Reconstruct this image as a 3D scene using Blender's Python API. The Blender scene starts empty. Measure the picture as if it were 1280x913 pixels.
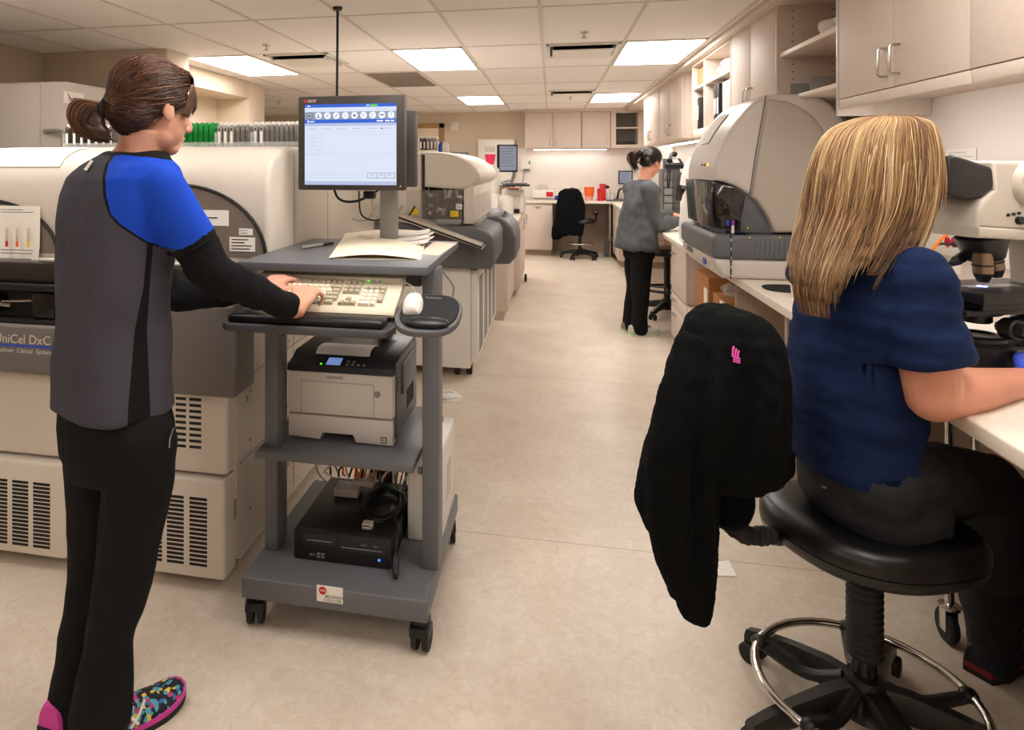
import bpy, bmesh, math, random
from mathutils import Vector as V, Matrix as Mx, Quaternion, noise as nz
R = random.Random(11)
S = bpy.context.scene
COL = S.collection
PI = math.pi
# ---------------------------------------------------------------- the camera's numbers (a level camera with a shifted lens)
FPX, CX, CY, EYE = 850., 510., 207., 1.46
YAW = math.atan(179 / 850.)
cY, sY = math.cos(YAW), math.sin(YAW)
def cw(xc, zc, z):
    "a point xc to the right of the lens axis, zc along it, at height z -> world"
    return V((xc * cY - zc * sY, xc * sY + zc * cY, z))
def at(x, y, zc):
    return cw((x - CX) / FPX * zc, zc, EYE + (CY - y) / FPX * zc)
def onY(x, y, Y):
    u, v = (x - CX) / FPX, (CY - y) / FPX
    t = Y / (cY + sY * u)
    return V(((-sY + cY * u) * t, Y, EYE + v * t))
def onX(x, y, X):
    u, v = (x - CX) / FPX, (CY - y) / FPX
    t = X / (-sY + cY * u)
    return V((X, (cY + sY * u) * t, EYE + v * t))
def onZ(x, y, z):
    u, v = (x - CX) / FPX, (CY - y) / FPX
    t = (z - EYE) / v
    return V(((-sY + cY * u) * t, (cY + sY * u) * t, z))
# ---------------------------------------------------------------- materials
def lin(h):
    h = h.lstrip('#')
    o = []
    for i in (0, 2, 4):
        q = int(h[i:i + 2], 16) / 255
        o.append(q / 12.92 if q <= .04045 else ((q + .055) / 1.055) ** 2.4)
    return (o[0], o[1], o[2], 1)
MATS = {}
def mat(name, col, rough=.5, metal=0., spec=.5, var=None, bump=None, emit=0., trans=0., alpha=1., ior=1.45, sheen=0., coat=0.):
    if name in MATS: return MATS[name]
    m = bpy.data.materials.new(name); m.use_nodes = True
    nt = m.node_tree; b = nt.nodes['Principled BSDF']
    c = lin(col) if isinstance(col, str) else col
    b.inputs['Base Color'].default_value = c
    b.inputs['Roughness'].default_value = rough
    b.inputs['Metallic'].default_value = metal
    b.inputs['Specular IOR Level'].default_value = spec
    b.inputs['IOR'].default_value = ior
    if trans: b.inputs['Transmission Weight'].default_value = trans
    if alpha < 1: b.inputs['Alpha'].default_value = alpha
    if sheen: b.inputs['Sheen Weight'].default_value = sheen
    if coat: b.inputs['Coat Weight'].default_value = coat
    if emit:
        b.inputs['Base Color'].default_value = (c[0] * .03, c[1] * .03, c[2] * .03, 1)
        b.inputs['Emission Color'].default_value = c
        b.inputs['Emission Strength'].default_value = emit
    tc = None
    if var or bump:
        tc = nt.nodes.new('ShaderNodeTexCoord')
    if var:       # (scale, second colour, detail, stretch)
        mp = nt.nodes.new('ShaderNodeMapping'); nt.links.new(tc.outputs['Object'], mp.inputs['Vector'])
        if len(var) > 3: mp.inputs['Scale'].default_value = var[3]
        n = nt.nodes.new('ShaderNodeTexNoise'); n.inputs['Scale'].default_value = var[0]
        n.inputs['Detail'].default_value = var[2] if len(var) > 2 else 4
        nt.links.new(mp.outputs[0], n.inputs['Vector'])
        r = nt.nodes.new('ShaderNodeValToRGB')
        r.color_ramp.elements[0].position = .35; r.color_ramp.elements[1].position = .68
        r.color_ramp.elements[0].color = c; r.color_ramp.elements[1].color = lin(var[1])
        nt.links.new(n.outputs['Fac'], r.inputs['Fac']); nt.links.new(r.outputs['Color'], b.inputs['Base Color'])
    if bump:
        n2 = nt.nodes.new('ShaderNodeTexNoise'); n2.inputs['Scale'].default_value = bump[0]; n2.inputs['Detail'].default_value = 3
        nt.links.new(tc.outputs['Object'], n2.inputs['Vector'])
        bp = nt.nodes.new('ShaderNodeBump'); bp.inputs['Strength'].default_value = bump[1]; bp.inputs['Distance'].default_value = .002
        nt.links.new(n2.outputs['Fac'], bp.inputs['Height']); nt.links.new(bp.outputs[0], b.inputs['Normal'])
    MATS[name] = m
    return m
def ramp_mat(name, attr, stops, rough=.5, spec=.4, const=True, bump=None, sheen=0.):
    "material whose colour follows a stored attribute of the mesh (cloth panels, hair strands)"
    m = mat(name, stops[0][1], rough, 0, spec, bump=bump, sheen=sheen)
    nt = m.node_tree; b = nt.nodes['Principled BSDF']
    a = nt.nodes.new('ShaderNodeAttribute'); a.attribute_name = attr
    r = nt.nodes.new('ShaderNodeValToRGB')
    r.color_ramp.interpolation = 'CONSTANT' if const else 'LINEAR'
    els = r.color_ramp.elements
    while len(els) < len(stops): els.new(.5)
    for e, (p, c) in zip(els, stops):
        e.position = p; e.color = lin(c)
    nt.links.new(a.outputs['Fac'], r.inputs['Fac']); nt.links.new(r.outputs['Color'], b.inputs['Base Color'])
    return m
# ---------------------------------------------------------------- mesh builder
def smooth_path(pts, n=6):
    pts = [V(p) for p in pts]
    if len(pts) < 3 or n < 2: return pts
    P = [pts[0] * 2 - pts[1]] + pts + [pts[-1] * 2 - pts[-2]]
    out = []
    for i in range(1, len(P) - 2):
        a, b, c, d = P[i - 1], P[i], P[i + 1], P[i + 2]
        for k in range(n):
            t = k / n
            out.append(.5 * (2 * b + (c - a) * t + (2 * a - 5 * b + 4 * c - d) * t * t + (3 * b - a - 3 * c + d) * t ** 3))
    out.append(pts[-1])
    return out
WM = {}          # world matrix of every empty / part made here
class MB:
    def __init__(s):
        s.bm = bmesh.new(); s.mi = 0; s.tone = s.bm.verts.layers.float.new('tone')
    def _merge(s, t, m=None):
        if m is not None: bmesh.ops.transform(t, matrix=m, verts=t.verts)
        for f in t.faces: f.material_index = s.mi
        me = bpy.data.meshes.new('tmp'); t.to_mesh(me); t.free()
        s.bm.from_mesh(me); bpy.data.meshes.remove(me)
        return s
    def box(s, x0, x1, y0, y1, z0, z1, bev=0., seg=2, m=None):
        t = bmesh.new(); bmesh.ops.create_cube(t, size=1)
        for v in t.verts:
            v.co = V(((x0 + x1) / 2 + v.co.x * (x1 - x0), (y0 + y1) / 2 + v.co.y * (y1 - y0), (z0 + z1) / 2 + v.co.z * (z1 - z0)))
        if bev: bmesh.ops.bevel(t, geom=t.edges[:], offset=bev, segments=seg, affect='EDGES', profile=.5, clamp_overlap=True)
        bmesh.ops.recalc_face_normals(t, faces=t.faces)
        return s._merge(t, m)
    def prism(s, pts, axis, a0, a1, bev=0., seg=2, m=None):
        "outline in the other two axes (in order), extruded along axis"
        t = bmesh.new()
        def mk(p, a):
            if axis == 'x': return V((a, p[0], p[1]))
            if axis == 'y': return V((p[0], a, p[1]))
            return V((p[0], p[1], a))
        A = [t.verts.new(mk(p, a0)) for p in pts]; B = [t.verts.new(mk(p, a1)) for p in pts]
        n = len(pts)
        fa = t.faces.new(A); fb = t.faces.new(B[::-1])
        for i in range(n): t.faces.new((A[i], B[i], B[(i + 1) % n], A[(i + 1) % n]))
        bmesh.ops.recalc_face_normals(t, faces=t.faces)
        if bev:
            es = list(set(list(fa.edges) + list(fb.edges)))
            bmesh.ops.bevel(t, geom=es, offset=bev, segments=seg, affect='EDGES', profile=.5, clamp_overlap=True)
        return s._merge(t, m)
    def rings(s, rs, cap=True, closed=True, m=None, tone=None):
        "skin consecutive rings of equal point count"
        t = bmesh.new()
        L = [[t.verts.new(p) for p in r] for r in rs]
        n = len(rs[0])
        for a, b in zip(L, L[1:]):
            for i in range(n if closed else n - 1):
                j = (i + 1) % n
                try: t.faces.new((a[i], a[j], b[j], b[i]))
                except ValueError: pass
        if cap and closed:
            try: t.faces.new(L[0][::-1]); t.faces.new(L[-1])
            except ValueError: pass
        if cap or not closed: bmesh.ops.recalc_face_normals(t, faces=t.faces)
        if tone is not None:
            ly = t.verts.layers.float.new('tone')
            if callable(tone):
                for i, v in enumerate(t.verts): v[ly] = tone((i // n) / max(1, len(rs) - 1))
            else:
                for v in t.verts: v[ly] = tone
        return s._merge(t, m)
    def tube(s, pts, r, n=8, sm=1, tone=None, m=None, flat=1.):
        P = smooth_path(pts, sm) if sm > 1 else [V(p) for p in pts]
        N = len(P)
        rf = r if callable(r) else (lambda q: r)
        T = [((P[min(i + 1, N - 1)] - P[max(i - 1, 0)]).normalized() if (P[min(i + 1, N - 1)] - P[max(i - 1, 0)]).length > 1e-9 else V((0, 0, 1))) for i in range(N)]
        up = V((0, 0, 1)) if abs(T[0].z) < .9 else V((1, 0, 0))
        u = T[0].cross(up).normalized(); rs = []
        for i in range(N):
            u = (u - T[i] * u.dot(T[i]));
            u = u.normalized() if u.length > 1e-9 else T[i].orthogonal().normalized()
            w = T[i].cross(u); q = rf(i / max(1, N - 1))
            rs.append([P[i] + u * math.cos(2 * PI * k / n) * q + w * math.sin(2 * PI * k / n) * q * flat for k in range(n)])
        return s.rings(rs, tone=tone, m=m)
    def cyl(s, p0, p1, r0, r1=None, n=20, bev=0.):
        p0, p1 = V(p0), V(p1); r1 = r0 if r1 is None else r1
        d = (p1 - p0); L = d.length
        q = d.to_track_quat('Z', 'Y').to_matrix().to_4x4(); q.translation = p0
        prof = [(0, 0), (r0, 0), (r1, L), (0, L)] if not bev else [(0, 0), (r0 - bev, 0), (r0, bev), (r1, L - bev), (r1 - bev, L), (0, L)]
        return s.lathe(prof, n=n, m=q)
    def lathe(s, prof, o=(0, 0, 0), n=20, m=None):
        t = bmesh.new(); o = V(o); L = []
        for (r, z) in prof:
            if r < 1e-6: L.append([t.verts.new(o + V((0, 0, z)))])
            else: L.append([t.verts.new(o + V((r * math.cos(2 * PI * k / n), r * math.sin(2 * PI * k / n), z))) for k in range(n)])
        for a, b in zip(L, L[1:]):
            for i in range(n):
                j = (i + 1) % n
                if len(a) == 1 and len(b) == 1: continue
                if len(a) == 1: t.faces.new((a[0], b[j], b[i]))
                elif len(b) == 1: t.faces.new((a[i], a[j], b[0]))
                else: t.faces.new((a[i], a[j], b[j], b[i]))
        bmesh.ops.recalc_face_normals(t, faces=t.faces)
        return s._merge(t, m)
    def ell(s, c, rx, ry, rz, m=None, n=20, k=12, sq=1.):
        t = bmesh.new(); bmesh.ops.create_uvsphere(t, u_segments=n, v_segments=k, radius=1)
        for v in t.verts:
            if sq != 1.: v.co = V([math.copysign(abs(q) ** sq, q) for q in v.co])
            v.co = V((v.co.x * rx, v.co.y * ry, v.co.z * rz))
        mm = Mx.Translation(V(c))
        if m is not None: mm = mm @ m
        return s._merge(t, mm)
    def quad(s, a, b, c, d):
        t = bmesh.new(); t.faces.new([t.verts.new(V(p)) for p in (a, b, c, d)])
        return s._merge(t)
    def sheet(s, grid, th=.0006):
        "grid of points (rows) made into a thin sheet with real thickness"
        t = bmesh.new()
        L = [[t.verts.new(V(p)) for p in r] for r in grid]
        for a, b in zip(L, L[1:]):
            for i in range(len(a) - 1): t.faces.new((a[i], a[i + 1], b[i + 1], b[i]))
        bmesh.ops.recalc_face_normals(t, faces=t.faces)
        bmesh.ops.solidify(t, geom=t.faces[:], thickness=th)
        return s._merge(t)
    def text(s, body, size, m, depth=.0004, align='CENTER'):
        cu = bpy.data.curves.new('t', 'FONT'); cu.body = body; cu.size = size; cu.align_x = align; cu.align_y = 'CENTER'
        cu.extrude = depth; cu.resolution_u = 3
        o = bpy.data.objects.new('t', cu); COL.objects.link(o)
        dg = bpy.context.evaluated_depsgraph_get(); dg.update()
        me = bpy.data.meshes.new_from_object(o.evaluated_get(dg))
        bpy.data.objects.remove(o); bpy.data.curves.remove(cu)
        t = bmesh.new(); t.from_mesh(me); bpy.data.meshes.remove(me)
        return s._merge(t, m)
    def fuse(s, voxel=.006, it=4, fac=.5):
        "melt everything so far into one continuous skin"
        me = bpy.data.meshes.new('f'); s.bm.to_mesh(me)
        o = bpy.data.objects.new('f', me); COL.objects.link(o)
        r = o.modifiers.new('r', 'REMESH'); r.mode = 'VOXEL'; r.voxel_size = voxel
        if it:
            q = o.modifiers.new('s', 'SMOOTH'); q.iterations = it; q.factor = fac
        dg = bpy.context.evaluated_depsgraph_get(); dg.update()
        m2 = bpy.data.meshes.new_from_object(o.evaluated_get(dg))
        bpy.data.objects.remove(o); bpy.data.meshes.remove(me)
        s.bm.free(); s.bm = bmesh.new(); s.bm.from_mesh(m2); bpy.data.meshes.remove(m2)
        s.tone = s.bm.verts.layers.float.get('tone') or s.bm.verts.layers.float.new('tone')
        return s
    def build(s, name, mats, parent=None, label=None, local=False, smooth=True, ang=38, loc=None):
        me = bpy.data.meshes.new(name)
        o = bpy.data.objects.new(name, me); COL.objects.link(o)
        if parent is not None:
            o.parent = parent
            if not local: bmesh.ops.transform(s.bm, matrix=WM[parent.name].inverted(), verts=s.bm.verts)
            WM[o.name] = WM[parent.name].copy()
        else:
            if loc is None:
                xs = [v.co for v in s.bm.verts]
                loc = V(((min(p.x for p in xs) + max(p.x for p in xs)) / 2, (min(p.y for p in xs) + max(p.y for p in xs)) / 2, min(p.z for p in xs)))
            if not local: bmesh.ops.translate(s.bm, vec=-V(loc), verts=s.bm.verts)
            o.location = loc; WM[o.name] = Mx.Translation(V(loc))
        s.bm.to_mesh(me); s.bm.free()
        for m in (mats if isinstance(mats, (list, tuple)) else [mats]): me.materials.append(m)
        if smooth:
            me.polygons.foreach_set('use_smooth', [True] * len(me.polygons))
            me.set_sharp_from_angle(angle=math.radians(ang))
        if label: o['label'] = label
        return o
def tag(o, label, cat, group=None, kind=None):
    if label: o['label'] = label
    if cat: o['category'] = cat
    if group: o['group'] = group
    if kind: o['kind'] = kind
    return o
def thing(name, label, cat, loc, group=None, M=None):
    o = bpy.data.objects.new(name, None); COL.objects.link(o)
    o.empty_display_size = .05
    m = M.copy() if M is not None else Mx.Identity(4)
    m.translation = V(loc)
    o.matrix_world = m; WM[o.name] = m
    return tag(o, label, cat, group)
def struct(mb, name, m, **k):
    o = mb.build(name, m, None, **k); o['kind'] = 'structure'
    return o
def kids(o): return [c for c in bpy.data.objects if c.parent == o]
def dup(root, loc, label=None, group=None, M=None):
    "a copy of a thing with copies of its parts and their sub-parts"
    r = root.copy(); COL.objects.link(r)
    if M is not None:
        M = M.copy(); M.translation = V(loc); r.matrix_world = M
    else: r.location = loc
    if label: r['label'] = label
    if group: r['group'] = group
    for ch in kids(root):
        c = ch.copy(); COL.objects.link(c); c.parent = r
        for g in kids(ch):
            d = g.copy(); COL.objects.link(d); d.parent = c
    return r
def frame(o, x, y, z=None):
    "matrix from origin and x, y directions"
    x = V(x).normalized(); y = V(y); y = (y - x * y.dot(x)).normalized(); z = x.cross(y)
    m = Mx((x, y, z)).transposed().to_4x4(); m.translation = V(o)
    return m
def RZ(d): return Mx.Rotation(math.radians(d), 4, 'Z')
FACE_CAM = lambda o: frame(o, (1, 0, 0), (0, 0, 1))        # text read from -Y
FACE_LEFT = lambda o: frame(o, (0, -1, 0), (0, 0, 1))      # text read from -X
FACE_AISLE = lambda o: frame(o, (0, 1, 0), (0, 0, 1))      # text read from +X
# palette
M_ = dict(
 beige=mat('instrument_beige', '#dbd2c6', .42, var=(3, '#d7cec2', 2)),
 beige2=mat('instrument_beige_darker', '#cec5b9', .45),  # slightly darker beige for lids, labels and cartons
 taupe=mat('instrument_taupe', '#d0c7c1', .4, var=(4, '#ccc3bd', 2)),
 ltaupe=mat('instrument_light_taupe', '#cac1b8', .38, var=(4, '#c6bdb4', 2)),
 band=mat('instrument_grey_band', '#6c6763', .45, bump=(300, .15)),
 dgrey=mat('instrument_dark_grey', '#5f6063', .45, bump=(300, .15)),
 cart=mat('cart_grey_metal', '#65666a', .42, bump=(500, .15)),
 cartd=mat('cart_dark_metal', '#4b4b4e', .5),
 black=mat('black_plastic', '#131314', .42),
 blackm=mat('black_matte_foam', '#18181a', .8),
 vinyl=mat('black_vinyl', '#0f0e0f', .36, spec=.5, bump=(120, .1)),
 rubber=mat('black_rubber', '#1c1b1b', .65),
 white=mat('white_plastic', '#e6e2da', .4),
 paper=mat('white_paper', '#f2eee6', .85),
 manila=mat('manila_folder', '#f4ead4', .8),
 chrome=mat('chrome', '#d8d6d2', .16, 1.),
 steel=mat('brushed_steel', '#b9b6b0', .32, 1.),
 wood=mat('beige_laminate', '#d6c6ba', .58, var=(60, '#d2c2b5', 6, (1, 1, .35))),
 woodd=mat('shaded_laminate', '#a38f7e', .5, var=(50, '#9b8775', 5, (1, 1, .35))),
 top=mat('counter_laminate', '#e6dccf', .36, var=(60, '#e0d5c7', 4)),
 red=mat('red_plastic', '#c41f2c', .4), pink=mat('pink_plastic', '#ee3b63', .35),
 orange=mat('orange_plastic', '#f0692c', .4), yellow=mat('yellow_sticker', '#f0cf1e', .5),
 blue=mat('blue_plastic', '#2b4fb8', .4), green=mat('green_plastic', '#10802f', .4),
 ink=mat('black_ink', '#1d1c1c', .7), grey=mat('grey_plastic', '#8d8b88', .45),
 dark=mat('dark_cavity', '#161412', .7), card=mat('brown_cardboard', '#b07a4b', .85, var=(8, '#a6703f', 3)),
 clear=mat('clear_acrylic', '#f4f6f6', .06, trans=0., alpha=.22, spec=.6),
 smoke=mat('smoked_acrylic', '#2a2521', .1, alpha=.72, spec=.6),
 led=mat('green_led', '#4dff30', emit=3.), ledb=mat('blue_led', '#2a5cff', emit=6.),
 leda=mat('amber_led', '#ffb52a', emit=3.),
 skin=mat('skin', '#d59f86', .5, spec=.35, var=(9, '#cb8f76', 3)),
 cable=mat('pale_grey_cable', '#b3aca0', .5), orangec=mat('orange_cable', '#f08026', .45),
)
# ================================================================ THE ROOM
CEIL = 2.39
def floor_mat():
    m = mat('linoleum_floor', '#dccfbf', .36, spec=.35)
    nt = m.node_tree; b = nt.nodes['Principled BSDF']; N = nt.nodes.new; Lk = nt.links.new
    tc = N('ShaderNodeTexCoord')
    n1 = N('ShaderNodeTexNoise'); n1.inputs['Scale'].default_value = 26; n1.inputs['Detail'].default_value = 7; n1.inputs['Roughness'].default_value = .7; n1.inputs['Distortion'].default_value = 1.2
    n2 = N('ShaderNodeTexNoise'); n2.inputs['Scale'].default_value = 3.; n2.inputs['Detail'].default_value = 5
    n3 = N('ShaderNodeTexNoise'); n3.inputs['Scale'].default_value = 70; n3.inputs['Detail'].default_value = 4; n3.inputs['Distortion'].default_value = 2.5
    for n in (n1, n2, n3): Lk(tc.outputs['Object'], n.inputs['Vector'])
    r1 = N('ShaderNodeValToRGB'); e = r1.color_ramp.elements
    e[0].position = .3; e[0].color = lin('#d2c3b0'); e[1].position = .72; e[1].color = lin('#e4d9cb')
    Lk(n1.outputs['Fac'], r1.inputs['Fac'])
    r3 = N('ShaderNodeValToRGB'); e = r3.color_ramp.elements
    e[0].position = .62; e[0].color = (0, 0, 0, 1); e[1].position = .74; e[1].color = (1, 1, 1, 1)
    Lk(n3.outputs['Fac'], r3.inputs['Fac'])
    mx = N('ShaderNodeMix'); mx.data_type = 'RGBA'; mx.inputs[7].default_value = lin('#c4a17e')
    sc = N('ShaderNodeMath'); sc.operation = 'MULTIPLY'; sc.inputs[1].default_value = .42
    Lk(r3.outputs['Color'], sc.inputs[0]); Lk(sc.outputs[0], mx.inputs[0]); Lk(r1.outputs['Color'], mx.inputs[6])
    m2 = N('ShaderNodeMix'); m2.data_type = 'RGBA'; m2.blend_type = 'MULTIPLY'; m2.inputs[0].default_value = .35
    r2 = N('ShaderNodeValToRGB'); r2.color_ramp.elements[0].color = lin('#d8cfc6'); r2.color_ramp.elements[1].color = lin('#ffffff')
    r2.color_ramp.elements[0].position = .35; r2.color_ramp.elements[1].position = .65
    Lk(n2.outputs['Fac'], r2.inputs['Fac']); Lk(mx.outputs[2], m2.inputs[6]); Lk(r2.outputs['Color'], m2.inputs[7])
    # welded seams between the two-metre sheets
    sp = N('ShaderNodeSeparateXYZ'); Lk(tc.outputs['Object'], sp.inputs[0])
    col = m2.outputs[2]
    for ax, val, lo in ((1, 2.70, None), (1, 4.75, None), (1, .66, None), (0, .957, 2.7), (0, -1.06, 2.7)):
        d = N('ShaderNodeMath'); d.operation = 'SUBTRACT'; d.inputs[1].default_value = val; Lk(sp.outputs[ax], d.inputs[0])
        a = N('ShaderNodeMath'); a.operation = 'ABSOLUTE'; Lk(d.outputs[0], a.inputs[0])
        l = N('ShaderNodeMath'); l.operation = 'LESS_THAN'; l.inputs[1].default_value = .0022; Lk(a.outputs[0], l.inputs[0])
        fac = l.outputs[0]
        if lo is not None:
            g = N('ShaderNodeMath'); g.operation = 'GREATER_THAN'; g.inputs[1].default_value = lo; Lk(sp.outputs[1], g.inputs[0])
            k = N('ShaderNodeMath'); k.operation = 'MULTIPLY'; Lk(fac, k.inputs[0]); Lk(g.outputs[0], k.inputs[1]); fac = k.outputs[0]
        q = N('ShaderNodeMath'); q.operation = 'MULTIPLY'; q.inputs[1].default_value = .6; Lk(fac, q.inputs[0])
        x = N('ShaderNodeMix'); x.data_type = 'RGBA'; x.inputs[7].default_value = lin('#7d6550')
        Lk(q.outputs[0], x.inputs[0]); Lk(col, x.inputs[6]); col = x.outputs[2]
    Lk(col, b.inputs['Base Color'])
    return m
wallm = mat('beige_wall_paint', '#d9c9b4', .8, bump=(180, .12))
walll = mat('pale_wall_paint', '#e9e1da', .75, bump=(180, .1))
ceilm = mat('ceiling_tile', '#f7f3f1', .9, bump=(260, .3))
gridm = mat('ceiling_grid', '#d9d0c8', .6)
trimm = mat('cabinet_trim', '#d6c8b8', .5)
struct(MB().box(-6.1, 1.75, -3.1, 12, -.1, 0), 'floor', floor_mat(), local=True, loc=(0, 0, 0))
struct(MB().box(-6.1, 1.75, -3.1, 12, CEIL, CEIL + .1), 'ceiling', ceilm)
g = MB()
for k in range(-9, 3): g.box(-.067 + .6 * k - .011, -.067 + .6 * k + .011, -3, 11.85, CEIL - .004, CEIL)
for k in range(-5, 7): g.box(-6, 1.58, 4.05 + 1.25 * k - .011, 4.05 + 1.25 * k + .011, CEIL - .0035, CEIL)
struct(g, 'trim_1', gridm)
struct(MB().box(1.58, 1.7, -3, 12, 0, CEIL), 'wall_right', walll)
struct(MB().box(-6.1, 1.7, 11.85, 12, 0, CEIL), 'wall_back', wallm)
struct(MB().box(-6.1, 1.7, -3.1, -3, 0, CEIL), 'wall_front', wallm)
struct(MB().box(-4.3, -4.1, -3, 4.88, 0, CEIL), 'wall_left', mat('shaded_wall_paint', '#c2b3a2', .8))  # wall paint made darker for the shade on this wall
w = MB(); w.box(-4.3, -2.98, 4.88, 5.22, 0, CEIL, .01)
struct(w, 'wall_left_pier', wallm)
w = MB(); w.box(-3.8, -3.66, 5.22, 7.0, 0, CEIL); w.box(-3.66, -3.27, 5.22, 7.0, 2.2, CEIL, .01); w.box(-3.8, -3.27, 7.0, 7.42, 0, CEIL, .01)
struct(w, 'wall_left_alcove', wallm)
struct(MB().box(-6.1, -6, -3, 12, 0, CEIL), 'wall_left_far', wallm)
# back splash (pale panel under the wall cabinets)
struct(MB().box(-.62, 1.58, 11.835, 11.85, .89, 1.76), 'wall_back_splash', walll)
# cornice strips where cabinets meet the ceiling
t = MB(); t.box(1.17, 1.6, -.5, 11.5, 2.345, CEIL, .006); t.box(-.46, 1.58, 11.44, 11.85, 2.345, CEIL, .006)
struct(t, 'trim_2', trimm)
b_ = MB(); b_.box(-3.2, -.6, 11.832, 11.85, 0, .1); struct(b_, 'baseboard_back', M_['woodd'])
# door in the back wall
d = MB(); fr = mat('door_frame_brown', '#a9825a', .5)
dx0, dx1 = -3.05, -1.93
d.box(dx1, dx1 + .09, 11.8, 11.86, 0, 2.2, .006); d.box(dx0 - .09, dx0, 11.8, 11.86, 0, 2.2, .006); d.box(dx0 - .09, dx1 + .09, 11.8, 11.86, 2.12, 2.2, .006)
dd = struct(d, 'door_1', fr)
d = MB(); d.box(dx0, dx1, 11.825, 11.855, .01, 2.12, .003)
d.build('doorway_panel', mat('lit_doorway_cream', '#f3e6cf', .5), dd)  # pale panel stands for the lit room beyond the doorway
# ---------------------------------------------------------------- ceiling fittings
LIGHTC = (1., .94, .875, 1)
litm = mat('light_diffuser', LIGHTC, .6, emit=21.); litn = mat('light_diffuser_near', LIGHTC, .6, emit=13.)
def ceiling_light(x0, y0, label):
    t = thing('ceiling_light', label, 'ceiling light', ((2 * x0 + .576) / 2, y0 + .61, CEIL), 'recessed ceiling panels')
    x1, y1 = x0 + .576, y0 + 1.22
    f = MB()
    for q in ((x0, x1, y0, y0 + .016), (x0, x1, y1 - .016, y1), (x0, x0 + .016, y0, y1), (x1 - .016, x1, y0, y1)): f.box(*q, CEIL - .012, CEIL - .0005, .002)
    f.build('frame', M_['white'], t)
    MB().box(x0 + .014, x1 - .014, y0 + .014, y1 - .014, CEIL - .008, CEIL - .001).build('diffuser', litn if 'outside' in label else litm, t)
    return t
for x0, y0, l in ((-1.255, 5.29, 'white ceiling light panel straight above the bright monitor'), (.545, 5.29, 'ceiling light panel nearest the right wall cabinets'),
                  (-3.055, 5.29, 'ceiling light panel in front of the left wall alcove'),
                  (-1.255, 9.05, 'small far ceiling light panel left of the back cabinets'), (.545, 9.05, 'small far ceiling light panel right, by the corner cubby'),
                  (-1.855, -1., 'ceiling light panel above the left front corner, outside the view'), (.545, .95, 'added ceiling light panel set to light the blonde woman, outside the view'),  # second panel placed off the tile grid to light the woman and cabinets
                  (-2.455, 1.5, 'ceiling light panel above the large analyzer, outside the view'), (-.655, 1.1, 'ceiling light panel above the aisle and cart, outside the view'),
                  (-.055, -2.3, 'ceiling light panel at the near wall, outside the view')):
    ceiling_light(x0, y0, l)
def vent(x0, y0, label, sx=.56, sy=.6):
    t = thing('ceiling_vent', label, 'air vent', (x0 + sx / 2, y0 + sy / 2, CEIL), 'ceiling air vents')
    f = MB()
    for q in ((x0, x0 + sx, y0, y0 + .03), (x0, x0 + sx, y0 + sy - .03, y0 + sy), (x0, x0 + .03, y0, y0 + sy), (x0 + sx - .03, x0 + sx, y0, y0 + sy)): f.box(*q, CEIL - .014, CEIL - .0005, .003)
    f.build('frame', M_['white'], t)
    MB().box(x0 + .03, x0 + sx - .03, y0 + .03, y0 + sy - .03, CEIL - .004, CEIL - .001).build('throat', M_['dark'], t)
    p = MB(); p.prism([(y0 + .05, CEIL - .045), (y0 + sy - .03, CEIL - .03), (y0 + sy - .03, CEIL - .024), (y0 + .05, CEIL - .038)], 'x', x0 + .05, x0 + sx - .05, .002)
    for q in (x0 + .05, x0 + sx - .055): p.prism([(y0 + .05, CEIL - .045), (y0 + sy - .03, CEIL - .03), (y0 + sy - .03, CEIL - .003), (y0 + .12, CEIL - .003)], 'x', q, q + .005)
    p.build('deflector', M_['white'], t)
vent(-.04, 5.32, 'ceiling air vent between the two nearest light panels'); vent(-2.36, 5.32, 'ceiling air vent right of the leftmost light panel')
vent(-.03, 8.6, 'small far ceiling air vent before the back cabinets')
t = thing('return_grille', 'dull grey return air panel in the ceiling beside the middle light', 'air vent', (-1.56, 7.15, CEIL))
MB().box(-1.85, -1.28, 6.56, 7.78, CEIL - .008, CEIL - .0005, .002).build('frame', gridm, t)
q = MB()
for k in range(40): q.box(-1.83, -1.30, 6.585 + k * .03, 6.597 + k * .03, CEIL - .012, CEIL - .007)
q.build('louvres', mat('grille_grey', '#8d837b', .6), t)
for px, py, lab in ((730, 42, 'ceiling sprinkler in front of the middle air vent'), (713, 123, 'far tiny ceiling sprinkler below the far air vent'), (333, 58, 'ceiling sprinkler near the left air vent'), (348, 129, 'tiny sprinkler on the dim ceiling beyond the alcove')):
    p = onZ(px, py - 2, CEIL)
    t = thing('sprinkler', lab, 'sprinkler', p, 'ceiling sprinklers')
    MB().lathe([(0, 0), (.035, 0), (.03, -.008), (0, -.01)], p).build('escutcheon', M_['chrome'], t)
    q = MB(); q.cyl(p + V((0, 0, -.008)), p + V((0, 0, -.04)), .007, n=8); q.lathe([(0, -.038), (.022, -.04), (.022, -.043), (0, -.045)], p, n=12)
    q.build('deflector', M_['steel'], t)
# power cord dropping from the ceiling
p = onZ(422, 9, CEIL)
q = MB(); q.tube([p, p + V((-.004, 0, -.5)), p + V((-.012, 0, -1.0)), p + V((-.05, 0, -1.42)), p + V((-.05, 0, -2.36))], .008, 8, 6)
q.lathe([(0, 0), (.03, 0), (.026, -.018), (0, -.02)], p)
tag(q.build('ceiling_cable', M_['black']), 'black power cord hanging from the ceiling down behind the bright monitor', 'cord')
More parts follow.
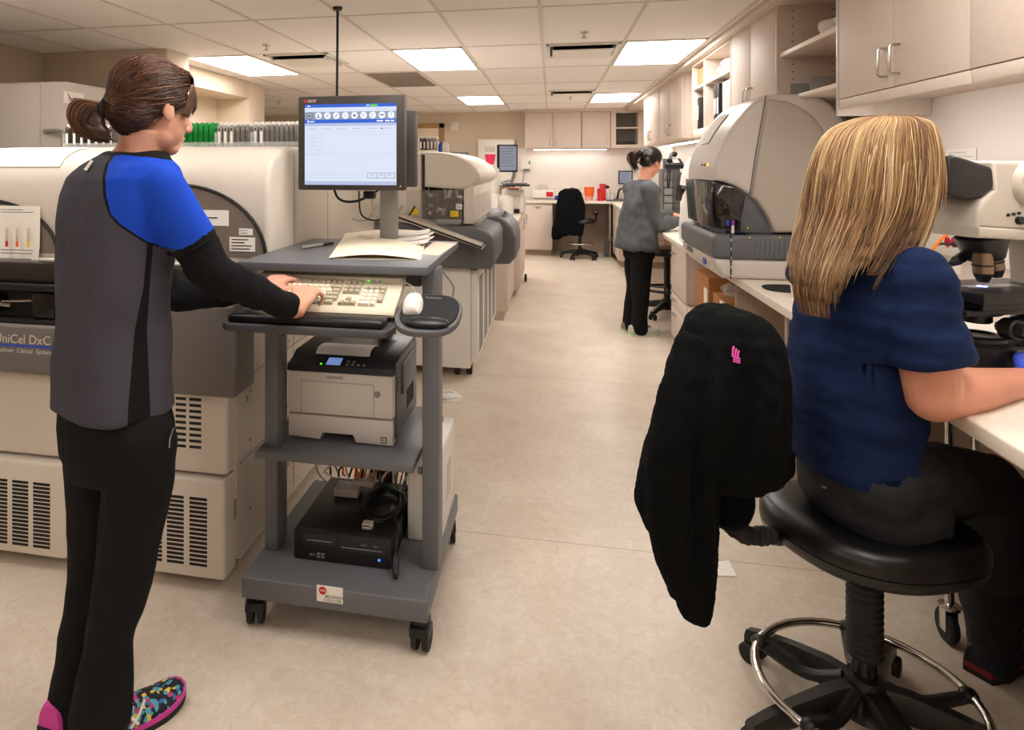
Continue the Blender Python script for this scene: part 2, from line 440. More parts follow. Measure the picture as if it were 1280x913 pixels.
# ---------------------------------------------------------------- wall cabinets, right
def handle_v(mb, X, Y, z0, z1, r=.005):
    "upright D pull on a door facing -X"
    mb.tube([(X, Y, z0), (X - .028, Y, z0), (X - .034, Y, z0 + .008), (X - .034, Y, z1 - .008), (X - .028, Y, z1), (X, Y, z1)], r, 8)
def upper_right(y0, y1, doors, label, z0=1.72, z1=2.35, hz=(1.78, 1.885), hd=True):
    t = thing('wall_cabinet', label, 'wall cabinet', (1.4, (y0 + y1) / 2, z0), 'wall cabinets on the right wall')
    c = MB(); c.box(1.242, 1.579, y0 + .002, y1 - .002, z0, z1, .002); c.build('body', M_['wood'], t)
    n = len(doors) - 1
    for i in range(n):
        a, b = doors[i], doors[i + 1]
        d = MB().box(1.22, 1.24, a + .0025, b - .0025, z0 + .003, z1 - .003, .0015).build('door', M_['wood'], t)
        if hd:
            h = MB(); yy = b - .045 if i % 2 == 0 else a + .045
            handle_v(h, 1.22, yy, *hz); h.build('handle', M_['steel'], d)
    return t
nc_ = upper_right(2.328, 3.274, (2.328, 2.787, 3.27), 'beige wall cabinet with two steel handles above the blonde woman', z0=1.745, hz=(1.79, 1.895))
MB().box(1.222, 1.242, 2.332, 3.27, 1.705, 1.7445, .001).build('added_valance', M_['wood'], nc_)  # lip added below the doors to hide the lamp strip
nc_ = upper_right(1.40, 2.325, (1.40, 1.87, 2.325), 'beige wall cabinet at the right picture edge, beside the handled one', z0=1.745, hz=(1.79, 1.895))
MB().box(1.222, 1.242, 1.402, 2.323, 1.705, 1.7445, .001).build('added_valance', M_['wood'], nc_)  # same added lip, keeps the strip out of view
upper_right(4.13, 5.07, (4.13, 4.606, 5.07), 'tall beige wall cabinet between the open shelf and the binder cubbies', z0=1.70, hz=(1.84, 1.94))
upper_right(6.86, 8.225, (6.86, 7.545, 8.225), 'nearer half of the far right wall cabinet run')
upper_right(8.235, 9.6, (8.235, 8.92, 9.6), 'farther half of the far right wall cabinet run')
# open shelf unit with pinkish liner
t = thing('open_shelf_unit', 'open wall shelf unit above the domed analyzer', 'shelf unit', (1.4, 3.7, 1.69))
MB().box(1.22, 1.579, 3.28, 3.30, 1.675, 2.35, .002).build('side_panel', M_['ltaupe'], t)
q = MB(); q.box(1.22, 1.579, 4.10, 4.125, 1.80, 2.35, .002)
for yy in (3.42, 3.98): pass
q.build('side_panel', M_['wood'], t)
lin_ = mat('shelf_liner', '#e6d8cb', .5)
q = MB(); q.box(1.56, 1.579, 3.3, 4.10, 1.80, 2.35)
q.mi = 1
for k in range(12):
    for yy in (4.0995,): q.cyl((1.30, yy + .0004, 1.85 + .042 * k), (1.30, yy - .0008, 1.85 + .042 * k), .004, n=8); q.cyl((1.5, yy + .0004, 1.85 + .042 * k), (1.5, yy - .0008, 1.85 + .042 * k), .004, n=8)
q.build('back_panel', [lin_, M_['dark']], t)
MB().box(1.235, 1.575, 3.3, 4.10, 2.055, 2.08, .002).build('shelf', lin_, t)
MB().box(1.22, 1.575, 3.3, 4.10, 1.80, 1.822, .002).build('bottom_shelf', lin_, t)
# things on it
wb = mat('white_bag_plastic', '#efe9e2', .35, spec=.6)
def bag(o, sx, sy, sz, label, name='plastic_bag', m=wb, seed=1, cat='bag', group=None, bumps=9):
    q = MB(); r = random.Random(seed)
    for k in range(bumps): q.ell(V(o) + V((r.uniform(-.3, .3) * sx, r.uniform(-.35, .35) * sy, r.uniform(.25, .72) * sz)), sx * r.uniform(.25, .45), sy * r.uniform(.2, .4), sz * r.uniform(.24, .34), n=10, k=7)
    q.box(o[0] - sx * .38, o[0] + sx * .38, o[1] - sy * .4, o[1] + sy * .4, o[2] + .002, o[2] + sz * .4)
    q.fuse(max(.006, min(sx, sy, sz) / 22), 3)
    for v in q.bm.verts:
        v.co += V((nz.noise(v.co * 23), nz.noise(v.co * 23 + V((7, 1, 3))), 0)) * .012
        v.co.z = max(v.co.z, o[2] + .001)
    return tag(q.build(name, m), label, cat, group)
for k in range(4):
    bag((1.37, 3.40 + k * .105, 2.081), .14, .066, .11, ['first white packet on the open shelf, beside the cabinet door', 'second white packet on the open shelf', 'third white packet on the open shelf', 'farthest white packet on the open shelf'][k], 'gauze_packet', seed=20 + k, cat='packet', group='white packets on the open shelf')
tag(MB().box(1.30, 1.5, 3.33, 3.5, 1.823, 1.91, .01).build('box', M_['orange']), 'orange red box at the near end of the open shelf', 'box')
q = MB(); q.box(1.32, 1.48, 3.34, 3.48, 1.911, 1.97, .02, 3); tag(q.build('pouch', M_['yellow']), 'yellow pouch on top of the orange box', 'pouch')
for k, yy in enumerate((4.0, 3.72)):
    q = MB(); q.box(1.26, 1.42, yy, yy + .004, 1.823, 1.90); q.box(1.26, 1.42, yy, yy + .07, 1.8225, 1.825)
    tag(q.build('bookend', M_['grey']), ['metal bookend at the far end of the open shelf', 'metal bookend in the middle of the open shelf'][k], 'bookend')
# binder cubbies
t = thing('cubby_unit', 'open cubbies with binders and bags beside the tall wall cabinet', 'shelf unit', (1.4, 5.75, 1.70))
q = MB()
for yy in (5.08, 5.92, 6.39): q.box(1.22, 1.579, yy, yy + .022, 1.70, 2.35, .001)
q.box(1.22, 1.579, 5.08, 6.41, 1.70, 1.77, .001); q.box(1.22, 1.579, 5.08, 6.41, 2.325, 2.35, .001)
q.build('carcass', M_['wood'], t)
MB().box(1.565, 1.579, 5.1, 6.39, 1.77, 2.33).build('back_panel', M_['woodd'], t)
MB().box(1.225, 1.565, 5.10, 5.92, 2.12, 2.14).build('shelf', M_['wood'], t); MB().box(1.225, 1.565, 5.94, 6.39, 2.12, 2.14).build('shelf', M_['wood'], t)
for k, (y0, wd, c, h, lab) in enumerate(((5.14, .07, 'white', .31, 'nearest white binder in the cubby'), (5.22, .07, 'white', .31, 'second white binder in the cubby'), (5.30, .07, 'white', .31, 'third white binder in the cubby'), (5.38, .07, 'white', .31, 'fourth white binder in the cubby'), (5.56, .075, 'black', .32, 'nearer black binder in the large cubby'), (5.65, .075, 'black', .32, 'farther black binder in the large cubby'), (6.28, .06, 'black', .28, 'black binder in the small far cubby'))):
    t = thing('binder', lab, 'binder', (1.4, y0 + wd / 2, 1.771), 'binders in the cubbies')
    q = MB(); q.box(1.25, 1.52, y0, y0 + wd, 1.771, 1.771 + h, .006); q.build('cover', M_[c], t)
    MB().box(1.248, 1.2505, y0 + .015, y0 + wd - .015, 1.86, 1.98).build('spine_label', M_['paper' if c == 'black' else 'beige2'], t)
bag((1.38, 6.08, 1.771), .2, .2, .33, 'crumpled white bag standing in the lower far cubby', seed=3)
bag((1.38, 5.52, 2.14), .22, .46, .14, 'white plastic bags heaped in the upper cubby', seed=4, bumps=14)
q = MB(); q.box(1.25, 1.5, 6.0, 6.33, 2.141, 2.29, .003); q.box(1.249, 1.251, 6.06, 6.14, 2.18, 2.25)
tag(q.build('cardboard_box', M_['card']), 'small cardboard box in the upper far cubby', 'box')
tag(MB().box(1.26, 1.45, 5.12, 5.18, 2.141, 2.27, .004).build('jar', M_['beige2']), 'beige carton beside the bags in the upper cubby', 'carton')
# ---------------------------------------------------------------- wall cabinets, back
def upper_back(x0, x1, doors, label, hside):
    t = thing('wall_cabinet', label, 'wall cabinet', ((x0 + x1) / 2, 11.68, 1.745), 'wall cabinets on the back wall')
    MB().box(x0 + .002, x1 - .002, 11.522, 11.848, 1.745, 2.345, .002).build('body', M_['wood'], t)
    for i in range(len(doors) - 1):
        a, b = doors[i], doors[i + 1]
        d = MB().box(a + .004, b - .004, 11.5, 11.52, 1.75, 2.342, .002).build('door', M_['wood'], t)
        x = b - .05 if hside[i] else a + .05
        h = MB(); h.tube([(x, 11.5, 1.80), (x, 11.47, 1.80), (x, 11.47, 1.91), (x, 11.5, 1.91)], .005, 6); h.build('handle', M_['steel'], d)
upper_back(-.43, .486, (-.43, .026, .486), 'two-door beige wall cabinet on the back wall', (1, 0))
upper_back(.49, .945, (.49, .945), 'single-door beige wall cabinet beside the corner cubby', (1,))
t = thing('corner_cubby', 'small dark open cubby in the back right corner', 'shelf unit', (1.25, 11.68, 1.745))
q = MB(); q.box(.95, 1.03, 11.5, 11.848, 1.745, 2.345); q.box(1.37, 1.578, 11.5, 11.848, 1.745, 2.345); q.box(1.03, 1.37, 11.5, 11.848, 1.745, 1.80); q.box(1.03, 1.37, 11.5, 11.848, 2.32, 2.345)
q.build('carcass', M_['wood'], t)
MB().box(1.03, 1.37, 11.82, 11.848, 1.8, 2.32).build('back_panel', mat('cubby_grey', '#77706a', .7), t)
MB().box(1.03, 1.37, 11.51, 11.82, 2.06, 2.085).build('shelf', M_['wood'], t)
q = MB(); q.box(1.06, 1.33, 11.53, 11.78, 1.801, 1.83, .004); q.box(1.08, 1.3, 11.55, 11.76, 1.83, 1.85, .004)
tag(q.build('paper_tray', M_['black']), 'dark tray lying in the lower corner cubby', 'tray')
# under cabinet lamps
ucl = mat('under_cabinet_lamp', (1., .955, .92, 1), emit=10.)
def uclight(x0, x1, y0, y1, z, label, lm=None):
    t = thing('under_cabinet_light', label, 'lamp', ((x0 + x1) / 2, (y0 + y1) / 2, z - .03), 'under cabinet lamps')
    MB().box(x0, x1, y0, y1, z - .018, z - .0005, .003).build('housing', M_['white'], t)
    MB().box(x0 + .012, x1 - .012, y0 + .012, y1 - .012, z - .026, z - .018, .003).build('lens', lm or ucl, t)
uclight(-.3, .9, 11.6, 11.7, 1.745, 'lamp strip under the back wall cabinets')
uclight(1.36, 1.45, 7.0, 9.4, 1.72, 'lamp strip under the far right wall cabinets')
uclight(1.248, 1.308, 1.45, 3.2, 1.745, 'long lamp strip tucked behind the cabinet edge above the microscope', mat('under_cabinet_strip', (1., .955, .92, 1), emit=24.))
# ---------------------------------------------------------------- base cabinets and counters, right
struct(MB().box(.955, 1.5785, 5.22, 5.82, 0, .001), 'trim_3', M_['woodd'])
def counter(x0, x1, y0, y1, label, z=.89):
    q = MB(); q.box(x0, x1, y0, y1, z - .04, z, .006, 3)
    return tag(q.build('worktop', M_['top']), label, 'worktop')
counter(.92, 1.578, .35, 11.16, 'long pale worktop running along the right wall')
counter(-.45, 1.578, 11.165, 11.83, 'pale worktop along the back wall')
def hpull(mb, p, axis, l=.09):
    p = V(p); a = V((0, 1, 0)) if axis == 'y' else V((1, 0, 0)); o = V((-1, 0, 0)) if axis == 'y' else V((0, -1, 0))
    mb.tube([p - a * l / 2, p - a * l / 2 + o * .028, p + a * l / 2 + o * .028, p + a * l / 2], .005, 6)
t = thing('base_cabinet', 'narrow beige base cabinet at the knee space behind the cartons', 'cabinet', (1.25, 5.5, 0))
MB().box(.972, 1.57, 5.20, 5.82, .455, .848, .002).build('body', M_['wood'], t)
d = MB().box(.95, .97, 5.21, 5.817, .46, .845, .002).build('door', M_['wood'], t)
h = MB(); hpull(h, (.95, 5.66, .77), 'y'); h.build('handle', M_['steel'], d)
t = thing('drawer_cabinet', 'low beige drawer unit under the cartons and the narrow cabinet', 'cabinet', (1.25, 4.8, 0))
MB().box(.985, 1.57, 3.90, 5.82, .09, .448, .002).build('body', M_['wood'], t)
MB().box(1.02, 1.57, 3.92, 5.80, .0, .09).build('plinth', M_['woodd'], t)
for i, (a, b) in enumerate(((3.90, 4.52), (4.54, 5.16), (5.18, 5.82))):
    for z0, z1 in ((.34, .445), (.1, .335)):
        d = MB().box(.95, .983, a + .003, b - .003, z0, z1, .002).build('drawer', M_['wood'], t)
        h = MB(); hpull(h, (.95, (a + b) / 2 + .12, z1 - .035), 'y'); h.build('handle', M_['steel'], d)
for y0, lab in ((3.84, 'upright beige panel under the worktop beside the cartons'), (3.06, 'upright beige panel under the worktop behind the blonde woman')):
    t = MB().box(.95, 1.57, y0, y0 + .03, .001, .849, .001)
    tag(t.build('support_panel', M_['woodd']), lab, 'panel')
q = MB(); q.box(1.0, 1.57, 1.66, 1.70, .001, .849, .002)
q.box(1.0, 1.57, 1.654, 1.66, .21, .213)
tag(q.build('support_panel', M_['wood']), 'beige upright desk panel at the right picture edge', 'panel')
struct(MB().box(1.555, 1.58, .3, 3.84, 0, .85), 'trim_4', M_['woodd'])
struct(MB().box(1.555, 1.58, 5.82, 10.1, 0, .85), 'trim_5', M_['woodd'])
t = thing('drawer_cabinet', 'far beige drawer unit at the back right corner behind the standing woman', 'cabinet', (1.25, 10.65, 0))
MB().box(.972, 1.57, 10.15, 11.16, .09, .848, .002).build('body', M_['wood'], t); MB().box(1.0, 1.57, 10.17, 11.16, 0, .09).build('plinth', M_['woodd'], t)
for z0, z1 in ((.62, .845), (.37, .615), (.1, .365)):
    d = MB().box(.95, .97, 10.155, 11.15, z0, z1, .002).build('drawer', M_['wood'], t)
    h = MB(); hpull(h, (.95, 10.6, z1 - .05), 'y'); h.build('handle', M_['steel'], d)
# cartons under the worktop
def carton(x0, x1, y0, y1, z0, z1, label, hole=True):
    t = thing('cardboard_box', label, 'box', ((x0 + x1) / 2, (y0 + y1) / 2, z0), 'cartons under the worktop')
    q = MB(); q.box(x0, x1, y0, y1, z0, z1, .003); q.box(x0 - .001, x1 + .001, (y0 + y1) / 2 - .02, (y0 + y1) / 2 + .02, z1 - .05, z1 + .001)
    q.build('carton', M_['card'], t)
    MB().box(x0 - .0015, x0, y0 + .04, y0 + .14, z0 + .06, z0 + .2).build('shipping_label', M_['paper'], t)
    p = MB()
    for k in range(5): p.box(x0 + .04 + k * .02, x0 + .052 + k * .02, y0 - .0012, y0, z0 + .05, z0 + .12 + .03 * ((k * 7) % 3))
    p.build('print', M_['ink'], t)
carton(1.0, 1.30, 4.72, 5.12, .449, .73, 'large brown carton under the worktop, farthest left')
carton(1.0, 1.22, 4.28, 4.60, .449, .66, 'smaller brown carton under the worktop beside the upright panel')
carton(1.33, 1.54, 4.5, 5.1, .449, .78, 'brown carton at the back, behind the large one')
bag((1.12, 4.45, .661), .2, .24, .10, 'crumpled clear plastic lying on the smaller carton', seed=9, m=M_['clear'])
# ---------------------------------------------------------------- base cabinets, back
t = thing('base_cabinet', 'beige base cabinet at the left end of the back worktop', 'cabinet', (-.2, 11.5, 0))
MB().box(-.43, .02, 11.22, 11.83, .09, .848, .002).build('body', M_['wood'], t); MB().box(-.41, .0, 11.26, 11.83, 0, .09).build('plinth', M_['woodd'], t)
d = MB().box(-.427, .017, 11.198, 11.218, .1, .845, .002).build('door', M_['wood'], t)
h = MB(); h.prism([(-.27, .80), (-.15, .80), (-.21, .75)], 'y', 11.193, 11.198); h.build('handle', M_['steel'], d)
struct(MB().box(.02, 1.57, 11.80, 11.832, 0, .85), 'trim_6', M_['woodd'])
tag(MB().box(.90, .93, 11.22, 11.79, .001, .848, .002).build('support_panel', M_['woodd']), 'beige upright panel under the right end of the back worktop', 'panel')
# ================================================================ LARGE ANALYZER AT THE LEFT
def arc(cx, cz, rx, rz, a0, a1, n=18):
    return [(cx + rx * math.cos(math.radians(a0 + (a1 - a0) * k / n)), cz + rz * math.sin(math.radians(a0 + (a1 - a0) * k / n))) for k in range(n + 1)]
an = thing('chemistry_analyzer', 'large beige chemistry analyzer behind the woman in the blue-sleeved top', 'analyzer', (-2.0, 2.7, 0))
L0 = -3.35
q = MB(); q.box(L0, -1.085, 2.22, 3.3, .07, 1.11, .006); q.box(L0, -1.09, 2.26, 3.25, .05, .08)
q.build('cabinet_body', M_['beige'], an)
# seams of the side panels
q = MB()
for z in (.69, .40): q.box(-1.0853, -1.0835, 2.24, 3.29, z - .002, z + .002)
q.box(-1.0853, -1.0835, 2.76, 2.764, .08, 1.1)
for z in (.63, .72, .45, .2):
    for yy in (2.33, 2.7): q.cyl((-1.088, yy, z), (-1.082, yy, z), .006, n=8)
q.build('panel_seams', M_['grey'], an)
def slots(mb, X0, X1, z0, z1, Y, n, dz=.013):
    for k in range(n):
        z = z0 + (z1 - z0) * (k + .5) / n
        mb.box(X0, X1, Y - .0006, Y + .004, z - dz / 2, z + dz / 2, .002, 1)
def vent_panel(name, x0, x1, z0, z1, cols, sz0, sz1, n, Yf=2.15, bev=.012):
    o = MB().box(x0, x1, Yf, 2.222, z0, z1, bev, 3).build(name, M_['beige'], an)
    if cols:
        v = MB()
        for a, b in cols: slots(v, a, b, sz0, sz1, Yf, n)
        v.build('vent_slots', M_['dark'], o)
    return o
X = lambda px, py=550, Y=2.15: onY(px, py, Y).x
vent_panel('upper_panel', X(160, 530), -1.085, .395, .70, [(X(219), X(233)), (X(236), X(252))], .475, .66, 9)
vent_panel('lower_panel', X(188, 650), -1.085, .045, .385, [(X(192, 660), X(207, 660)), (X(212, 660), X(234, 660)), (X(240, 660), X(263, 660))], .085, .325, 16, Yf=2.13)
vent_panel('upper_panel', L0, X(158, 530), .395, .70, None, 0, 0, 0, Yf=2.16)
vent_panel('lower_panel', X(90, 650), X(186, 650), .045, .385, None, 0, 0, 0, Yf=2.16)
vent_panel('lower_panel', L0, X(87, 650), .045, .385, [(X(46, 650), X(68, 650)), (X(20, 650), X(41, 650)), (X(-6, 650), X(15, 650)), (X(-32, 650), X(-11, 650)), (X(-58, 650), X(-37, 650))], .075, .315, 17, Yf=2.13)
# small latch plates on the side
q = MB(); q.box(-1.0865, -1.083, 2.2, 2.216, .22, .29, .002); q.box(-1.0865, -1.083, 2.3, 2.31, .60, .62); q.build('latch', M_['grey'], an)
# grey band with lettering
q = MB(); q.box(L0, X(214, 430, 2.1), 2.09, 2.23, .715, .89, .012, 3)
band = q.build('front_band', M_['band'], an)
bl = MB().box(X(215, 430, 2.1), X(299, 430, 2.1), 2.07, 2.23, .688, 1.0, .018, 3).build('side_band', M_['band'], an)
t = MB()
x0 = onY(-7, 430, 2.09).x
t.text('UniCel DxC 600', .046, FACE_CAM((x0, 2.0895, onY(30, 425, 2.09).z)), .0004, 'LEFT')
t.build('lettering', mat('lettering_pale', '#c9c2b8', .5), band, label='pale printed lettering')
t = MB(); t.text('Synchron  Clinical  Systems', .0225, FACE_CAM((x0 - .004, 2.0895, onY(30, 439, 2.09).z)), .0004, 'LEFT')
t.build('lettering', mat('lettering_pale', '#c9c2b8', .5), band, label='pale printed lettering')
t = MB(); z = onY(30, 432.5, 2.09).z
t.box(x0 - .05, onY(88, 432, 2.09).x, 2.0885, 2.0901, z - .004, z + .004); t.build('stripe', M_['blue'], band, label='thin blue stripe')
# sample entry: dark bay with glassy rails
q = MB(); q.box(L0, -1.35, 2.16, 2.225, .89, 1.03); q.build('sample_bay', M_['dark'], an)
q = MB(); q.box(L0, -1.35, 2.105, 2.19, .885, .905, .004); q.box(L0, -1.36, 2.12, 2.16, 1.005, 1.03, .006); q.build('bay_rail', M_['black'], an)
q = MB(); q.box(X(47, 380), X(75, 380), 2.12, 2.19, .905, 1.0, .008); q.build('carriage', mat('glossy_black', '#0c0d10', .12), an)
q = MB(); q.box(X(-40, 380), X(8, 380), 2.12, 2.2, .93, .985, .01)
q.build('carriage', mat('glossy_black', '#0c0d10', .12), an)
q = MB(); q.tube([(X(-30), 2.13, .955), (X(45), 2.13, .97)], .004, 8); q.tube([(X(2), 2.125, .99), (X(6), 2.125, .955), (X(20), 2.125, .95)], .006, 8, 4); q.build('bay_tube', M_['steel'], an)
q = MB(); q.box(L0, -1.10, 2.15, 2.24, 1.03, 1.105, .01, 2); q.build('bay_visor', mat('gloss_visor', '#2d2926', .15), an)
# hood
def hood_prof(y0, y1, zb, zt):
    return [(y1, zb), (y0 + .01, zb), (y0, zb + .012), (y0, zt - .15), (y0 + .006, zt - .115), (y0 + .02, zt - .082), (y0 + .045, zt - .053), (y0 + .08, zt - .032), (y0 + .13, zt - .014), (y0 + .19, zt - .004), (y1, zt)]
hood = MB().prism(hood_prof(2.245, 2.5, 1.105, 1.535), 'x', L0, -.975, .05, 5).build('hood', M_['beige'], an, ang=50)
MB().prism(hood_prof(2.27, 2.53, 1.12, 1.515), 'x', L0, -.985, .03, 3).build('hood_seal', M_['black'], an)
q = MB(); q.box(L0, -.978, 2.528, 3.3, 1.10, 1.535, .022, 3); q.build('rear_housing', M_['beige'], an)
q = MB(); q.box(-.9785, -.977, 2.53, 3.28, 1.395, 1.399); q.box(-.9785, -.977, 2.9, 2.904, 1.12, 1.395); q.build('housing_seam', M_['grey'], an)
# windows
def window(cpx, rpx, zc0, rz, a0, a1, name):
    xc = X(cpx, 320, 2.245); xr = X(rpx, 320, 2.245) - xc
    o = MB().prism(arc(xc, zc0, xr, rz, a0, a1) + [(xc + .0, zc0)], 'y', 2.238, 2.25, .003, 1).build(name, mat('smoked_window', '#7b7067', .2, spec=.6), hood)
    r = MB(); pts = [(p[0], 2.239, p[1]) for p in arc(xc, zc0, xr, rz, a0, a1, 28)]
    r.tube(pts, .0065, 6); r.build('window_gasket', M_['black'], o)
    return o, xc, xr
wz = onY(300, 322, 2.245).z
wd_, xc_, xr_ = window(222, 333, wz, onY(235, 231, 2.245).z - wz, 0, 180, 'window')
window(-20, 73, wz - .005, .20, 0, 180, 'window')
def sticker(px0, px1, py0, py1, Y, par, m=None, lines=3, name='sticker', X0=None):
    a = onY(px0, py1, Y); b = onY(px1, py0, Y)
    o = MB().box(a.x, b.x, Y - .0012, Y, a.z, b.z).build(name, m or M_['paper'], par)
    if lines:
        t = MB(); r = random.Random(int(px0 * 7 + py0))
        for k in range(lines):
            z = b.z - (b.z - a.z) * (k + .8) / (lines + .6)
            t.box(a.x + (b.x - a.x) * .08, a.x + (b.x - a.x) * r.uniform(.55, .93), Y - .0018, Y - .001, z - (b.z - a.z) * .035, z + (b.z - a.z) * .035)
        t.build('print', M_['ink'], o)
    return o
sticker(252, 286, 263, 282, 2.237, hood, lines=1); sticker(299, 316, 286, 294, 2.237, hood, lines=2); sticker(287, 319, 297, 314, 2.237, hood, lines=4)
# wheels under the cabinet
for x_, y_ in ((-1.16, 2.28), (-1.95, 2.28), (-1.15, 3.2)):
    q = MB(); q.cyl((x_ - .015, y_, .027), (x_ + .015, y_, .027), .027, n=16, bev=.004); q.box(x_ - .02, x_ + .02, y_ - .02, y_ + .02, .04, .06); q.build('caster', M_['rubber'], an)
# paper chart lying on the hood slope
prof = [p for p in hood_prof(2.245, 2.5, 1.105, 1.535)][3:10]
g = [[V((x, y - .003, z + .003)) for (y, z) in prof[2:]] for x in (X(-60), X(-20), X(20), X(47))]
q = MB(); q.sheet(g, .0012)
o = tag(q.build('paper_chart', M_['paper']), 'white paper chart lying on the sloping hood at the left edge', 'paper')
# instruction sheet hanging in front of the left window
t = thing('instruction_sheet', 'white instruction sheet with tube drawings taped over the left window', 'paper', (onY(20, 355, 2.2).x, 2.2, onY(20, 355, 2.2).z))
a, b = onY(-14, 356, 2.215), onY(49, 258, 2.225)
q = MB(); q.sheet([[V((x, 2.225 + (z - a.z) * .02 - .012 * math.sin(k * 1.2) * (z < 1.15), z)) for x in (a.x, (a.x + b.x) / 2, b.x)] for k, z in enumerate([a.z + (b.z - a.z) * i / 6 for i in range(7)])], .0008)
q.build('sheet', M_['paper'], t)
q = MB(); zz = lambda py: onY(20, py, 2.22).z
for k, py in enumerate((262, 265, 312, 316, 323, 327, 330, 334, 338, 342, 346, 350)):
    q.box(onY(2, py, 2.21).x, onY(2 + 28 + (k * 13) % 14, py, 2.21).x, 2.205, 2.2065, zz(py) - .0011, zz(py) + .0011)
q.build('print', M_['ink'], t)
for k, px in enumerate((10, 23, 37)):
    q = MB(); xx = onY(px, 300, 2.21).x
    q.box(xx - .007, xx + .007, 2.204, 2.2055, zz(301), zz(284), .001); q.build('tube_drawing', M_['beige2'], t)
    q = MB(); q.box(xx - .006, xx + .006, 2.2025, 2.204, zz(308), zz(301)); q.build('tube_drawing_base', [M_['red'], M_['orange'], M_['yellow']][k], t)
# ---------------------------------------------------------------- racks of tube carriers on top
ZT = 1.536
def tray(px0, px1, label, Y0=2.56, Y1=2.74, z=ZT, h=.06, par=None):
    a, b = onY(px0, 180, Y0).x, onY(px1, 180, Y0).x
    q = MB()
    q.box(a, b, Y0, Y1, z, z + .004); q.box(a, a + .003, Y0, Y1, z + .004, z + h); q.box(b - .003, b, Y0, Y1, z + .004, z + h)
    q.box(a, b, Y1 - .003, Y1, z + .004, z + h * .6); q.box(a, b, Y0, Y0 + .003, z + .004, z + .02)
    return tag(q.build('rack_tray', M_['clear']), label, 'tray', 'clear trays on the large analyzer')
rk_green, rk_grey = mat('rack_green', '#1c9540', .35), mat('rack_grey', '#8f8a84', .4)
rk_dark, rk_lt = mat('rack_dark', '#5b554f', .4), mat('rack_light', '#a9a39b', .4)
def rack(m, lab, w=.0165, label_m=None, h=.088):
    t = thing('tube_rack', lab, 'rack', (0, 0, 0))
    q = MB(); q.box(-w / 2, w / 2, 0, .14, .0, h * .72, .001)
    for k in range(4): q.box(-w / 2, w / 2, .006 + k * .034, .024 + k * .034, h * .72, h * .92, .001)
    q.box(-w / 2, w / 2, 0, .004, 0, h * .97)
    q.build('body', m, t, local=True)
    q = MB()
    for k in range(4): q.lathe([(0, 0), (.0068, 0), (.0075, .012), (.0055, .016), (0, .016)], (0, .015 + k * .034, h * .93), n=10)
    q.build('tube_caps', M_['white'] if m is not rk_green else rk_green, t, local=True)
    if label_m:
        MB().box(-w * .34, w * .34, -.0008, .0002, h * .12, h * .66).build('label', label_m, t, local=True)
        MB().box(-w * .18, w * .18, -.0008, .0002, h * .72, h * .82).build('hole', M_['dark'], t, local=True)
    return t
ra = {'green': rack(rk_green, 'x'), 'grey': rack(rk_grey, 'x', w=.013), 'greyl': rack(rk_lt, 'x', label_m=M_['paper']), 'darkl': rack(rk_dark, 'x', label_m=M_['paper'])}
used = set()
def put_rack(kind, px, label, group, Y=2.575, z=ZT + .0045):
    p = onY(px, 180, Y); p.z = z
    if kind in used: return dup(ra[kind], p, label, group)
    used.add(kind); o = ra[kind]; o.matrix_world = Mx.Translation(p); o['label'] = label; o['group'] = group
    return o
tray(78, 152, 'clear tray of dark racks left of the ponytail'); tray(226, 268.5, 'clear tray of green racks beside the woman\'s face')
tray(269, 313.5, 'clear tray of grey racks in the middle of the hood'); tray(314, 376, 'clear tray of grey racks next to the monitor')
for k in range(7): put_rack('darkl', 83.5 + k * 9.2, 'dark grey tube rack with white label, behind the ponytail', 'dark racks behind the ponytail')
for k in range(6): put_rack('green', 231 + k * 6.6, 'green tube rack standing beside the woman\'s face', 'green racks on the large analyzer')
for k in range(3): put_rack('greyl', 274 + k * 7.6, 'pale grey tube rack with white label in the middle tray', 'labelled grey racks in the middle tray')
for k in range(3): put_rack('grey', 297 + k * 6, 'plain grey tube rack in the middle tray', 'plain grey racks in the middle tray')
for k in range(2): put_rack('greyl', 319 + k * 7.6, 'pale grey tube rack with white label in the tray by the monitor', 'labelled grey racks by the monitor')
for k in range(7): put_rack('grey', 334 + k * 6, 'plain grey tube rack in the tray by the monitor', 'plain grey racks by the monitor')
# ---------------------------------------------------------------- pale cabinet behind the analyzer
c0 = onY(80, 101, 3.45)
t = thing('storage_cabinet', 'tall pale grey cabinet with a small printed plate behind the large analyzer', 'cabinet', (c0.x - .5, 3.9, 0))
q = MB(); q.box(c0.x - 1.2, c0.x, 3.46, 4.4, .0, c0.z, .012, 2); q.build('body', M_['ltaupe'], t)
d = MB().box(c0.x - 1.2, c0.x - .16, 3.435, 3.46, .1, c0.z - .01, .008).build('door', M_['ltaupe'], t)
q = MB(); q.tube([(c0.x - .13, 3.45, 1.66), (c0.x - .02, 3.42, 1.66), (c0.x + .02, 3.42, 1.655), (c0.x + .02, 3.42, 1.57)], .012, 8); q.build('door_latch', M_['grey'], t)
pl = onX(92, 123, c0.x)
o = MB().box(c0.x, c0.x + .004, pl.y - .085, pl.y + .085, pl.z - .035, pl.z + .035, .001).build('name_plate', M_['white'], t)
q = MB(); q.text('LabRack', .035, FACE_AISLE((c0.x + .0045, pl.y + .01, pl.z - .008)), .0003); q.build('lettering', M_['ink'], o)
q = MB(); q.prism([(pl.y - .06, pl.z + .022), (pl.y - .05, pl.z + .022), (pl.y - .02, pl.z - .012), (pl.y - .03, pl.z - .012)], 'x', c0.x + .004, c0.x + .005); q.build('mark', M_['red'], o)

